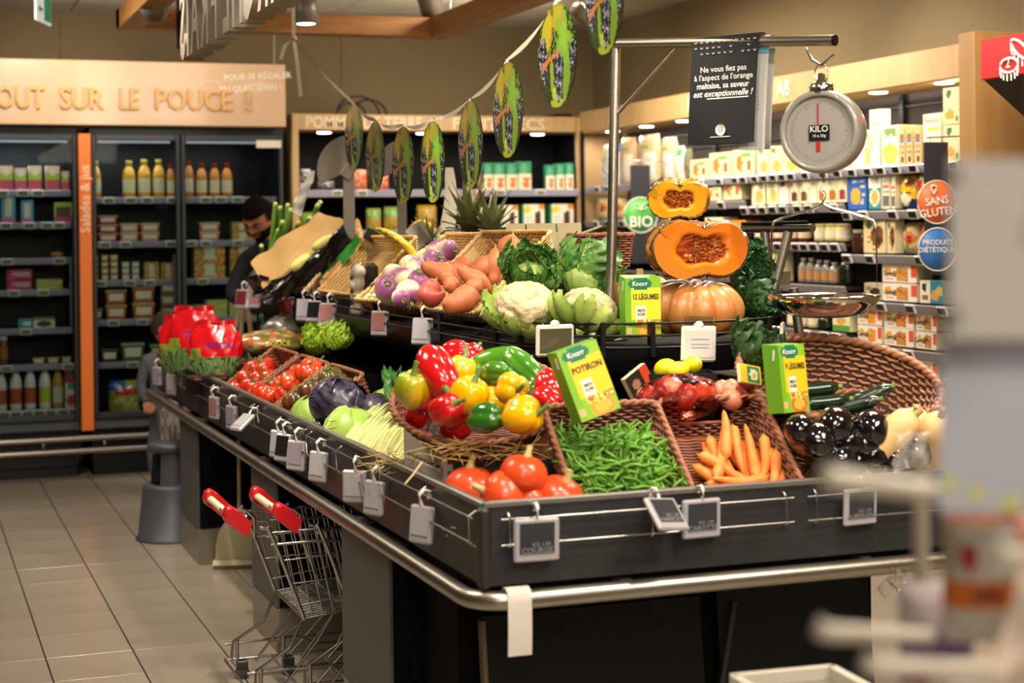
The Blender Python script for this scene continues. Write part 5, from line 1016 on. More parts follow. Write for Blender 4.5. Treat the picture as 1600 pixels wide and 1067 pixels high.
# aubergines
AUB = mat('aubergine_skin','#0c070c',.07,coat=.8); AUC = mat('aubergine_calyx','#7a8a3c',.6)
def aub():
    t = thing('aubergine','x','aubergine'); pr = [(0,-.085),(.022,-.08),(.038,-.065),(.045,-.04),(.044,-.01),(.038,.03),(.03,.06),(.02,.08),(.008,.088)]
    m = Msh().lathe(pr, 28)
    ob('flesh', m, t, mats=AUB); c = Msh().lathe([(.006,.12),(.008,.1),(.016,.088),(.026,.074),(.031,.06)],16,rib=lambda T: 1+.12*np.cos(5*T)); ob('calyx', c, t, mats=AUC); return t
au = Proto(aub); random.seed(3)
for i, (px, py, t, rot, s, lab) in enumerate([(1250,672,4.42,(1.2,.2,.6),.9,'aubergine at the back left of the basket'),(1272,690,4.25,(2.9,.3,.2),1.12,'large round aubergine beside the basket wall'),(1305,665,4.42,(1.5,.4,1.),1.1,'aubergine at basket back with straw behind it'),(1308,720,4.08,(.3,.3,.4),1.1,'aubergine with brown scar nearest the carrots'),
    (1322,693,4.25,(2.8,-.2,.3),1.,'aubergine in the middle of the heap'),(1360,672,4.25,(2.7,.2,.2),1.12,'topmost aubergine of the heap'),(1350,692,4.18,(2.9,.1,.9),.98,'aubergine just below the topmost one'),(1360,715,4.1,(2.6,.3,.2),.98,'small aubergine low in the heap centre'),(1390,712,4.05,(2.9,-.1,.6),1.08,'round aubergine, second from the right end'),(1426,712,4.05,(3.,.2,.2),1.05,'round aubergine at the right end of heap'),(1400,682,4.2,(2.4,.4,.2),1.,'aubergine under clear plastic at right'),(1335,722,4.0,(1.4,.2,1.5),.9,'aubergine lying low against the rim')]):
    p = atIn(px,py,t,.05); p.z = max(p.z,.885); rr = random.Random(i)
    dr = (_F+Vector((rr.uniform(-.35,.35),0,rr.uniform(-.55,.0)))).normalized(); p = p+dr*.035; au.put(lab, p, dr.to_track_quat('Z','Y').to_euler(), s*1.08, 'aubergines heaped in the right basket')
# carrots
CAR = mat('carrot_orange','#e2762a',.4,var=(3,'#ea9148',.7),bump=(40,.2),scl=(1,1,8))
def carrot(seed):
    def make():
        rg = np.random.default_rng(seed); L = rg.uniform(.15,.19); z = np.linspace(0,1,14); r = np.interp(z,[0,.04,.2,.7,.95,1],[.006,.015,.0165,.012,.006,.002]); b = rg.uniform(-.012,.012,2)
        t = thing('carrot','x','carrot'); ob('root', Msh().tube(np.stack([b[0]*np.sin(z*3),b[1]*np.sin(z*4),(z-.5)*L],-1), r, 10), t, mats=CAR); ob('stem_stub', Msh().tube([(0,0,-L/2-.001),(0,0,-L/2-.008)],[.005,.003],6), t, mats=GST); return t
    return Proto(make)
cr = [carrot(i) for i in range(4)]; random.seed(8)
CAP = [(1128,680,1120,735,.10),(1112,700,1122,740,.06),(1131,655,1133,700,.12),(1148,678,1160,725,.09),(1165,675,1180,735,.10),(1192,690,1188,745,.09),(1102,735,1160,752,.05),(1110,722,1150,745,.07),(1115,752,1195,745,.10),(1120,757,1180,762,.08),(1208,722,1222,750,.07),(1218,715,1240,752,.07),(1238,725,1250,752,.05),(1140,700,1165,745,.06),(1100,700,1112,745,.04),(1160,700,1172,748,.05),(1200,745,1240,765,.06),(1180,720,1192,752,.05),(1130,720,1142,755,.05),(1105,745,1130,765,.04),(1172,760,1225,748,.05),(1205,735,1200,757,.08)]
CL = row_labels([(a[0],a[1]) for a in CAP],'orange carrot','handled basket')
for i, (x0,y0,x1,y1,e) in enumerate(CAP):
    a = on_plane('carrot',x0,y0,e); b = on_plane('carrot',x1,y1,e*.8); c = (a+b)/2; d = (b-a)
    cr[i%4].put(CL[i], c, (d if i%2 else -d).to_track_quat('Z','Y').to_euler(), 1., 'carrots in the middle brown basket')
# green beans: every bean an object
BEA = mat('bean_green','#4f8420',.4,var=(9,'#76a83c',.7)); BM_ = []
for s in range(8):
    rg = np.random.default_rng(s); z = np.linspace(-.5,.5,9); L = rg.uniform(.09,.12); b = rg.uniform(-.03,.03); r = np.interp(z,[-.5,-.46,-.3,.4,.47,.5],[.0008,.0028,.0042,.004,.0022,.0008])
    BM_.append(Msh().tube(np.stack([z*L, b*(1-4*z*z)*.8, .004*np.sin(z*9+s)],-1), r, 6).mesh('green_bean', BEA))
M, w, l, h = BK['bean']; rg = np.random.default_rng(7); prs = []
for i in range(290):
    x = rg.uniform(-w*.45,w*.45); y = rg.uniform(-l*.50,l*.36); hill = .03+.105*max(0,1-(x/(w*.62))**2)*max(0,1-((y+.09)/(l*.62))**2)
    z = -h+.01+hill*rg.uniform(.75,1.05)+.012; p = M@Vector((x*.92,y*.95,z))
    o = ob('green_bean', BM_[i%8], None, p, label='thin green bean in the heap filling the left brown basket', cat='bean', group='green beans heaped in the wicker basket')
    e = M.to_3x3()@Euler((rg.uniform(0,6.28), rg.uniform(-.3,.3), rg.uniform(0,6.28)),'ZYX').to_matrix(); o.rotation_euler = e.to_euler()
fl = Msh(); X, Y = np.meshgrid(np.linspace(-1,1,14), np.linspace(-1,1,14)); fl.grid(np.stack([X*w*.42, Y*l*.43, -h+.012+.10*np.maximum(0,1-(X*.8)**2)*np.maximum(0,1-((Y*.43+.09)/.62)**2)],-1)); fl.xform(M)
ob('bean_bed', fl, None, mats=mat('bean_shadow','#28470f',.7), label='lower layer of green beans under the heap in basket', cat='beans', kind='stuff')  # filler sheet; the shade between the beans is in its dark green
# butternuts, cucumbers
BUT = mat('butternut_skin','#d9b27a',.45,var=(4,'#cfa468',.5))
def butt(): t = thing('butternut_squash','x','squash'); ob('flesh', Msh().lathe([(0,-.11),(.03,-.108),(.055,-.09),(.062,-.06),(.055,-.02),(.043,.02),(.04,.07),(.036,.10),(.02,.118),(0,.12)],24), t, mats=BUT); ob('stem', Msh().tube([(0,0,.115),(.003,0,.14)],[.009,.007],8), t, mats=DRY); return t
bn = Proto(butt)
for px, py, t, rot, s, lab in [(1374,672,4.55,(.7,.5,.3),1.1,'butternut squash standing behind the aubergines'),(1428,676,4.72,(.5,-.5,.2),1.2,'butternut squash, left one beside the cardboard box'),(1452,686,4.66,(.5,-.4,.4),1.2,'butternut squash, right one near the hanging white card')]: bn.put(lab, atT(px,py+24,t), rot, s, 'butternut squashes')
CUC = mat('courgette_dark','#0d1d10',.22,var=(30,'#1c351a',.6),coat=.4)
def cuc(): t = thing('courgette','x','courgette'); z = np.linspace(-.09,.09,12); ob('flesh', Msh().tube(np.stack([.006*np.cos(z*12),z*0,z],-1), np.interp(z,[-.09,-.08,-.05,.06,.08,.09],[.006,.021,.026,.024,.018,.009]), 14), t, mats=CUC); ob('stem', Msh().tube([(.004,0,.088),(.004,0,.104)],[.009,.011],6), t, mats=GST); return t
cu = Proto(cuc)
for px, py, t, rot, s, lab in [(1352,616,4.72,(0,1.15,-.5),1.1,'dark courgette at the right of the round basket'),(1335,628,4.66,(0,1.3,-.7),1.,'courgette under the right one in round basket'),(1268,603,4.7,(0,1.5,-.2),1.1,'courgette behind the nine vegetable soup carton'),(1290,622,4.66,(0,1.5,-.1),1.,'courgette glimpsed through the basket handle slot'),(1318,622,4.72,(0,1.2,-.3),.9,'short courgette in the middle of round basket')]: cu.put(lab, atT(px,py+4,t), rot, s*.78, 'courgettes in the large round basket')
# ============================================================ MORE PRODUCE
CRATEW = mat('pale_crate_wood','#c9c0b0',.7,var=(3,'#a69a86',.6)); CRATEB = mat('brown_crate_wood','#7d4524',.6,var=(3,'#5f3219',.7),scl=(6,1,1)); CARD = mat('cardboard_grey','#a89c78',.8,var=(2,'#9a8d69',.4)); KRAFT = mat('kraft_paper','#b8935a',.75,var=(4,'#a8824a',.5),bump=(14,.5))
# crates under the pepper basket
ct = thing('wooden_crate','pale weathered wooden crate under the pepper basket','crate',(1.445,4.43,.765),(0,0,.0))
p0 = ct.location.copy(); ct.location.z = .765
for k in range(3): ob('slat', Msh().box((.14,-.03,.045+k*.085),(.36,.012,.07),bev=.003), ct, mats=CRATEB if k < 3 else CRATEW); ob('slat', Msh().box((-.045,.16,.04+k*.085),(.012,.38,.075),bev=.003), ct, mats=CRATEW)
for x, y in ((-.035,-.02),(.31,-.02),(-.035,.34)): ob('corner_block', Msh().box((x,y,.12),(.03,.03,.24),bev=.003), ct, mats=CRATEW)
# straw
STRAW = mat('straw','#b9964f',.6,var=(12,'#d2b878',.7)); STP = mat('straw_pale','#d8c08a',.6)
def straw(label, fn, n, parent=None, L=(.05,.12), mt=STRAW, r=.0012, seed=0):
    rg = np.random.default_rng(seed); m = Msh()
    for i in range(n):
        c = Vector(fn(rg)); d = Vector(rg.normal(0,1,3)); d.z *= .35; d.normalize(); l = rg.uniform(*L); q = Vector(rg.normal(0,.25,3))
        m.tube([tuple(c+d*l*(u-.5)+q*l*(u-.5)**2*1.4) for u in (0,.25,.5,.75,1)], r, 4, cap=False)
    return ob('straw_litter', m, parent, mats=mt, label=label, cat='straw', kind='stuff')
def box_r(a, b): return lambda rg: tuple(rg.uniform(x,y) for x, y in zip(a,b))
straw('loose straw litter between the chard and wooden crate', lambda rg: atT(rg.uniform(575,690), 722+rg.normal(0,10), rg.uniform(4.8,5.0)), 70, seed=1)
straw('straw hanging over the crate below the pepper basket', lambda rg: atT(rg.uniform(665,840), 692+abs(rg.normal(0,14)), rg.uniform(4.45,4.52)), 55, L=(.06,.16), seed=2)
straw('straw under the squashes near the corner', lambda rg: (rg.uniform(1.36,1.62), rg.uniform(3.9,4.2), rg.uniform(.77,.83)), 220, seed=3)
straw('straw behind the aubergines in their basket', lambda rg: BK['egg'][0]@Vector((rg.uniform(-.14,.14), rg.uniform(-.05,.14), rg.uniform(-.10,-.06))), 160, seed=4)
sb = [('sweet potatoes','swp'),('turnips','turn')]
for nm, k in sb: straw('straw under the %s in their pale basket' % nm, lambda rg, k=k: BK[k][0]@Vector((rg.uniform(-.25,.25), rg.uniform(-.16,.0), rg.uniform(-.075,-.055))), 120, mt=STP, seed=len(nm))
for i,(x,y,t,lb) in enumerate(((645,742,4.25,'long loose straw stem sticking out over the steel rim'),(952,365+20,4.6,''))):
    if lb: ob('straw_stem', Msh().tube([tuple(atT(x-12,y+14,t-.02)),tuple(atT(x,y,t)),tuple(atT(x+14,y-20,t+.03))],.002,5), None, mats=STP, label=lb, cat='straw')
# turnips
TUR = mat('turnip_skin',None,.4,ramp=[(0,'#cfc39a'),(.62,'#d9cda4'),(.78,'#9c6088'),(1,'#7a3a68')],coat=.15,bump=(30,.1)); 
def turn():
    t = thing('turnip','x','turnip'); ob('root', Msh().ball((0,0,0),(.047,.047,.048),24,16,disp=lambda T,P,d: 1-.12*np.exp(-(P/.3)**2)+.25*np.exp(-((PI-P)/.16)**2)), t, mats=TUR)
    m = Msh()
    for i in range(6): a = i*1.05; m.tube([(.006*math.cos(a),.006*math.sin(a),.038),(.012*math.cos(a),.012*math.sin(a),.055+.004*(i%3))],[.004,.0025],5)
    ob('leaf_stubs', m, t, mats=mat('stub_green','#8a9a5a',.5)); return t
tn = Proto(turn)
for px,py,t,rot,s,lab in [(607,451,6.5,(.9,-.8,.2),1.3,'large purple topped turnip at the near left of basket'),(632,435,6.48,(-.5,.3,1),.95,'small magenta turnip with green crown'),(638,457,6.35,(2.6,.3,.4),1.15,'cream coloured turnip with its purple side turned away'),(626,465,6.3,(2,1,.4),.8,'little purple turnip squeezed under the cream one'),(656,441,6.4,(.6,-.3,.2),1.15,'pinkish turnip left of the sweet potatoes'),(652,424,6.6,(.4,.9,.3),1.15,'turnip in the middle row of turnips'),(675,412,6.7,(1.,.4,.1),1.3,'long pinkish turnip near the basket divider'),
    (683,394,6.85,(-.3,.2,.3),1.1,'turnip with green stub at the top of basket'),(700,391,6.8,(1.5,.5,.3),1.,'purple turnip at the top right of basket'),(664,405,6.9,(1.8,.1,.6),1.,'mottled turnip in the upper row'),(640,415,6.8,(1.,1.2,.6),1.,'pale turnip in the upper left row'),(614,428,6.75,(2.,.2,.6),.95,'pale turnip behind the large purple one'),(672,428,6.5,(1.6,.8,.6),1.,'turnip hidden between two others')]: tn.put(lab, atT(px,py,t-.12), rot, s*.92, 'turnips in the pale willow basket')
# sweet potatoes
SWP = mat('sweet_potato_skin','#b9693f',.5,var=(7,'#a65532',.6),bump=(18,.25)); SWR = mat('sweet_potato_red','#a33f34',.45,var=(7,'#b3503f',.6),bump=(18,.2))
def swp(L, R, mt, seed, nm='sweet_potato'):
    def make():
        rg = np.random.default_rng(seed); z = np.linspace(-1,1,18); r = R*np.maximum(1-np.abs(z)**2.4,.01)**.55*(1+.12*np.sin(z*5+seed)); r[0] = r[-1] = .002; b = rg.uniform(-.2,.2)
        t = thing(nm,'x','sweet potato'); ob('root', Msh().tube(np.stack([b*R*2*(1-z*z),.1*R*np.sin(z*4),z*L],-1), r, 18, up=(1,0,0)), t, mats=mt)
        ob('tip', Msh().tube([(0,0,L*.98),(.002,0,L+.015)],[.005,.002],6), t, mats=DRY); return t
    return Proto(make)
sp = [swp(.07,.042,SWP,0),swp(.085,.036,SWP,1),swp(.05,.047,SWR,2)]
for px,py,t,k,d,s,lab in [(677,458,5.85,2,(.1,-.4,1),1.02,'round red sweet potato at the near left of basket'),(722,470,5.62,0,(1,.2,.15),1.1,'plump orange sweet potato at the near right of basket'),(690,427,6.05,1,(.8,.2,-.35),1.15,'long orange sweet potato lying across the left wall'),(703,442,5.85,0,(.3,-.3,-1),.72,'short knobbly end of an orange sweet potato'),(742,437,5.8,1,(.7,-.3,-.6),.95,'reddish sweet potato in the basket middle'),(752,420,5.95,1,(1,.0,.5),1.,'forked tan sweet potato above the middle'),(798,395,6.0,0,(.3,.4,1),1.1,'big orange sweet potato at the upper right of basket'),(772,416,5.95,1,(.2,.3,1),.9,'sweet potato against the right wall of basket'),(720,418,6.1,0,(1,.4,.1),.9,'sweet potato behind the long one'),(740,455,5.7,0,(.6,0,1),.8,'sweet potato tucked against right rim')]:
    sp[k].put(lab, atT(px,py,t), Vector(d).to_track_quat('Z','Y').to_euler(), s*.93, 'sweet potatoes in the pale willow basket')
# garlic in a net tray
FILM = clear_mat('clear_film','#f2f2f0',.08,.18,.6)
GAR = mat('garlic_white','#d9d2c0',.45,var=(8,'#c4b9a2',.5),coat=.2)
g = thing('garlic_pack','tall clear pack of white garlic bulbs standing on upper tier','garlic pack',tuple(atT(560,487,6.85)))
g.location = atX(565,450,1.87)
for k in range(4): ob('bulb', Msh().ball((-.02+.006*(k%2),0,-.095+k*.055),(.034,.034,.03),24,12,disp=lambda T,P,d: 1+.06*np.cos(T*8)*np.sin(P)+.25*np.exp(-(P/.3)**2)), g, mats=GAR)
ob('pack_film', Msh().box((.012,0,0),(.115,.08,.22),bev=.02), g, mats=FILM); ob('dark_liner', Msh().box((.045,.01,.02),(.05,.07,.17),bev=.012), g, mats=mat('liner_dark','#25231f',.25))
yb = thing('yellow_net_bag','clear bag with yellow edges lying between garlic and turnips','bag',tuple(atT(600,440,6.35)))
M, w, l, h = BK['turn']; yb.matrix_world = M@Matrix.Translation((-w/2+.08,0,-.01)); yb.location = (M@Vector((-w/2+.09,-.03,.0))); yb.rotation_euler = M.to_euler()
ob('film', Msh().grid([[(x,y,.012*math.sin(x*40)+.01*math.sin(y*31)) for x in np.linspace(-.09,.09,12)] for y in np.linspace(-.22,.22,20)]), yb, mats=FILM)
ob('yellow_edge', Msh().tube([(.09*math.cos(u)*(1+.1*math.sin(3*u)),.22*math.sin(u),.01*math.sin(4*u)) for u in np.linspace(0,2*PI,32,endpoint=False)],.004,6,closed=True), yb, mats=mat('yellow_band','#d9bf2e',.4))
# bananas
BAN = mat('banana_yellow','#d9b423',.4,var=(6,'#c9a21c',.5)); 
def banana():
    t = thing('banana','x','banana'); a = np.linspace(-.9,.9,12); r = np.interp(a,[-.9,-.75,-.5,.5,.72,.9],[.005,.012,.018,.018,.011,.006]); ob('fruit', Msh().tube(np.stack([.12*np.cos(a)-.12,0*a,.12*np.sin(a)],-1), r, 7), t, mats=BAN); ob('stem', Msh().tube([(.12*math.cos(.9)-.12,0,.12*math.sin(.9)),(.12*math.cos(1.08)-.12,0,.12*math.sin(1.08))],[.006,.007],6), t, mats=mat('banana_stem','#7d5a2a',.6)); return t
ba = Proto(banana)
for i,(px,py,t) in enumerate([(618,378,7.3),(626,382,7.25),(634,388,7.2),(641,396,7.15),(648,404,7.1)]): ba.put('%s banana from left in the bunch behind the pale tray' % ordw(i), atT(px,py,t), (.2,-.5+i*.05,-.6+.12*i), 1.0, 'bananas in one bunch')
o = dup(ba.o,'single yellow banana end beside the pineapple leaves',atT(668,352,7.9),(0,-1.1,.4),.9); 
# pineapples
PLF = mat('pineapple_leaf','#68734a',.45,var=(6,'#8c8a5c',.6)); PTI = mat('pineapple_tip','#8a5426',.6); PNB = mat('pineapple_body','#a06a26',.6,var=(22,'#5d4a1e',.9),bump=(24,.6))
def pine(seed):
    def make():
        rg = np.random.default_rng(seed); t = thing('pineapple','x','pineapple')
        ob('body', Msh().ball((0,0,-.085),(.055,.055,.085),24,14), t, mats=PNB); Ls = []
        for i in range(34):
            a = i*2.4; q = i/34; el = .25+1.15*q; L = (.07+.11*q)*rg.uniform(.85,1.1); u = np.linspace(0,1,6); cx = u*L*math.cos(el)*(1+.2*u); z = u*L*math.sin(el)-.02*(1-q)*u*u+.012*q; w_ = np.array([.017,.019,.016,.011,.006,.0006])*(1.25-.3*q)
            P = np.stack([cx*math.cos(a),cx*math.sin(a),z],-1); m = Msh(); sd = np.array((-math.sin(a),math.cos(a),0.)); k = 3; ww = w_[:,None]
            G = np.stack([P-sd*ww, P-np.array((0,0,.004)), P+sd*ww],1); m.grid(G[:5]); m.grid(G[4:], mi=1 if i%3 == 0 else 0); Ls.append(m)
        for i, m in enumerate(Ls): ob('leaf', m, t, mats=[PLF,PTI])
        return t
    return Proto(make)
pa = [pine(1),pine(2)]
pa[0].put('pineapple with the tallest leafy crown, centre of the pair', atT(733,362,7.5), (0,.03,0), 1.42, 'pineapples behind the baskets'); pa[1].put('pineapple with reddish brown leaf tips at right', atT(768,366,7.4), (.1,.18,2.), 1.25, 'pineapples behind the baskets'); pa[0].put('pineapple mostly hidden, slim green leaves left of the pair', atT(672,388,7.6), (-.1,-.35,1.), .9, 'pineapples behind the baskets')
# cardboard boxes
cbx = thing('cardboard_box','open grey beige cardboard box behind sweet potatoes','cardboard box',tuple(atT(850,386,6.6)),(.0,0,-TH))
for (c, s, r) in (((0,0,0),(.30,.006,.2),(-.35,0,0)),((-.15,.1,-.03),(.006,.24,.16),(0,.1,0)),((.15,.1,-.03),(.006,.24,.16),(0,-.1,0)),((0,.2,-.02),(.30,.006,.18),(.1,0,0)),((.19,.10,.065),(.09,.2,.005),(0,-.35,0))): ob('cardboard_panel', Msh().box(c,s,rot=r), cbx, mats=CARD)
for x in (-.07,.05): ob('slot_cut', Msh().box((x,-.031,.075),(.004,.008,.03),rot=(-.35,0,.3)), cbx, mats=mat('slot_dark','#4a4030',.8))
cb2 = thing('cardboard_box','tan cardboard tray under the butternut squashes at right','cardboard box',tuple(atT(1425,690,4.75)),(0,0,0))
for (c,s) in (((0,-.12,-.02),(.34,.005,.10)),((0,.12,0),(.34,.005,.13)),((-.17,0,0),(.005,.24,.12)),((.17,0,0),(.005,.24,.12)),((0,0,-.07),(.34,.24,.005))): ob('cardboard_panel', Msh().box(c,s), cb2, mats=mat('cardboard_tan','#b08a55',.8))
# savoy cabbages: crinkled leaves
SAV = mat('savoy_leaf','#2c5f20',.42,var=(14,'#6b8f3e',.6),bump=(26,.8)); SAVL = mat('savoy_heart','#8a9c4c',.42,var=(10,'#64823a',.6),bump=(26,.8)); KAL = mat('kale_dark','#1c4220',.45,var=(14,'#2f5c2c',.6),bump=(30,.8)); SVV = mat('savoy_vein','#a9bd6c',.5); KVV = mat('kale_vein','#5f8a52',.5)
def leafm(L, W_, seed, ruff=.012, cup=.05, nu=26, nv=30):
    rg = np.random.default_rng(seed); U, V_ = np.meshgrid(np.linspace(-1,1,nu), np.linspace(0,1,nv)); wd = W_*np.sin(PI*np.clip(V_*.86+.1,0,1))**.55*(1+.05*np.sin(V_*40+seed)); ph = rg.uniform(0,6,6)
    e = np.abs(U)**3+np.clip((V_-.8)*4,0,1)*.8; X = U*wd+.4*ruff*np.sin(V_*30+ph[0])*e; Y = V_*L+.4*ruff*np.sin(U*16+ph[1])*e
    Z = cup*(U**2)+cup*1.5*V_**2+ruff*e*np.sin(V_*34+U*7+ph[2])+ruff*.25*np.sin(U*19+ph[3])*np.sin(V_*27+ph[4]); return np.stack([X,Y,Z],-1)
def leafhead(label, R, leaf, heart, vein, n, seed, L=.17, W_=.085, ruff=.012, name='savoy_cabbage', cat='cabbage'):
    def make():
        t = thing(name,label,cat); rg = np.random.default_rng(seed)
        if heart: ob('heart', Msh().ball((0,0,.0),(R,R,R*.9),40,26,disp=lambda T,P,d: 1+.03*np.sin(T*9+4*P)*np.sin(P*11)+.02*np.sin(T*17)*np.sin(P*19)), t, mats=heart)
        for i in range(n):
            a = i*2.4+rg.uniform(-.2,.2); P = leafm(L*rg.uniform(.8,1.1), W_*rg.uniform(.85,1.1), seed*20+i, ruff, .05); el = .15+.85*(i/n)
            Rm = Matrix.Rotation(a,3,'Z')@Matrix.Rotation(el,3,'X'); B = np.array(Rm); o = np.array((-math.sin(a)*R*.35, math.cos(a)*R*.35, -R*.6))
            lf = ob('leaf', Msh().grid(P@B.T+o), t, mats=leaf); mid = P[:, P.shape[1]//2]@B.T+o+B[:,2]*.0015; vm = Msh().tube(mid, np.linspace(.004,.001,len(mid)), 5, cap=False)
            for s in (-1,1):
                for j in (5,10,15,20,24):
                    c0 = P.shape[1]//2; pth = np.array([P[min(j+k2,len(P)-1), c0+s*k2*2] for k2 in range(0,6)]); vm.tube(pth@B.T+o+B[:,2]*.0016, np.linspace(.0022,.0006,6), 4, cap=False)
            ob('veins', vm, lf, mats=vein)
        return t
    return Proto(make)
sv = leafhead('x',.085,SAV,SAVL,SVV,11,3); kl = leafhead('x',.03,KAL,None,KVV,7,5,.19,.09,.014,'kale','kale')
sv.put('savoy cabbage with crinkled outer leaves, left of the two', atT(828,440,5.6), (.7,-.3,.2), .84, 'savoy cabbages'); sv.put('savoy cabbage with pale veined heart beside the pumpkins', atT(915,442,5.6), (.9,.25,1.6), .95, 'savoy cabbages')
kl.put('dark kale leaves behind the cut pumpkin at right', atT(1172,432,5.75), (.9,.2,-.4), .62, 'dark kale bunches'); kl.put('dark kale leaves beside the whole pumpkin at right', atT(1172,490,5.5), (.7,.1,.8), .72, 'dark kale bunches'); kl.put('dark kale leaf hanging low behind the pepper heap', atT(1150,510,5.6), (.7,.1,2.2), .5, 'dark kale bunches')
# cauliflowers
CAU = mat('cauliflower_curd','#b8aa84',.65,bump=(70,.6)); CLF = mat('cauliflower_leaf','#8aa845',.45,var=(6,'#b3c46a',.7),bump=(12,.3))
def cauli(seed):
    def make():
        rg = np.random.default_rng(seed); t = thing('cauliflower','x','cauliflower'); D = rg.normal(0,1,(70,3)); D[:,2] = np.abs(D[:,2])*.9-.1; D /= np.linalg.norm(D,axis=1,keepdims=True); E2 = rg.normal(0,1,(420,3)); E2 /= np.linalg.norm(E2,axis=1,keepdims=True)
        def disp(T, P, d):
            q = d.reshape(-1,3); m = (q@D.T).max(1).reshape(T.shape); m2 = (q@E2.T).max(1).reshape(T.shape); return .84+.17*np.sqrt(np.clip(1-(1-m)/.05,0,1))+.035*np.sqrt(np.clip(1-(1-m2)/.008,0,1))
        ob('curd', Msh().ball((0,0,0),(.095,.095,.075),96,56,disp=disp), t, mats=CAU)
        for i in range(9):
            a = i*.7+rg.uniform(-.1,.1); P = leafm(.105*rg.uniform(.8,1.1),.04,seed*9+i,.006,.03,12,14); B = np.array(Matrix.Rotation(a,3,'Z')@Matrix.Rotation(.12+.16*(i%2),3,'X')); o = np.array((-math.sin(a)*.06,math.cos(a)*.06,-.075))
            ob('leaf', Msh().grid(P@B.T+o), t, mats=CLF)
        return t
    return Proto(make)
ca = cauli(2)
ca.put('white cauliflower left, above the cream framed price tag', atT(822,480,5.32), (.4,-.1,.2), 1.05, 'cauliflowers'); ca.put('cauliflower wrapped in pale green leaves beside soup carton', atT(920,487,5.25), (.45,.0,1.9), .97, 'cauliflowers')
# pumpkins
MUS = mat('musquee_skin','#b06c34',.4,var=(3,'#857f42',.5),coat=.2,bump=(9,.1),scl=(3,3,.7)); 
def mus_r(T, P, d): return (1-.13*np.abs(np.cos(T*5.5))**5*np.sin(P)**.7)*(1-.42*np.exp(-(P/.42)**2)-.3*np.exp(-((PI-P)/.42)**2))
t = thing('pumpkin','whole ribbed tan pumpkin under the cut pumpkin halves','pumpkin',tuple(atT(1084,481,5.40)),(.1,0,.2)); ob('flesh', Msh().ball((0,0,0),(.166,.166,.108),88,26,disp=mus_r), t, mats=MUS); ob('stem_scar', Msh().ball((0,0,.058),(.02,.02,.008),10,6), t, mats=DRY)
t = thing('pumpkin','orange pumpkin behind the twelve vegetable soup carton','pumpkin',tuple(atT(1000,462,5.55)),(0,0,.9)); ob('flesh', Msh().ball((0,0,0),(.11,.11,.085),88,26,disp=mus_r), t, mats=MUS); ob('stem', Msh().tube([(0,0,.04),(0,0,.09)],[.014,.012],8), t, mats=DRY)
def half_pumpkin(label, R, loc, yaw, tilt, flesh, inner, seed, hz=.68, skin=MUS):
    """ribbed pumpkin cut by the local XZ plane; the cut face looks along -Y"""
    t = thing('cut_pumpkin_half', label, 'pumpkin', tuple(loc), (tilt,0,yaw)); n = 44
    th = np.linspace(0,PI,n); ph = np.linspace(0,PI,27); T, Pn = np.meshgrid(th, ph); d = np.stack([np.sin(Pn)*np.cos(T),np.sin(Pn)*np.sin(T),np.cos(Pn)],-1); k = mus_r(T,Pn,d); P = d*k[...,None]*np.array((R,R,R*hz))
    ob('skin', Msh().grid(P), t, mats=skin)
    out = np.concatenate([P[:,0], P[::-1,-1][1:-1]]); c0 = np.array((0,0,0.)); rg = np.random.default_rng(seed)
    S = np.array([1,.985,.97,.9,.8,.7,.6,.52,.48,.4,.3,.2,.1,.02]); G = []; C = []
    for i, s in enumerate(S):
        ring = out*s; ang = np.arctan2(out[:,2], out[:,0]); cav = np.clip((.56-s)/.1,0,1); ring = ring.copy(); sx = np.where(cav>0,1.,1.); ring[:,1] = .028*cav*(R/.15)+cav*.012*np.sin(ang*9+s*20)+.004*cav*np.sin(ang*23+s*50); G.append(ring)
        base = lin('#c9843f') if i < 1 else np.array(lin(flesh)) if s > .56 else np.array(lin(inner)); C.append(np.tile(base,(len(out),1))*(1 if s > .56 else (.75+.45*rg.random((len(out),1)))))
    m = Msh(); m.grid(np.array(G), closed_v=True, col=np.array(C)[:-1]); ob('cut_face', m, t, mats=mat('cut_flesh',None,.3,attr=True,coat=.35,bump=(50,.15)))
    f = Msh(); 
    for i in range(60):
        a = rg.uniform(0,2*PI); r = R*rg.uniform(.1,.46); x, z = r*math.cos(a), r*math.sin(a)*.62; f.tube([(x,.03,z),(x+rg.normal(0,.012),.004,z+rg.normal(0,.01)),(x+rg.normal(0,.02),.018,z+rg.normal(0,.012))],.0018,4)
    ob('fibres', f, t, mats=mat('pumpkin_fibre','#b55a1e',.4,coat=.3), kind='stuff'); sd = Msh()
    for i in range(16): a = rg.uniform(0,2*PI); r = R*rg.uniform(.15,.42); sd.ball((r*math.cos(a),.018,r*math.sin(a)*.6),(.009,.003,.006),8,6)
    ob('seeds', sd, t, mats=mat('pumpkin_seed','#c98f4a',.4), kind='stuff')
    W2 = P*1.02+np.random.default_rng(seed+1).normal(0,.0035,P.shape); ob('cling_film', Msh().grid(W2), t, mats=FILM); ob('film_knot', Msh().grid([[(-R*.93+.03*u-.01*math.sin(v*3),.03*math.cos(v),R*.42+.03*math.sin(v)*u) for v in np.linspace(0,2*PI,12)] for u in np.linspace(.1,1,4)]), t, mats=FILM); return t
half_pumpkin('large cut pumpkin half showing orange flesh and seed cavity', .166, atT(1102,389,5.30), .22, .04, '#e0761a', '#c4561a', 1).scale = (1.22,1.0,1.0)
half_pumpkin('smaller cut pumpkin piece in cling film on top of pile', .10, atT(1062,312,5.34), -.35, .22, '#e8a212', '#dd7a18', 2, .74, mat('pumpkin_yellow_skin','#e0a01c',.3,coat=.5))
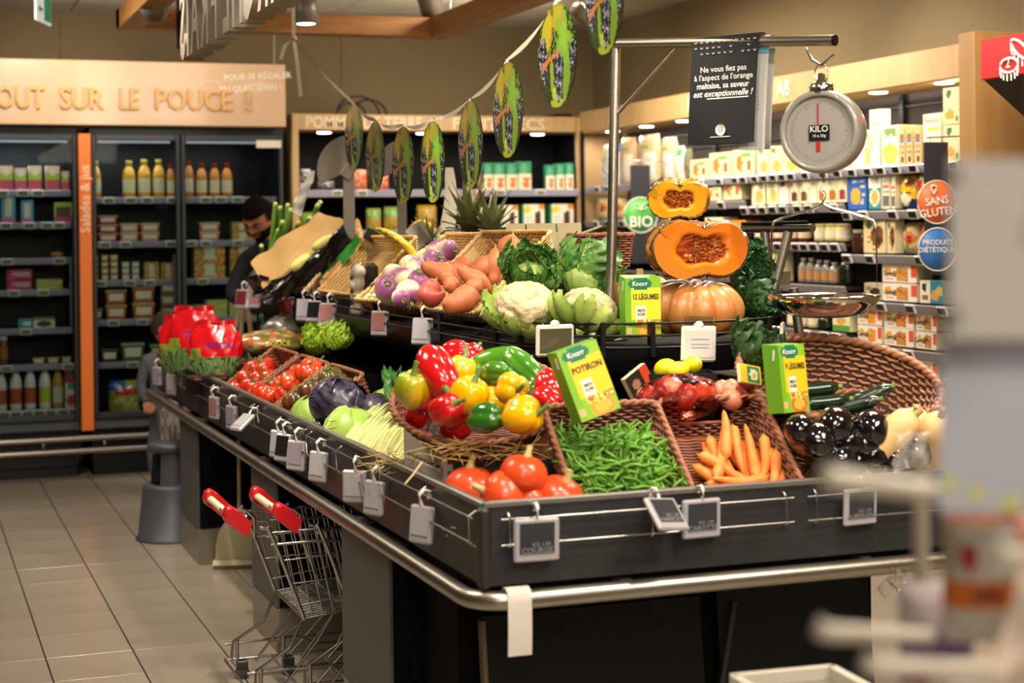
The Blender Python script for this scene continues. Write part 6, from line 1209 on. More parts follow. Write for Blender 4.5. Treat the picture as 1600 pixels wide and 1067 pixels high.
# soup cartons
CKS = [('12 LÉGUMES','green and yellow soup carton on upper tier reading 12 légumes',(1000,480),5.18,.115,.185,(0,0,-.12),['#c7c92e','#d98a2e']),('POTIRON','green and yellow soup carton leaning in the bean basket',(913,597),4.34,.118,.19,(-.22,-.28,.05),['#e0b41c','#dd8a2e']),('9 LÉGUMES','green and yellow soup carton reading 9 légumes at right',(1228,592),4.62,.098,.185,(-.12,0,.25),['#e0b41c','#c9542e'])]
for s_, lab, (px,py), t, w, h, rot, cc in CKS:
    p = atT(px,py,t); o = thing('soup_carton', lab, 'carton', tuple(p), (rot[0],rot[1],rot[2]-.0), 'soup cartons')
    fr_ = paint(['#7cab22',('r',.0,.0,.16,1,'#6fa31f'),('r',.16,.3,1,.82,cc[0]),('e',.42,.9,.34,.1,'#0f6a4e'),('r',.3,.30,.58,.52,'#d9d4c4'),('e',.62,.12,.3,.12,cc[1]),('e',.62,.12,.22,.08,'#e3a53a'),('n',.3,.2,.95,.3,'#c9482a','#d9822e','#5d9a2c','#c9d05a'),('r',.05,.07,.16,.16,'#d9a07a')],24,30)
    m = Msh(); u, v = np.meshgrid(np.linspace(-w/2,w/2,25), np.linspace(-h/2,h/2,31)); m.grid(np.stack([u,np.full(u.shape,-.032),v],-1), col=fr_, smooth=False)
    x, y, z = w/2,.032,h/2; m.add([(-x,-y,-z),(x,-y,-z),(x,y,-z),(-x,y,-z),(-x,-y,z),(x,-y,z),(x,y,z+.008),(-x,y,z+.008)],[(1,2,6,5),(2,3,7,6),(3,0,4,7),(0,3,2,1),(4,5,6,7)],smooth=False,col=lin('#5f9a22')); ob('carton_body', m, o, mats=PRINT)
    ob('straw_seam', Msh().box((-x-.0008,-.012,z*.72),(.002,.006,h*.16),rot=(.2,0,0)), o, mats=WHITEP); TX = mat('carton_ink','#3c3a16',.5); tt_ = text('lettering',s_,.02,TX,o,(.07*w,-.0335,h*.18),(PI/2,0,0),bold=.03); bw = max(v.co.x for v in tt_.data.vertices)*2; tt_.scale = (w*.74/bw, 1.15, 1); text('lettering','Knorr',.020,LW,o,(-.01,-.0335,h*.40),(PI/2,0,0)); text('lettering','MIDI\nSOIR',.012,TX,o,(-.006,-.0335,-h*.08),(PI/2,0,0))
# spring onions, paper, black liner
ONG = mat('onion_green','#6f9a34',.4,var=(3,'#4f7f2a',.7),scl=(1,1,3)); ONW = mat('onion_cut_pale','#b9c66e',.5)
def onion(L, seed):
    def make():
        rg = np.random.default_rng(seed); t = thing('spring_onion','x','spring onion'); z = np.linspace(0,1,8); b = rg.uniform(-.05,.05,2)
        ob('leaf', Msh().tube(np.stack([b[0]*z*z,b[1]*z*z,z*L],-1), np.interp(z,[0,.3,1],[.013,.010,.011]), 8), t, mats=ONG); ob('cut_end', Msh().tube([(b[0],b[1],L),(b[0],b[1],L+.012)],[.0112,.0105],8), t, mats=ONW); return t
    return Proto(make)
on = [onion(.26,1),onion(.22,2),onion(.30,3)]
for i,(px,py,qx,qy) in enumerate([(420,405,433,328),(424,410,445,345),(430,408,447,322),(435,405,458,338),(445,400,470,345),(455,390,490,335),(462,385,505,328),(470,380,512,338),(450,395,484,350),(412,412,438,372),(408,415,415,380),(430,400,478,352),(440,398,452,330),(476,372,500,318)]):
    a = atT(px,py,8.9); b = atT(qx,qy,8.75); d = b-a; on[i%3].put('green spring onion, base %s from left in the bunch' % ordw(i), a, d.to_track_quat('Z','Y').to_euler(), (1.05,1.05,d.length/[.26,.22,.30][i%3]), 'spring onions in the far basket')
def sheet(label, name, cat, C, mt, amp=.012, nu=16, nv=24, seed=0, thick=None, **k):
    rg = np.random.default_rng(seed); A, B, D, E_ = [np.array(c) for c in C]; U, V_ = np.meshgrid(np.linspace(0,1,nu), np.linspace(0,1,nv)); U3, V3 = U[...,None], V_[...,None]
    P = A*(1-U3)*(1-V3)+B*U3*(1-V3)+D*U3*V3+E_*(1-U3)*V3; ph = rg.uniform(0,6,6); n = np.cross(B-A, E_-A); n /= np.linalg.norm(n)
    P = P+n*(amp*(np.sin(U*7+ph[0]+3*V_)+.6*np.sin(V_*13+ph[1]+2*U)+.3*np.sin(U*19+V_*23+ph[2])))[...,None]; return ob(name, Msh().grid(P), None, mats=mt, label=label, cat=cat, **k)
sheet('crumpled brown paper draped over the far onion basket','brown_paper','paper',[atT(395,410,8.55),atT(412,452,8.3),atT(560,352,8.05),atT(500,332,8.4)],KRAFT,.014,seed=3)
sheet('end of brown paper curling right of the dispenser post','brown_paper','paper',[atT(540,352,8.3),atT(540,376,8.2),atT(570,380,8.2),atT(562,345,8.3)],KRAFT,.012,seed=4)
BPL = mat('black_plastic','#0c0c0d',.16,coat=.7,bump=(16,.9))
sheet('glossy black plastic liner hanging over the fence at far left','black_plastic_liner','plastic liner',[atT(391,415,8.9),atT(392,462,8.8),atT(432,480,8.2),atT(425,435,8.2)],BPL,.02,seed=5)
sheet('black plastic liner under the brown paper','black_plastic_liner','plastic liner',[atT(425,440,8.22),atT(430,470,8.15),atT(552,395,7.95),atT(540,350,8.05)],BPL,.022,seed=6)
sheet('black plastic liner behind the spring onions','black_plastic_liner','plastic liner',[atT(425,395,8.8),atT(445,402,8.6),atT(500,365,8.5),atT(480,352,8.8)],BPL,.015,seed=7)
CHI = mat('endive_pale','#d3cf8a',.4,var=(6,'#c0bf4c',.6))
def endive(): t = thing('endive','x','endive'); ob('head', Msh().lathe([(0,-.07),(.018,-.065),(.026,-.03),(.024,.02),(.012,.06),(0,.075)],14,rib=lambda T:1+.06*np.cos(3*T)), t, mats=CHI); ob('leaf_edge', Msh().tube([(.02,.01,-.03),(.02,.008,.02),(.008,.004,.065)],.002,4), t, mats=mat('endive_edge','#b8b93c',.5)); return t
en = Proto(endive); en.put('pale endive under the brown paper edge',atT(472,408,8.1),(.3,.9,.4),1.,'endives'); en.put('pale endive beside the dispenser post',atT(505,378,8.1),(.3,1.,.2),.95,'endives')
sheet('bright green plastic wrap behind pale tray basket','green_wrap','wrapper',[atT(500,440,8.05),atT(512,446,7.95),atT(566,372,7.8),atT(552,368,7.9)],mat('green_plastic','#2c9a32',.3,coat=.5),.006,seed=8)
AVO = mat('avocado_skin','#2a241c',.4,bump=(60,.5))
av = thing('avocado_tray','cardboard tray with green triangular ends holding dark avocados','avocado tray',tuple(atX(462,445,1.90)),(0,-.35,-1.3)); av.scale = (.8,.8,.8)
ob('tray', Msh().box((0,0,-.02),(.22,.12,.03),bev=.008), av, mats=mat('tray_tan','#8a6d4c',.7))
for x in (-.07,0,.07): ob('avocado', Msh().lathe([(0,-.045),(.025,-.04),(.034,-.015),(.028,.02),(.014,.042),(0,.047)],16,c=(x,0,.015),rot=(1.3,0,x*9)), av, mats=AVO)
ob('green_end', Msh().add([(-.03,-.07,-.03),(.06,-.07,-.03),(.02,-.075,.05),(-.03,-.062,-.03),(.06,-.062,-.03),(.02,-.067,.05)],[(0,1,2),(3,5,4)],smooth=False), av, mats=MATS['green_plastic'])
dup_ = dup(av, 'second avocado tray with green label beside the first', atX(492,436,1.93), (0,-.35,-1.2))
bx = thing('black_label_box','small black and green box behind the dispenser post','box',tuple(atT(583,368,7.9)),(0,.5,-.2)); ob('body', Msh().box((0,0,0),(.08,.06,.06),bev=.004), bx, mats=BLACKP); ob('green_edge', Msh().box((0,-.031,.026),(.08,.004,.006)), bx, mats=MATS['green_plastic'])
sc_ = thing('metal_scoop','bright metal scoop standing in the dark basket','scoop',tuple(atT(665,385,7.45)),(.2,-.6,0)); ob('blade', Msh().grid([[(.045*math.cos(a),.03*math.sin(a),z) for a in np.linspace(-.3,PI+.3,12)] for z in np.linspace(0,.11,5)]), sc_, mats=mat('scoop_metal','#c9c4ba',.3,.6)); ob('handle', Msh().tube([(0,.03,0),(0,.035,-.08)],.009,8), sc_, mats=STEEL)
# ------------------------------------------------------------ lower tray, far end
REDB = mat('red_bag_plastic','#c4101c',.14,coat=.8,bump=(14,.7)); LEEK = mat('leek_green','#4a6a35',.5,var=(8,'#7d9a5c',.7))
def red_bag(label, px, py, t, w, h, seed):
    o = thing('vegetable_bag', label, 'bag', tuple(atT(px,py,t)), (0,0,-TH), 'red topped vegetable bags'); rg = np.random.default_rng(seed)
    U, V_ = np.meshgrid(np.linspace(0,2*PI,41)[:-1], np.linspace(0,1,18)); rr = (.62+.5*np.sin(PI*np.clip(V_*.8+.1,0,1)))*(1+.06*np.sin(U*5+V_*9+seed)+.05*np.sin(U*11-V_*14)); rr = np.where(V_>.85, rr*(1-.1*(V_-.85)/.15), rr)
    P = np.stack([w/2*rr*np.cos(U), w*.3*rr*np.sin(U)*(1-.55*V_), V_*h+.02*h*np.sin(U*3+seed)*(V_>.7)],-1); k = 7
    low = lin('#3f5a2c'); C = np.zeros((17,40,3)); C[:] = lin('#bf0f1a'); C[:6] = lin('#3c5a30'); C[5] = lin('#4f7a34'); rgc = rg.random((6,40,1)); C[:6] = np.array(lin('#2c4524'))*(1-rgc)+np.array(lin('#7d9a5c'))*rgc; C[9:11,4:16] = lin('#7d1a5c'); C[5:9,22:27] = lin('#7a8a35'); C[9:11,28:36] = lin('#8a1a50')
    ob('bag_skin', Msh().grid(P, closed_v=True, col=C), o, mats=mat('bag_print',None,.15,attr=True,coat=.8,bump=(22,.6)))
    ob('bag_top', Msh().grid([[(w*.44*(u-.5)*2*(1-.05*v), .01*math.sin(u*17+seed)*(1+v), h*(.97+.10*v)+.008*math.sin(u*9)) for u in np.linspace(0,1,22)] for v in np.linspace(0,1,4)]), o, mats=REDB)
    for i in range(9): x = (i-4)*w*.1; 
    m = Msh()
    for i in range(9): x = (i-4)*w*.09; m.tube([(x,-w*.2,.01),(x+rg.normal(0,.006),-w*.27,h*.2),(x+rg.normal(0,.008),-w*.25,h*.36)],.006,5)
    ob('leaf_blades', m, o, mats=LEEK, kind='stuff'); return o
red_bag('taller red topped bag of greens behind at the far corner', 305,575,8.35,.24,.29,1); red_bag('shorter red topped bag of greens in front', 337,584,7.75,.22,.23,2)
rb = red_bag('red topped bag of greens at the far left edge', 283,580,8.6,.2,.27,3)
def pillow(name, label, cat, px, py, t, w, d, h, cols, seed, rot=(0,0,0), m_=None, nn=.9):
    rg = np.random.default_rng(seed); C = np.array([lin(c) for c in cols])
    def disp(T,P,dd): return 1+.05*np.sin(T*5+P*6+seed)+.04*np.sin(T*9-P*11)
    k = rg.integers(0,len(C),(12,28)); b = Msh().ball((0,0,0),(w/2,d/2,h/2),28,12,disp=disp,col=lambda q: C[k]); return ob(name, b, None, tuple(atT(px,py,t)), rot, mats=m_ or MATS['bag_print'], label=label, cat=cat)
pc = pillow('vegetable_bag','clear orange printed bag of carrots and leaves behind red bags','bag',425,536,8.0,.36,.25,.13,['#7d4a22','#6d6a2c','#8a8a5c','#5d5a2c','#a85a28'],1)
text('lettering','DOUCE',.035,mat('yellow_ink','#d9c82a',.5),pc,(.0,-.128,.005),(PI/2,0,0))
LET = mat('lettuce_green','#94b82c',.45,var=(12,'#b5d04a',.7),bump=(20,.5))
lt_ = leafhead('x',.05,LET,None,LET,12,9,.12,.06,.016,'lettuce','lettuce')
lt_.put('bright green curly lettuce under the upper tier', atT(495,545,7.4), (.4,0,0), .8, 'lettuces'); lt_.put('bright green lettuce tucked beside the first one', atT(520,538,7.2), (.5,.3,1.), .7, 'lettuces')
pillow('clear_bag','greyish translucent bag behind the lettuces','bag',455,516,8.3,.3,.2,.16,['#57504a','#6b635c','#4a4440'],3)
sheet('long dark green leaf hanging from the upper tier','hanging_leaf','leaf',[atT(405,490,8.4),atT(412,490,8.4),atT(414,528,8.4),atT(408,528,8.4)],KAL,.006,6,12)
# cherry tomato trays
CHT = mat('cherry_tomato','#8f1710',.12,coat=.7); ct_ = Msh().ball((0,0,0),(.0135,)*3,10,7).mesh('cherry_tomato', CHT)
k = 0
for (px,py,t) in ((330,592,8.0),(352,573,8.35),(378,566,8.6)):
    o = thing('tomato_punnet', ['dark punnet of cherry tomatoes nearest the steel rim','middle dark punnet of cherry tomatoes','farthest dark punnet of cherry tomatoes by the bags'][k], 'punnet', tuple(atT(px,py,t)), (0,0,.1)); k += 1; o.location.z = max(o.location.z-.03,.80)
    b = Msh()
    for (c,s) in (((0,-.08,.0),(.2,.003,.07)),((0,.08,0),(.2,.003,.07)),((-.1,0,0),(.003,.16,.07)),((.1,0,0),(.003,.16,.07)),((0,0,-.035),(.2,.16,.003))): b.box(c,s)
    ob('tray', b, o, mats=mat('punnet_dark','#1f120e',.3,coat=.4)); 
    for i in range(7):
        for j in range(5): ob('cherry_tomato', ct_, o, ((i-3)*.027+random.uniform(-.004,.004),(j-2)*.028,.018+random.uniform(-.006,.008)))
    ob('film', Msh().box((0,0,.045),(.2,.16,.003)), o, mats=FILM)
# bags and boxes under the tier, near end
ONI = mat('onion_net_red','#a8382a',.3,var=(14,'#d2794c',.9),coat=.5,bump=(60,.5))
def netbag(label, px, py, t, w, d, h, n, seed, mt):
    o = thing('net_bag', label, 'net bag', tuple(atT(px,py,t))); rg = np.random.default_rng(seed)
    for i in range(n): x, y = rg.uniform(-w*.35,w*.35), rg.uniform(-d*.3,d*.3); ob('onion', Msh().ball((x,y,rg.uniform(-h*.2,h*.25)),(.034,.034,.032),16,10,disp=lambda T,P,dd: 1+.12*np.exp(-(P/.3)**2)), o, mats=mt)
    ob('net', Msh().ball((0,0,0),(w/2,d/2,h/2),30,14,disp=lambda T,P,dd: 1+.07*np.sin(T*4+seed)+.04*np.sin(P*9)), o, mats=clear_mat('red_net_film','#e0a090',.15,.2,.8)); return o
netbag('red net bag of onions behind the handled carrot basket', 1062,622,4.72,.26,.2,.13,11,1,ONI); netbag('smaller net bag of pinkish shallots behind carrot basket', 1150,618,4.75,.14,.12,.09,6,2,mat('shallot_pink','#c47a5a',.35,coat=.4))
LEM = mat('lemon_yellow','#d9c91c',.35,bump=(60,.2)); lm = fruit('lemon','x','lemon',0,(.03,.03,.038),LEM,top=-.12,bot=-.1,nu=18,nv=12,seed=3,stem=stalk(.003,.004,GST,1.0))
lm.put('lemon in the black tray under the tier, left', atT(1040,576,4.95),(1.3,0,.5),1.,'lemons'); lm.put('lemon in the black tray under the tier, right', atT(1060,578,4.9),(1.4,0,1.5),.85,'lemons'); lm.put('lemon half hidden behind the white paper tag', atT(1082,570,4.95),(1.3,0,.1),.9,'lemons')
bt_ = thing('black_tray','black plastic tray holding lemons under the upper tier','tray',tuple(atT(1050,590,4.93)),(0,0,-.3)); 
for (c,s) in (((0,-.07,.0),(.24,.004,.035)),((0,.07,0),(.24,.004,.035)),((-.12,0,0),(.004,.14,.035)),((.12,0,0),(.004,.14,.035)),((0,0,-.02),(.24,.14,.004))): ob('tray_wall', Msh().box(c,s), bt_, mats=BLACKP)
bc = thing('black_crate','slotted black plastic crate under the onions and lemons','crate',(2.33,4.58,.765)); CW, CD, CH = .74,.30,.30
for (c,s) in (((0,-CD/2,.02),(CW,.012,.04)),((0,-CD/2,CH-.02),(CW,.012,.04)),((0,CD/2,CH/2),(CW,.012,CH)),((-CW/2,0,CH/2),(.012,CD,CH)),((CW/2,0,CH/2),(.012,CD,CH)),((0,0,CH-.03),(CW-.02,CD-.02,.008))): ob('crate_panel', Msh().box(c,s,bev=.002), bc, mats=BLACKP)
for i in range(15): ob('crate_slat', Msh().box(((i-7)*.05,-CD/2,CH/2),(.022,.010,CH-.08)), bc, mats=BLACKP)
sp_ = thing('spice_packet','small yellow and green packet beside the shallots','packet',tuple(atT(1172,600,4.72)),(-.3,.2,.3)); ob('packet', carton(.085,.012,.055,['#d9b42a',('r',.35,.1,.95,.9,'#2c7a4a'),('e',.65,.5,.2,.3,'#d8d6b4'),('e',.65,.45,.1,.15,'#c9a02c')]), sp_, mats=PRINT)
sp2 = thing('spice_packet','dark red and black packet beside the onion bag','packet',tuple(atT(1005,612,4.85)),(-.1,-.5,.3)); ob('packet', carton(.09,.02,.07,['#1c1512',('r',.7,0,1,1,'#b5381c'),('e',.35,.5,.16,.24,'#8f6a4a')]), sp2, mats=PRINT)
GG = mat('dark_greens','#1c3a18',.5,var=(9,'#3c5c2a',.7),bump=(20,.6))
kl2 = leafhead('x',.03,GG,None,GG,8,6,.12,.05,.012,'herb_bunch','herbs'); kl2.put('bunch of dark herbs in the shade left of big basket', atT(1170,575,4.95),(.5,0,.4),1.,'herb bunches')
sheet('clear plastic bag rumpled over the aubergines at right','clear_plastic_bag','plastic bag',[atT(1392,672,4.12),atT(1400,735,4.0),atT(1452,735,4.02),atT(1448,680,4.2)],mat('soft_film','#cfc8c4',.25,alpha=.16),.010,seed=9)
# tall clear bag under the counter at right
sheet('clear plastic bag hanging from the island base at right','clear_plastic_bag','plastic bag',[atT(1388,885,4.2),atT(1384,935,4.2),atT(1418,925,4.25),atT(1408,890,4.25)],FILM,.02,seed=10)
# ============================================================ GARLAND OF GRAPE DISCS
TAPE = mat('cream_ribbon','#d6cbb2',.6)
def grape_disc():
    n = 46; rg = np.random.default_rng(4); u, v = np.meshgrid((np.arange(n)+.5)/n*2-1, (np.arange(n)+.5)/n*2-1); C = np.zeros((n,n,3))+lin('#1c2415')
    def put(m, c): C[m] = lin(c)
    nz = rg.random((n,n))
    put((nz<.35)&(v>.0), '#6d8a1c'); put((nz>.8)&(v>.0), '#22282e'); put((nz<.25)&(v<=.0), '#3c4f14')
    for (a,b,rx,ry,c) in ((-.25,-.45,.10,.5,'#7d9a2c'),(.55,-.55,.22,.55,'#6f8e22'),(-.55,.55,.35,.45,'#a8a024'),(.15,.72,.4,.3,'#98981f'),(-.1,-.75,.15,.2,'#a7b83c'),(.0,-.95,.5,.12,'#98a626')): put(((u-a)/rx)**2+((v-b)/ry)**2+.5*nz < 1.1, c)
    a = np.arctan2(v-.35,u-.38); r = np.hypot((u-.38)/1.0,(v-.35)/1.5); put(r < .36+.09*np.cos(5*a)+.03*np.cos(17*a), '#6c9c2a'); put(r < .18+.05*np.cos(5*a), '#7aa834')
    for (cx,cy,w,h_) in ((.12,-.42,.2,.5),(-.72,-.05,.2,.55),(.82,-.1,.12,.4)):
        m = (((u-cx)/w)**2+((v-cy)/h_)**2) < 1; g = ((np.sin(u*34)+np.sin(v*22+u*9))>0); put(m, '#14131c'); put(m&g&(nz>.3), '#6f7594'); put(m&g&(nz>.85), '#a9aec4')
    for (x0,y0,x1,y1) in ((-.75,-.15,.2,.08),(-.3,.3,-.15,1.),(.3,.55,.35,1.),(-.8,-.3,-.35,.0)):
        t = np.clip(((u-x0)*(x1-x0)+(v-y0)*(y1-y0))/((x1-x0)**2+(y1-y0)**2),0,1); put(np.hypot(u-x0-t*(x1-x0), v-y0-t*(y1-y0)) < .045, '#b5703a')
    t = thing('grape_disc','x','hanging disc'); R = .15; m = Msh()
    U, V_ = np.meshgrid(np.linspace(-1,1,n+1), np.linspace(-1,1,n+1)); X = U*np.sqrt(1-V_**2/2)*R; Z = V_*np.sqrt(1-U**2/2)*R
    for sy, y in ((1,-.0012),(-1,.0012)):
        P = np.stack([X,np.full(X.shape,y),Z],-1); k = C if sy == 1 else C[:, ::-1]; m.grid(P if sy == 1 else P[:, ::-1], col=k)
    ob('printed_card', m, t, mats=mat('card_print',None,.35,attr=True,coat=.3)); ob('hang_tab', Msh().box((0,0,R+.004),(.02,.003,.012)), t, mats=WHITEP); return t
gd = Proto(grape_disc); DS = [(213,553,99),(245,586,110),(258,630,120),(253,676,127),(226,735,136),(172,793,149),(87,870,162),(0,944,170)]
DN = ['farthest grape photo disc, behind the fan shaped dispenser','second grape disc from left, partly in shadow','third grape disc from left, lowest one of the garland','fourth grape disc from left near the lowest point','fifth grape disc, just above the pineapple crowns','sixth grape disc, over the dried fruit sign','large seventh grape disc near top of picture','nearest grape disc, cut by the top picture edge']
DP = []
for (cy,cx,h), lb in zip(DS, DN):
    p = atT(cx,cy,.3*2600/h); i = len(DP); DP.append(p); gd.put(lb, p, (0,0,-PI/2+[.03,0,.01,0,-.04,-.03,0,-.05][i]), 1., 'round grape photo discs on the garland')
gl = thing('ribbon_garland','cream ribbon sagging from oak beam across the island carrying discs','ribbon',(0,0,0))
K = atT(459,60,9.2); pts = [K]+[p+Vector((0,0,.158)) for p in DP]+[atT(1010,-130,4.1)]; fine = []
for a, b in zip(pts[:-1], pts[1:]):
    for u in np.linspace(0,1,8)[:-1]: q = a.lerp(b,u); q.z -= .02*math.sin(PI*u); fine.append(tuple(q))
tw = np.array([(0,math.sin(i*.5)*.8,math.cos(i*.5)) for i in range(len(fine))]); ob('ribbon', Msh().ribbon(fine,.018,tw), gl, mats=TAPE)
m = Msh(); m.ribbon([tuple(K+Vector((.0,0,.42))),tuple(K+Vector((0,0,.2))),tuple(K)],.02,(1,0,0)); m.ribbon([tuple(K),tuple(K+Vector((-.05,0,-.04))),tuple(K+Vector((-.075,0,-.12)))],.022,(1,.2,0)); m.ribbon([tuple(K),tuple(K+Vector((.02,0,-.15))),tuple(K+Vector((.035,0,-.32)))],.022,(1,.2,0)); m.ball(tuple(K),(.018,.014,.018),8,6)
ob('ribbon_knot', m, gl, mats=TAPE)
ob('thin_pole', Msh().tube([(atT(455,172,11.0).x,11.0+.35,2.41),(atT(455,172,11.0).x,11.35,3.13)],.012,8), None, mats=mat('pole_grey','#7d7464',.4,.5), label='thin grey vertical pole above the corner of potato unit', cat='pole')
# ============================================================ BAG DISPENSERS
DSP = mat('dispenser_metal','#7d766a',.42,.55,bump=(40,.04))
def dispenser(label, px, py_top, py_bot, t, w, flip=1):
    b = atT(px,py_bot,t); tp_ = atT(px,py_top,t); o = thing('bag_dispenser', label, 'bag dispenser', (b.x,b.y,1.225), (0,0,-TH), 'bag dispensers on the island'); H_ = tp_.z-1.225
    ob('post', Msh().box((0,0,H_/2),(w,.012,H_),bev=.003), o, mats=DSP); ob('base_plate', Msh().box((0,0,.004),(w*1.8,.08,.008),bev=.002), o, mats=DSP)
    for z in (.03,.055): ob('bolt', Msh().lathe([(.0,-.004),(.006,-.002),(.006,.003)],10,c=(.01,-.007,H_-z),rot=(PI/2,0,0)), o, mats=CHROME)
    R = w*3.0; fan = [(0,0,.02)]+[( -flip*R*math.cos(a), 0, .02+R*math.sin(a)) for a in np.linspace(-.42,1.35,18)]
    m = Msh(); F = [(x+w*.3*flip,-.012,z+H_-.02) for x,_,z in fan]; Bk = [(x,.012,z) for x,_,z in F]; m.ngon(F); m.ngon(Bk[::-1]); m.grid([[a,b_] for a,b_ in zip(F+F[:1],Bk+Bk[:1])], smooth=False); ob('fan_guard', m, o, mats=DSP)
    ob('fan_clamp', Msh().box((0,-.016,H_-.01),(w*1.05,.012,.07),rot=(0,.6*flip,0),bev=.004), o, mats=DSP); return o, H_, R
d1, H1, R1 = dispenser('steel post with fan shaped guard holding produce bags, nearest', 547,265,470,8.05,.056)
d2, H2, R2 = dispenser('second steel bag dispenser post behind the garland discs', 629,262,420,8.6,.048,1)
sheet('wrinkled translucent bag tail hanging from the nearest dispenser','produce_bag','plastic bag',[atT(470,286,7.9),atT(486,286,7.9),atT(471,338,7.9),atT(455,330,7.9)],mat('bag_milky','#b9bdb2',.35,alpha=.8,coat=.3,bump=(30,.4)),.012,8,14,2)
sheet('dark roll end of produce bags at fan tip','bag_roll','plastic bag',[atT(483,268,7.95),atT(492,268,7.95),atT(488,288,7.9),atT(472,290,7.9)],MATS['bag_milky'],.008,5,6,4)
# white curved panel behind the pineapples
wp = thing('white_scale_column','pale curved plastic column behind the pineapple crowns','column',tuple(atT(696,395,8.2)),(0,0,-TH)); ob('column', Msh().grid([[(.045*u-.02+.05*math.sin(v*2.2),.01*u*u,.42*v) for u in np.linspace(-1,1,6)*(1-v*.5)] for v in np.linspace(0,1,12)]), wp, mats=mat('column_cream','#cfcab2',.5))
# ============================================================ GALLOWS, BANNERS, SCALE
gw = thing('scale_gallows','brushed steel gallows pole that carries the dial scale','pole stand',(0,0,0)); P0 = atT(960,412,5.45); P1 = atT(968.5,68,5.45); P1.x, P1.y = P0.x+.015, P0.y; P2 = atT(1303,63,4.95); P1.z = atT(968,68,(P1-O_).dot(_F)).z
base = Vector((P0.x-.02,P0.y,1.23))
ob('upright', Msh().tube([tuple(base),tuple(P1)],.0165,14), gw, mats=STEEL); ob('arm', Msh().tube([tuple(P1-Vector((.01,0,0))),tuple(P2)],.0165,14), gw, mats=STEEL); ob('end_cap', Msh().tube([tuple(P2),tuple(P2+(P2-P1).normalized()*.006)],.0172,14), gw, mats=BLACKP)
q = P1.lerp(P2,.32); ob('brace', Msh().tube([tuple(P1.lerp(base,.25)),tuple(q)],.006,8), gw, mats=STEEL); ob('base_plate', Msh().lathe([(0,0),(.06,0),(.06,.008),(.02,.012)],20,c=tuple(base-Vector((0,0,.002)))), gw, mats=STEEL)
ax = (P2-P1).normalized(); yawA = math.atan2(ax.y,ax.x)
def banner(label, px0, px1, py0, py1, mt, build, off=0., drop=0.):
    def s_of(px): # parameter along the arm under a pixel column
        best = min(np.linspace(0,1,400), key=lambda u: abs(((P1.lerp(P2,u)-O_).dot(_R)/((P1.lerp(P2,u)-O_).dot(_F)))*FPX+800-ROLL*290-px)); return best
    a = P1.lerp(P2,s_of(px0)); b = P1.lerp(P2,s_of(px1)); c = (a+b)/2; t = (c-O_).dot(_F); w = (b-a).length; h = (py1-py0)/2600*t
    o = thing('hanging_banner', label, 'banner', tuple(c+Vector((0,off,.016))), (0,0,yawA)); P = [[(x, -.018 if off <= 0 else .02, z) for x in np.linspace(-w/2,w/2,2)] for z in np.linspace(.0,-h,10)]
    P = np.array([[(x+ (-.0)*z, -.0185+.004*math.sin(z*9), z) for x in np.linspace(-w/2,w/2,8)] for z in np.linspace(.0,-h,12)]); P[:,:,0] += P[:,:,2]*.07; Bk = P.copy(); Bk[:,:,1] = .0185+(Bk[:,:,1]+.0185)
    m = Msh(); m.grid(P); m.grid(np.array([[(x,.0185*math.cos(a_)*-1,.0+.004*math.sin(a_)+.001) for x in np.linspace(-w/2,w/2,3)] for a_ in np.linspace(0,PI,7)])); m.grid(Bk[:, ::-1]); ob('banner_cloth', m, o, mats=mt); build(o,w,h); return o
def bb(o, w, h):
    sh = lambda z: z*.07
    text('lettering',"Ne vous fiez pas\nà l'aspect de l'orange",w*.105,LW,o,(sh(-h*.34),-.0235,-h*.34),(PI/2,0,0),bold=.004); text('lettering','maltaise, sa saveur',w*.105,LW,o,(sh(-h*.46),-.0235,-h*.455),(PI/2,0,0)); text('lettering','est exceptionnelle !',w*.112,LW,o,(sh(-h*.55),-.0235,-h*.53),(PI/2,0,0),font_shear=.35)
    ob('underline', Msh().box((.02-h*.04,-.0235,-h*.575),(w*.62,.001,.003)), o, mats=LW); ob('logo_disc', Msh().lathe([(0,0),(.018,0),(.018,.001)],24,rot=(PI/2,0,0)), o, (sh(-h*.87),-.0235,-h*.87), mats=LW); text('lettering','U',.022,REDP,o,(sh(-h*.87),-.0255,-h*.87),(PI/2,0,0)); ob('rule', Msh().box((sh(-h*.94),-.0235,-h*.935),(w*.3,.001,.002)), o, mats=LW)
    d = Msh(); rg = np.random.default_rng(2)
    for i in range(11):
        for j in range(3): x = (i-5)*w*.088; z = -.012-j*.018; d.tube([(x+.004*math.cos(a),-.024,z+.004*math.sin(a)) for a in np.linspace(PI,2*PI,5)],.0012,4) if rg.random() < .75 else None
    ob('smile_pattern', d, o, mats=LW, kind='stuff')
banner('black banner about the maltaise orange hanging on the steel arm',1088,1192,68,235,mat('banner_black','#121116',.55,coat=.1),bb)
def gb(o, w, h):
    ob('blue_band', Msh().box((0,-.0225,-h*.10),(w*.95,.001,h*.09)), o, mats=mat('band_teal','#5b93a6',.6))
    for k in range(9): ob('text_line', Msh().box((-.02,-.0235,-h*(.36+.035*k)),(w*.6,.0008,.002)), o, mats=mat('line_grey','#8f8f8c',.6))
banner('grey white paper notice hanging behind the black banner',1180,1219,56,232,mat('notice_grey','#a9a8a4',.7),gb,.045)
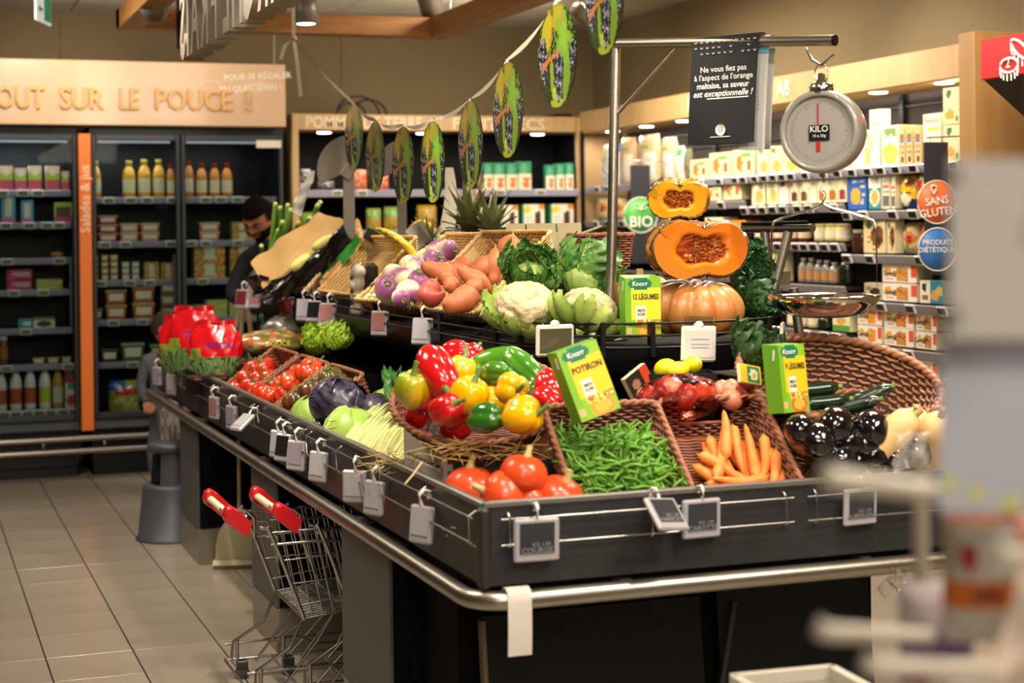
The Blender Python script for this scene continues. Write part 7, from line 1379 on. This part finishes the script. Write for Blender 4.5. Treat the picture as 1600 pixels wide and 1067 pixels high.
# dial scale
sp_ = P1.lerp(P2,.945); SW = mat('scale_enamel_backlit','#7d796f',.25,coat=.5); tS = (sp_-O_).dot(_F)  # enamel colour darkened to stand for the backlight
cdl = atT(1284,205,tS-.02); sc = thing('hanging_dial_scale','round grey dial scale hanging from the steel arm','scale',(sp_.x,sp_.y,cdl.z),(0,0,-.85))
ob('hook', Msh().tube([(-.045,0,sp_.z-cdl.z-.02),(-.03,0,sp_.z-cdl.z-.055),(0,0,sp_.z-cdl.z-.075),(.04,0,sp_.z-cdl.z-.045)],.0045,8), sc, mats=CHROME); ob('ring', Msh().tube([(.02*math.cos(a),.0,sp_.z-cdl.z-.10+.03*math.sin(a)) for a in np.linspace(0,2*PI,20,endpoint=False)],.0025,6,closed=True), sc, mats=CHROME)
ob('neck', Msh().lathe([(.008,.175),(.012,.17),(.012,.155),(.018,.15),(.018,.145),(.033,.143),(.036,.138),(.036,.112),(.03,.105)],24), sc, mats=CHROME)
ob('dial_case', Msh().lathe([(0,.075),(.10,.07),(.121,.055),(.125,.03),(.125,-.02),(.119,-.034),(.108,-.036),(.104,-.028),(.104,-.02)],48,rot=(-PI/2,0,0)), sc, (0,0,0), mats=SW)
ob('dial_face', Msh().lathe([(0,.020),(.104,.020)],48,rot=(PI/2,0,0)), sc, mats=mat('dial_white_backlit','#97928c',.5)); ob('dial_glass', Msh().lathe([(0,.03),(.104,.029)],40,rot=(PI/2,0,0)), sc, mats=clear_mat('dial_glass','#f4f4f4',.03,.12,0))  # white face with its backlit shade put into the colour
tk = Msh()
for i in range(60): a = i*PI/30; r0 = .084 if i%5 else .078; tk.tube([(r0*math.cos(a),-.0215,r0*math.sin(a)),(.091*math.cos(a),-.0215,.091*math.sin(a))],.0006,4,cap=False)
ob('tick_marks', tk, sc, mats=mat('tick_grey','#6f6c6a',.5), kind='stuff'); NR = mat('needle_red','#b81c1c',.4)
ob('needle', Msh().box((-.004,-.024,.035),(.0035,.002,.095)).box((-.004,-.024,-.045),(.012,.002,.028)), sc, mats=NR); ob('name_plate', Msh().box((.0,-.0265,-.004),(.064,.002,.046),bev=.001), sc, mats=BLACKP); text('lettering','KILO',.026,LW,sc,(0,-.0285,.006),(PI/2,0,0)); text('lettering','10 x 20g',.012,LW,sc,(0,-.0285,-.014),(PI/2,0,0))
# hanger and pan
pc_ = atT(1288,467,tS-.02); zp = pc_.z-cdl.z; zj = atT(1283,318,tS).z-cdl.z
ob('pan_hook', Msh().tube([(0,0,-.125),(.004,0,-.15),(-.006,0,-.18),(.006,0,zj+.03),(.0,0,zj)],.003,6), sc, mats=CHROME)
HW = Msh(); r = .158
for s in (-1,1): HW.tube([(0,0,zj),(s*.02,0,zj-.012),(s*.12,0,zj-.04),(s*r*.97,0,zj-.052),(s*(r+.004),0,zj-.075),(s*(r+.004),0,zp+.012)],.0038,8)
HW.tube([(0,-.005,zj),(0,-.02,zj-.012),(0,-.11,zj-.04),(0,-r,zj-.07)],.002,6) if False else None
ob('pan_hanger', HW, sc, mats=CHROME); ob('pan', Msh().lathe([(0,-.052),(.07,-.05),(.12,-.038),(.15,-.012),(.160,.006),(.166,.012),(.168,.008),(.154,-.016),(.122,-.043),(.07,-.055),(0,-.057)],56), sc, (0,0,zp), mats=mat('pan_polished','#cfc9c0',.09,1.,bump=(8,.04)))
# metal stand behind the pan
ms = thing('steel_trestle','brushed steel trestle with flat top bar behind the scale pan','trestle',(0,0,0)); a = atT(1160,358,6.3); b = atT(1270,356,6.0)
ob('top_bar', Msh().tube([tuple(a),tuple(b)],.016,10), ms, mats=STEEL); ob('black_top', Msh().tube([tuple(a+Vector((0,0,.02))),tuple(b+Vector((-.02,0,.02)))],.008,6), ms, mats=BLACKP)
for x0,x1,y0,y1,tt in ((1232,1205,362,470,6.1),(1195,1200,362,440,6.2),(1240,1250,450,532,6.1)): ob('leg', Msh().tube([tuple(atT(x0,y0,tt)),tuple(atT(x1,y1,tt))],.018,8), ms, mats=STEEL)
ob('leg', Msh().tube([tuple(atT(1205,470,6.1)),(atT(1200,600,6.1).x,atT(1200,600,6.1).y,.75)],.018,8), ms, mats=STEEL); ob('cross_plate', Msh().box(tuple(atT(1208,435,6.1)),(.14,.01,.05)), ms, mats=STEEL)
# ============================================================ BASKET TROLLEYS
REDH = mat('handle_red','#b5121b',.3,coat=.4)
def cart():
    t = thing('basket_trolley','x','trolley'); Wd = .46; r1, r2 = .0055, .0031     # local +X into the island, +Y away; origin on the floor under the handle
    y0, y1 = -Wd/2, Wd/2; zt, zb = .60, .30; xa, xb = .14, .62           # top-front, end; basket bottom
    def top(x): return zt+.02*(x-xa)
    def bot(x): return zb+.10*(x-.22)
    F = Msh()
    for y in (y0,y1):
        F.tube([(.10,y,.615),(.14,y,.52),(.22,y,.30)],r1*1.25,8)                      # slanted front edge
        F.tube([(.10,y,.595),(xb,y,.60)],r1*.8,6); F.tube([(.11,y,.555),(xb,y,.56)],r1,6); F.tube([(.22,y,bot(.22)),(xb,y,bot(xb))],r1*.8,6)
    F.tube([(.22,y0,.30),(.22,y1,.30)],r1,6); F.tube([(xb,y0,.60),(xb,y1,.60)],r1,6); F.tube([(xb,y0,bot(xb)),(xb,y1,bot(xb))],r1,6)
    ob('basket_frame', F, t, mats=WIRE)
    for y in (y0,y1):
        G = Msh()
        for x in np.arange(.17,xb,.036): G.tube([(x-.02,y,.60),(max(x+.045,.2),y,bot(x)+.0)],r2,5)
        for z in (.50,.42): G.tube([(.145+(.52-z)*.36,y,z),(xb,y,z+.02)],r2,5)
        G.tube([(.21,y,.345),(xb,y,.40)],r2,5); ob('side_grid', G, t, mats=WIRE)
    G = Msh()
    for y in np.linspace(y0,y1,13): G.tube([(xb,y,.60),(xb,y,bot(xb))],r2,5)
    for z in (.55,.47,.40): G.tube([(xb,y0,z),(xb,y1,z)],r2,5)
    ob('end_grid', G, t, mats=WIRE); G = Msh()
    for y in np.linspace(y0,y1,17): G.tube([(.22,y,bot(.22)),(xb,y,bot(xb))],r2*1.1,5)
    for x in np.arange(.26,xb,.04): G.tube([(x,y0,bot(x)-.003),(x,y1,bot(x)-.003)],r2*1.1,5)
    ob('basket_floor', G, t, mats=WIRE)
    U_ = Msh()
    for y in (y0+.02,y1-.02):
        U_.tube([(.22,y,.30),(.17,y,.20),(.06,y,.135),(.055,y,.07)],r1,8); U_.tube([(.33,y,.31),(.27,y,.22),(.14,y,.06)],r1,8); U_.tube([(.50,y,.32),(.44,y,.25),(.24,y,.05)],r1,8)
        U_.tube([(.03,y,.13),(.30,y,.135),(.36,y,.10),(.66,y,.09)],r1*.9,6); U_.tube([(.03,y,.075),(.66,y,.07)],r1*.9,6); U_.tube([(.075,y,.14),(.075,y,.04)],r1*1.3,8)
    for x in (.03,.66): U_.tube([(x,y0+.02,.075),(x,y1-.02,.075)],r1*.9,6)
    ob('under_frame', U_, t, mats=WIRE)
    hb_ = Msh().tube([(-.02,y0+.02,.655),(-.02,y1-.02,.655)],.0135,12); h = ob('handle_bar', hb_, t, mats=mat('handle_sleeve','#d2c2a0',.5)); ob('sleeve_print', Msh().box((-.033,y0+.12,.66),(.002,.05,.016)), h, mats=mat('sleeve_red','#c07a6a',.5))
    for y in (y0+.035,y1-.035):
        c = Msh(); prof = [(-.02+(x_+.02)*.62,.655+(z_-.655)*.85) for x_,z_ in [(-.055,.655),(-.045,.685),(-.015,.695),(.02,.68),(.095,.625),(.07,.575),(.055,.572),(-.02,.62),(-.048,.635)]]
        A = [(x,y-.026,z) for x,z in prof]; B = [(x,y+.026,z) for x,z in prof]; A2 = [(x*.94+.001,y-.034,.64+(z-.64)*.9) for x,z in prof]; B2 = [(x*.94+.001,y+.034,.64+(z-.64)*.9) for x,z in prof]
        c.grid([[a_,b_,c_,d_] for a_,b_,c_,d_ in zip(A2+A2[:1],A+A[:1],B+B[:1],B2+B2[:1])]); c.ngon(A2,smooth=False); c.ngon(B2[::-1],smooth=False); ob('handle_grip', c, t, mats=REDH)
        ob('handle_rod', Msh().tube([(.08,y,.61),(.115,y,.60),(.14,y,.575),(.14,y,.44)],r1*1.2,8), t, mats=WIRE); ob('lock_bolt', Msh().ball((.105,y-.02,.585),(.009,.012,.009),8,6), t, mats=CHROME)
    for y in (y0+.03,y1-.03):
        for x in (.09,.60): ob('wheel', Msh().lathe([(0,-.011),(.02,-.011),(.026,-.006),(.026,.006),(.02,.011),(0,.011)],20,c=(x,y,.026),rot=(PI/2,0,0)), t, mats=mat('wheel_grey','#3a3a3c',.5)); ob('caster_fork', Msh().box((x,y,.055),(.04,.03,.03),bev=.004), t, mats=FGRAY)
    return t
cp_ = Proto(cart)
cp_.put('wire basket trolley with red grips, the outer one', (1.025,5.71,0), (0,0,0), 1., 'nested basket trolleys under the island'); cp_.put('wire basket trolley with red grips, nested one further in', (1.19,5.70,0), (0,0,0), 1., 'nested basket trolleys under the island')
# ============================================================ STOOL, DUSTPAN, BITS
st = thing('step_stool','round dark grey plastic step stool beside the far pillar','step stool',(1.30,8.78,0)); SG = mat('stool_grey','#3f4148',.45,bump=(150,.05))
ob('base', Msh().lathe([(.18,0),(.19,.004),(.19,.016),(.178,.02),(.15,.27),(.145,.285),(.13,.29),(.10,.29)],40), st, mats=SG)
um = Msh()
for a in (.4,2.5,4.6): um.grid([[(r_*math.cos(a+u),r_*math.sin(a+u),z) for u in np.linspace(-.62,.62,8)] for r_,z in ((.112,.27),(.105,.34),(.10,.42),(.098,.47))])
ob('upper_support', um, st, mats=SG); ob('tread', Msh().lathe([(0,.505),(.10,.505),(.116,.498),(.122,.485),(.12,.465),(.11,.455),(.10,.455)],40), st, mats=SG)
dp = thing('dustpan','cream plastic lobby dustpan standing by the far pillar plinth','dustpan',(1.475,7.86,0),(0,0,-.25)); dp.scale = (.82,1,1); DPM = mat('dustpan_cream','#b9b08a',.3,coat=.3)
m = Msh(); n = 14; A = [(.135*math.cos(a),0.,.06+.19*max(0,math.sin(a))**.75) for a in np.linspace(PI,0,n)]; A = [(-.15,-.02,.0)]+A+[(.15,-.02,.0)]; B = [(x*.92,.10,z*.98) for x,_,z in A]; m.ngon([(x,.10,z) for x,_,z in B]); m.grid([[a,b] for a,b in zip(A,B)]); m.ngon([(x,-.005,z) for x,_,z in A][::-1])
ob('pan', m, dp, mats=DPM); ob('lip', Msh().box((0,-.03,.035),(.30,.03,.006),rot=(.9,0,0),bev=.002), dp, mats=DPM); ob('handle', Msh().tube([(0,.04,.24),(0,.05,.32),(0,.06,.62)],[.016,.011,.010],10), dp, mats=DPM)
wb = pillow('plastic_bag','white printed plastic bag hanging behind the island far corner','bag',266,664,9.6,.12,.08,.36,['#a39a92','#8a817a','#b5ada4','#7a726c'],4); ob('red_clip', Msh().box((-.02,-.03,.2),(.06,.02,.02)), wb, mats=REDP)
# wooden A-frame stand behind the island
wf = thing('folding_wooden_stand','pale folding wooden stand behind the far end of the island','stand',(0,0,0)); WD = mat('pale_beech','#b9a078',.55)
for (x0,y0_,x1,y1_) in ((382,455,366,520),(386,455,392,520),(380,460,377,520)): a = atT(x0,y0_,10.2); b = atT(x1,y1_,10.2); b2 = a+(b-a)*((a.z)/(a.z-b.z)); ob('leg', Msh().tube([tuple(a),tuple(b2)],.016,6), wf, mats=WD)
ob('top_rail', Msh().tube([tuple(atT(374,458,10.2)),tuple(atT(392,452,10.2))],.014,6), wf, mats=WD)
# ============================================================ PEOPLE
SKIN = mat('skin_tan','#9c6244',.5,bump=(60,.1)); HAIR = mat('hair_dark','#0c0806',.9,bump=(120,.8),spec=.1); SHIRT = mat('shirt_black','#121216',.8,bump=(80,.3))
def head(t, s=1., skin=SKIN, hair=HAIR, beard=True):
    """faces -Y; origin at the centre of the head, 0.24 m tall"""
    n, k = 72, 54; th = np.arange(n)*2*PI/n; ph = np.linspace(0,PI,k); T, P = np.meshgrid(th, ph); d = np.stack([np.sin(P)*np.cos(T),np.sin(P)*np.sin(T),np.cos(P)],-1); x, y, z = d[...,0], d[...,1], d[...,2]
    g = lambda cx, cz, sx, sz: np.exp(-((x-cx)/sx)**2-((z-cz)/sz)**2)*(y < 0)
    X = x*.078*(1-.25*np.clip(-z,0,1)**1.5); Y = y*.096; Z = z*.118; jaw = np.clip(-z,0,1)
    Y = np.where(y < 0, Y*(1-.06*jaw)-.008*jaw, Y*(1-.35*jaw))
    Y = Y-.022*g(0,-.18,.13,.10)-.012*g(0,-.02,.09,.16)-.006*g(0,.17,.5,.07)+.012*g(.36,.02,.17,.10)+.012*g(-.36,.02,.17,.10)-.008*g(0,-.47,.25,.05)-.006*g(0,-.58,.2,.05)-.010*g(0,-.82,.25,.14)-.004*g(.45,-.2,.2,.2)-.004*g(-.45,-.2,.2,.2)
    Pt = np.stack([X,Y,Z],-1)*s; ob('head_skin', Msh().grid(Pt, closed_v=True), t, mats=skin)
    N = d; q = np.roll(np.arange(k-1),0); zc = (z[:-1]+z[1:])/2; yc = (y[:-1]+y[1:])/2; xc = np.abs((x[:-1]+x[1:])/2)
    cap = ~((zc > .42+.0*xc)|((yc > .05)&(zc > -.45))|((xc > .86)&(zc > .0)&(yc > -.35))); ob('hair', Msh().grid(Pt+N*.009*s*(1+.25*np.sin(T*23)*np.sin(P*31))[...,None], closed_v=True, skip=cap), t, mats=hair)
    if beard:
        bd_ = ~((zc < -.22)&(yc < .35)&((zc < -.5)|(xc > .42)|((zc > -.44)&(zc < -.33)&(xc < .3)))&(zc > -.97)); ob('beard', Msh().grid(Pt+N*.007*s*(1+.2*np.sin(T*29)*np.sin(P*37))[...,None], closed_v=True, skip=bd_), t, mats=hair)
    for e in (-1,1):
        ob('ear', Msh().ball((e*.079*s,.008*s,-.004*s),(.009*s,.018*s,.031*s),12,8,rot=(.15,0,e*.25)), t, mats=skin); ob('eye', Msh().ball((e*.030*s,-.083*s,.004*s),(.0135*s,.010*s,.010*s),14,8), t, mats=mat('eye_white','#6f5c50',.3)); ob('iris', Msh().ball((e*.030*s,-.091*s,.003*s),(.0055*s,.003*s,.0055*s),10,6), t, mats=mat('iris_dark','#1a0f0a',.1))
        ob('eyebrow', Msh().tube([((e*.014)*s,-.096*s,.022*s),((e*.03)*s,-.095*s,.028*s),((e*.048)*s,-.084*s,.022*s)],[.003*s,.0038*s,.002*s],6), t, mats=hair)
    ob('lips', Msh().tube([(-.024*s,-.088*s,-.056*s),(-.01*s,-.101*s,-.053*s),(0,-.103*s,-.055*s),(.01*s,-.101*s,-.053*s),(.024*s,-.088*s,-.056*s)],[.002*s,.005*s,.0055*s,.005*s,.002*s],8), t, mats=mat('lip','#8a4a3c',.45))
def skinned(name, verts, edges, radii, mt, parent, root=0, sub=2):
    me = bpy.data.meshes.new(name); me.from_pydata(verts, edges, []); me.update(); o = bpy.data.objects.new(name, me); COL.objects.link(o); o.modifiers.new('skin','SKIN'); sv_ = me.skin_vertices[0].data if me.skin_vertices else None
    if sv_ is None:
        bm_ = __import__('bmesh').new(); bm_.from_mesh(me); bm_.verts.layers.skin.verify(); bm_.to_mesh(me); bm_.free(); sv_ = me.skin_vertices[0].data
    for i, r in enumerate(radii): sv_[i].radius = (r,r) if isinstance(r,(int,float)) else r; sv_[i].use_root = (i == root)
    m2 = o.modifiers.new('sub','SUBSURF'); m2.levels = sub; m2.render_levels = sub; bpy.context.view_layer.update()
    me2 = bpy.data.meshes.new_from_object(o.evaluated_get(bpy.context.evaluated_depsgraph_get())); bpy.data.objects.remove(o); me2.materials.clear(); me2.materials.append(mt)
    for p_ in me2.polygons: p_.use_smooth = True
    return ob(name, me2, parent)
def hand(t, base, dirv, up, mt, s=1.):
    d = Vector(dirv).normalized(); u = Vector(up).normalized(); sd = d.cross(u).normalized(); b = Vector(base); P_ = lambda a,c,e: tuple(b+d*a*s+sd*c*s+u*e*s)
    skinned('hand', [P_(0,0,0),P_(.045,0,0),P_(.085,0,-.003)],[(0,1),(1,2)],[(.026,.018),(.038,.016),(.036,.013)],mt,t)
    for c,L in ((-.030,.062),(-.010,.075),(.011,.07),(.031,.055)): skinned('finger',[P_(.075,c,0),P_(.095+L*.35,c*1.1,-.006),P_(.095+L*.65,c*1.12,-.024),P_(.09+L*.8,c*1.12,-.042)],[(0,1),(1,2),(2,3)],[.009,.0085,.0078,.006],mt,t,sub=1)
    skinned('thumb',[P_(.02,-.03,0),P_(.045,-.052,-.012),P_(.07,-.06,-.028)],[(0,1),(1,2)],[.013,.0105,.008],mt,t,sub=1)
hp = atT(404,341,9.75); man = thing('person','bearded dark haired man bending down behind the far basket','person',(hp.x,hp.y,0.))
hd_ = ob('head', None, man, (0,0,hp.z), Euler((.62,.0,-.72),'XYZ')) ; head(hd_, 1.10)
bx0 = (.16,.22)
V = [(.20,.34,.98),(.19,.30,1.15),(.15,.22,1.32),(.11,.14,1.44),(.06,.07,1.52),(.03,.03,1.58),
     (-.04,.22,1.40),(-.13,.18,1.22),(-.06,-.02,1.18),  (.30,.06,1.40),(.30,-.06,1.20),(.13,-.17,1.18),
     (.13,.38,.90),(.08,.33,.50),(.10,.42,.10),(.27,.34,.90),(.30,.28,.50),(.30,.36,.10)]
E_ = [(0,1),(1,2),(2,3),(3,4),(4,5),(3,6),(6,7),(7,8),(3,9),(9,10),(10,11),(0,12),(12,13),(13,14),(0,15),(15,16),(16,17)]
Rr = [(.15,.11),(.15,.11),(.17,.12),(.15,.10),(.065,.06),.055,.07,.055,.042,.07,.055,.042,.10,.075,.055,.10,.075,.055]
skinned('body_clothing', V, E_, Rr, SHIRT, man); skinned('neck', [(.07,.09,1.53),(.04,.045,1.58),(.01,.01,1.63)],[(0,1),(1,2)],[.058,.055,.055],SKIN,man)
hand(man,(-.06,-.02,1.185),(-.15,-.9,.15),(0,0,1),SKIN); hand(man,(.13,-.17,1.185),(-.4,-.9,.1),(0,0,1),SKIN)
for x, y in ((.10,.40),(.30,.33)): ob('shoe', Msh().ball((x,y-.06,.05),(.05,.14,.05),16,10), man, mats=BLACKP)
kp = atT(257,512,10.35); kid = thing('person','small child in grey shirt behind the red vegetable bags','person',(kp.x,kp.y,0))
hk = ob('head', None, kid, (0,0,kp.z), Euler((.15,0,1.1),'XYZ')); head(hk, .84, mat('skin_light','#b9805c',.5), mat('hair_brown','#3c2617',.7,bump=(120,.8)), False); kz = kp.z
skinned('body_clothing',[(0,.02,kz-.5),(0,.02,kz-.35),(0,.01,kz-.2),(0,.0,kz-.13),(-.11,.01,kz-.2),(-.15,0,kz-.36),(-.12,-.06,kz-.46),(.11,.01,kz-.2),(.15,0,kz-.36),(.12,-.06,kz-.46),(-.06,.02,kz-.75),(-.06,.02,.07),(.06,.02,kz-.75),(.06,.02,.07)],[(0,1),(1,2),(2,3),(2,4),(4,5),(5,6),(2,7),(7,8),(8,9),(0,10),(10,11),(0,12),(12,13)],[(.1,.075),(.1,.075),(.1,.07),.035,.045,.035,.026,.045,.035,.026,.065,.04,.065,.04],mat('shirt_grey','#5a5c60',.8),kid)
skinned('neck',[(0,0,kz-.15),(0,0,kz-.08)],[(0,1)],[.034,.036],MATS['skin_light'],kid); hand(kid,(-.12,-.06,kz-.46),(0,-.9,-.2),(0,0,1),MATS['skin_light'],.7); hand(kid,(.12,-.06,kz-.46),(0,-.9,-.2),(0,0,1),MATS['skin_light'],.7)
for x in (-.06,.06): ob('shoe', Msh().ball((x,-.02,.035),(.035,.085,.035),12,8), kid, mats=BLACKP)
# ============================================================ BLURRED FOREGROUND DISPLAY
FGW = mat('enamel_cream','#b9b2a6',.4); CARDW = mat('card_pale','#b5b1af',.7); CARDB = mat('card_bluish','#a9aebb',.7)
fs = thing('hook_display_stand','cream wire display stand with hooks, blurred in the right foreground','display stand',(0,0,0))
pp = atT(1438,780,1.75); ob('upright', Msh().tube([(pp.x,pp.y,0),(pp.x,pp.y,1.36)],.008,8), fs, mats=FGW); p2 = atT(1400+170,900,1.75); ob('upright', Msh().tube([(p2.x+.05,p2.y,0),(p2.x+.05,p2.y,1.9)],.009,8), fs, mats=FGW)
def hookT(a, b, r=.0075): 
    A = atT(*a); B = atT(*b); d = (A-B).normalized(); ob('hook', Msh().tube([tuple(A+Vector((0,0,.012))),tuple(A),tuple(A.lerp(B,.1)-Vector((0,0,.001))),tuple(B)],r,10), fs, mats=FGW)
hookT((1292,745,1.25),(1640,792,1.62),.009); hookT((1283,985,1.3),(1450,995,1.55)); hookT((1355,1040,1.25),(1640,1050,1.5)); hookT((1560,868,1.25),(1700,870,1.5))
def card(label, x0, y0, x1, y1, t, mt, mk, tilt=0.):
    c = atT((x0+x1)/2,(y0+y1)/2,t); w = (x1-x0)/2600*t; h = (y1-y0)/2600*t; o = thing('price_card', label, 'card', tuple(c), (0,tilt,-TH)); ob('card_sheet', Msh().box((0,0,0),(w,.0015,h)), o, mats=mt)
    for (x,z,a,b,m_) in mk: ob('mark', Msh().box((x*w,-.0012,z*h),(a*w,.0006,b*h)), o, mats=m_)
    return o
GI = mat('ink_grey','#6f6b70',.7); YI = mat('ink_yellow','#c3c22c',.6); DI = mat('ink_dark','#3c3846',.7)
c1 = card('large pale blank card, upper blurred one at right edge',1484,248,1720,536,1.30,CARDW,[(-.46,.40,.05,.10,GI),(-.455,-.36,.05,.12,GI),(0,-.49,.95,.012,DI)],.02)
tx = mat('card_text_grey','#8d898a',.7); text('lettering','1,79',.034,tx,c1,(.02,-.0014,.01),(PI/2,.2,0))
card('bluish card with yellow spots, lower blurred one at right edge',1468,536,1720,800,1.36,CARDB,[(-.44,-.34,.07,.075,YI),(-.27,-.39,.075,.075,YI),(-.06,-.45,.085,.08,YI),(0,.49,.9,.02,DI),(-.25,-.52,.45,.03,mat('ink_mauve','#7a6a84',.7))],.02)
FB = mat('bag_clear_print',None,.2,attr=True,coat=.5,bump=(30,.4))
def fbag(label, x, y, t, w, h, pr, seed):
    m = pouch(w,.05,h,pr,16,20,seed); o = ob('snack_bag', m, None, tuple(atT(x,y,t)-Vector((0,0,h))), (0,0,-TH), mats=FB, label=label, cat='bag'); return o
fbag('orange and white snack bag with red dot, hanging in the foreground',1530,782,1.62,.075,.135,['#b9b3ab',('r',0,.84,1,1,'#c9781c'),('e',.3,.62,.1,.1,'#a31c24'),('r',.0,.26,1,.44,'#c2661c'),('e',.5,.35,.2,.07,'#7a3a1c')],1)
fbag('reddish snack bag behind the orange white one',1582,800,1.85,.085,.14,['#9c4a3a',('r',0,.6,1,1,'#a86a5c'),('r',.2,.1,.9,.4,'#8a2f22')],2)
fbag('purple and red package at the bottom of the foreground stand',1462,905,1.75,.08,.11,['#b9aeb2',('r',0,.3,1,.55,'#6d5a85'),('r',0,0,1,.2,'#7a1c3a')],3)
fbag('orange topped jar shaped pack in the bottom foreground',1530,1040,1.6,.10,.05,['#a8602c',('r',0,.5,1,1,'#c9bfb2')],4)
sheet('beige fabric hanging diagonally in the right foreground corner','fabric','cloth',[atT(1615,820,1.45),atT(1700,820,1.45),atT(1700,1100,1.4),atT(1535,1100,1.4)],mat('fabric_beige','#a8988a',.9),.006,seed=12)
bxw = thing('white_display_box','white rimmed box low in the foreground below the front rail','box',tuple(atT(1275,1088,3.3)),(0,0,-TH+.28)); ob('box_shell', Msh().box((0,0,-.34),(.22,.3,.66),bev=.004), bxw, mats=mat('box_grey','#77736a',.6)); ob('top_rim', Msh().box((0,-.15,0),(.23,.02,.03),bev=.003).box((0,.15,0),(.23,.02,.03)).box((-.11,0,0),(.02,.3,.03)).box((.11,0,0),(.02,.3,.03)), bxw, mats=mat('rim_white','#bdb6a8',.5))
bpy.context.view_layer.update()
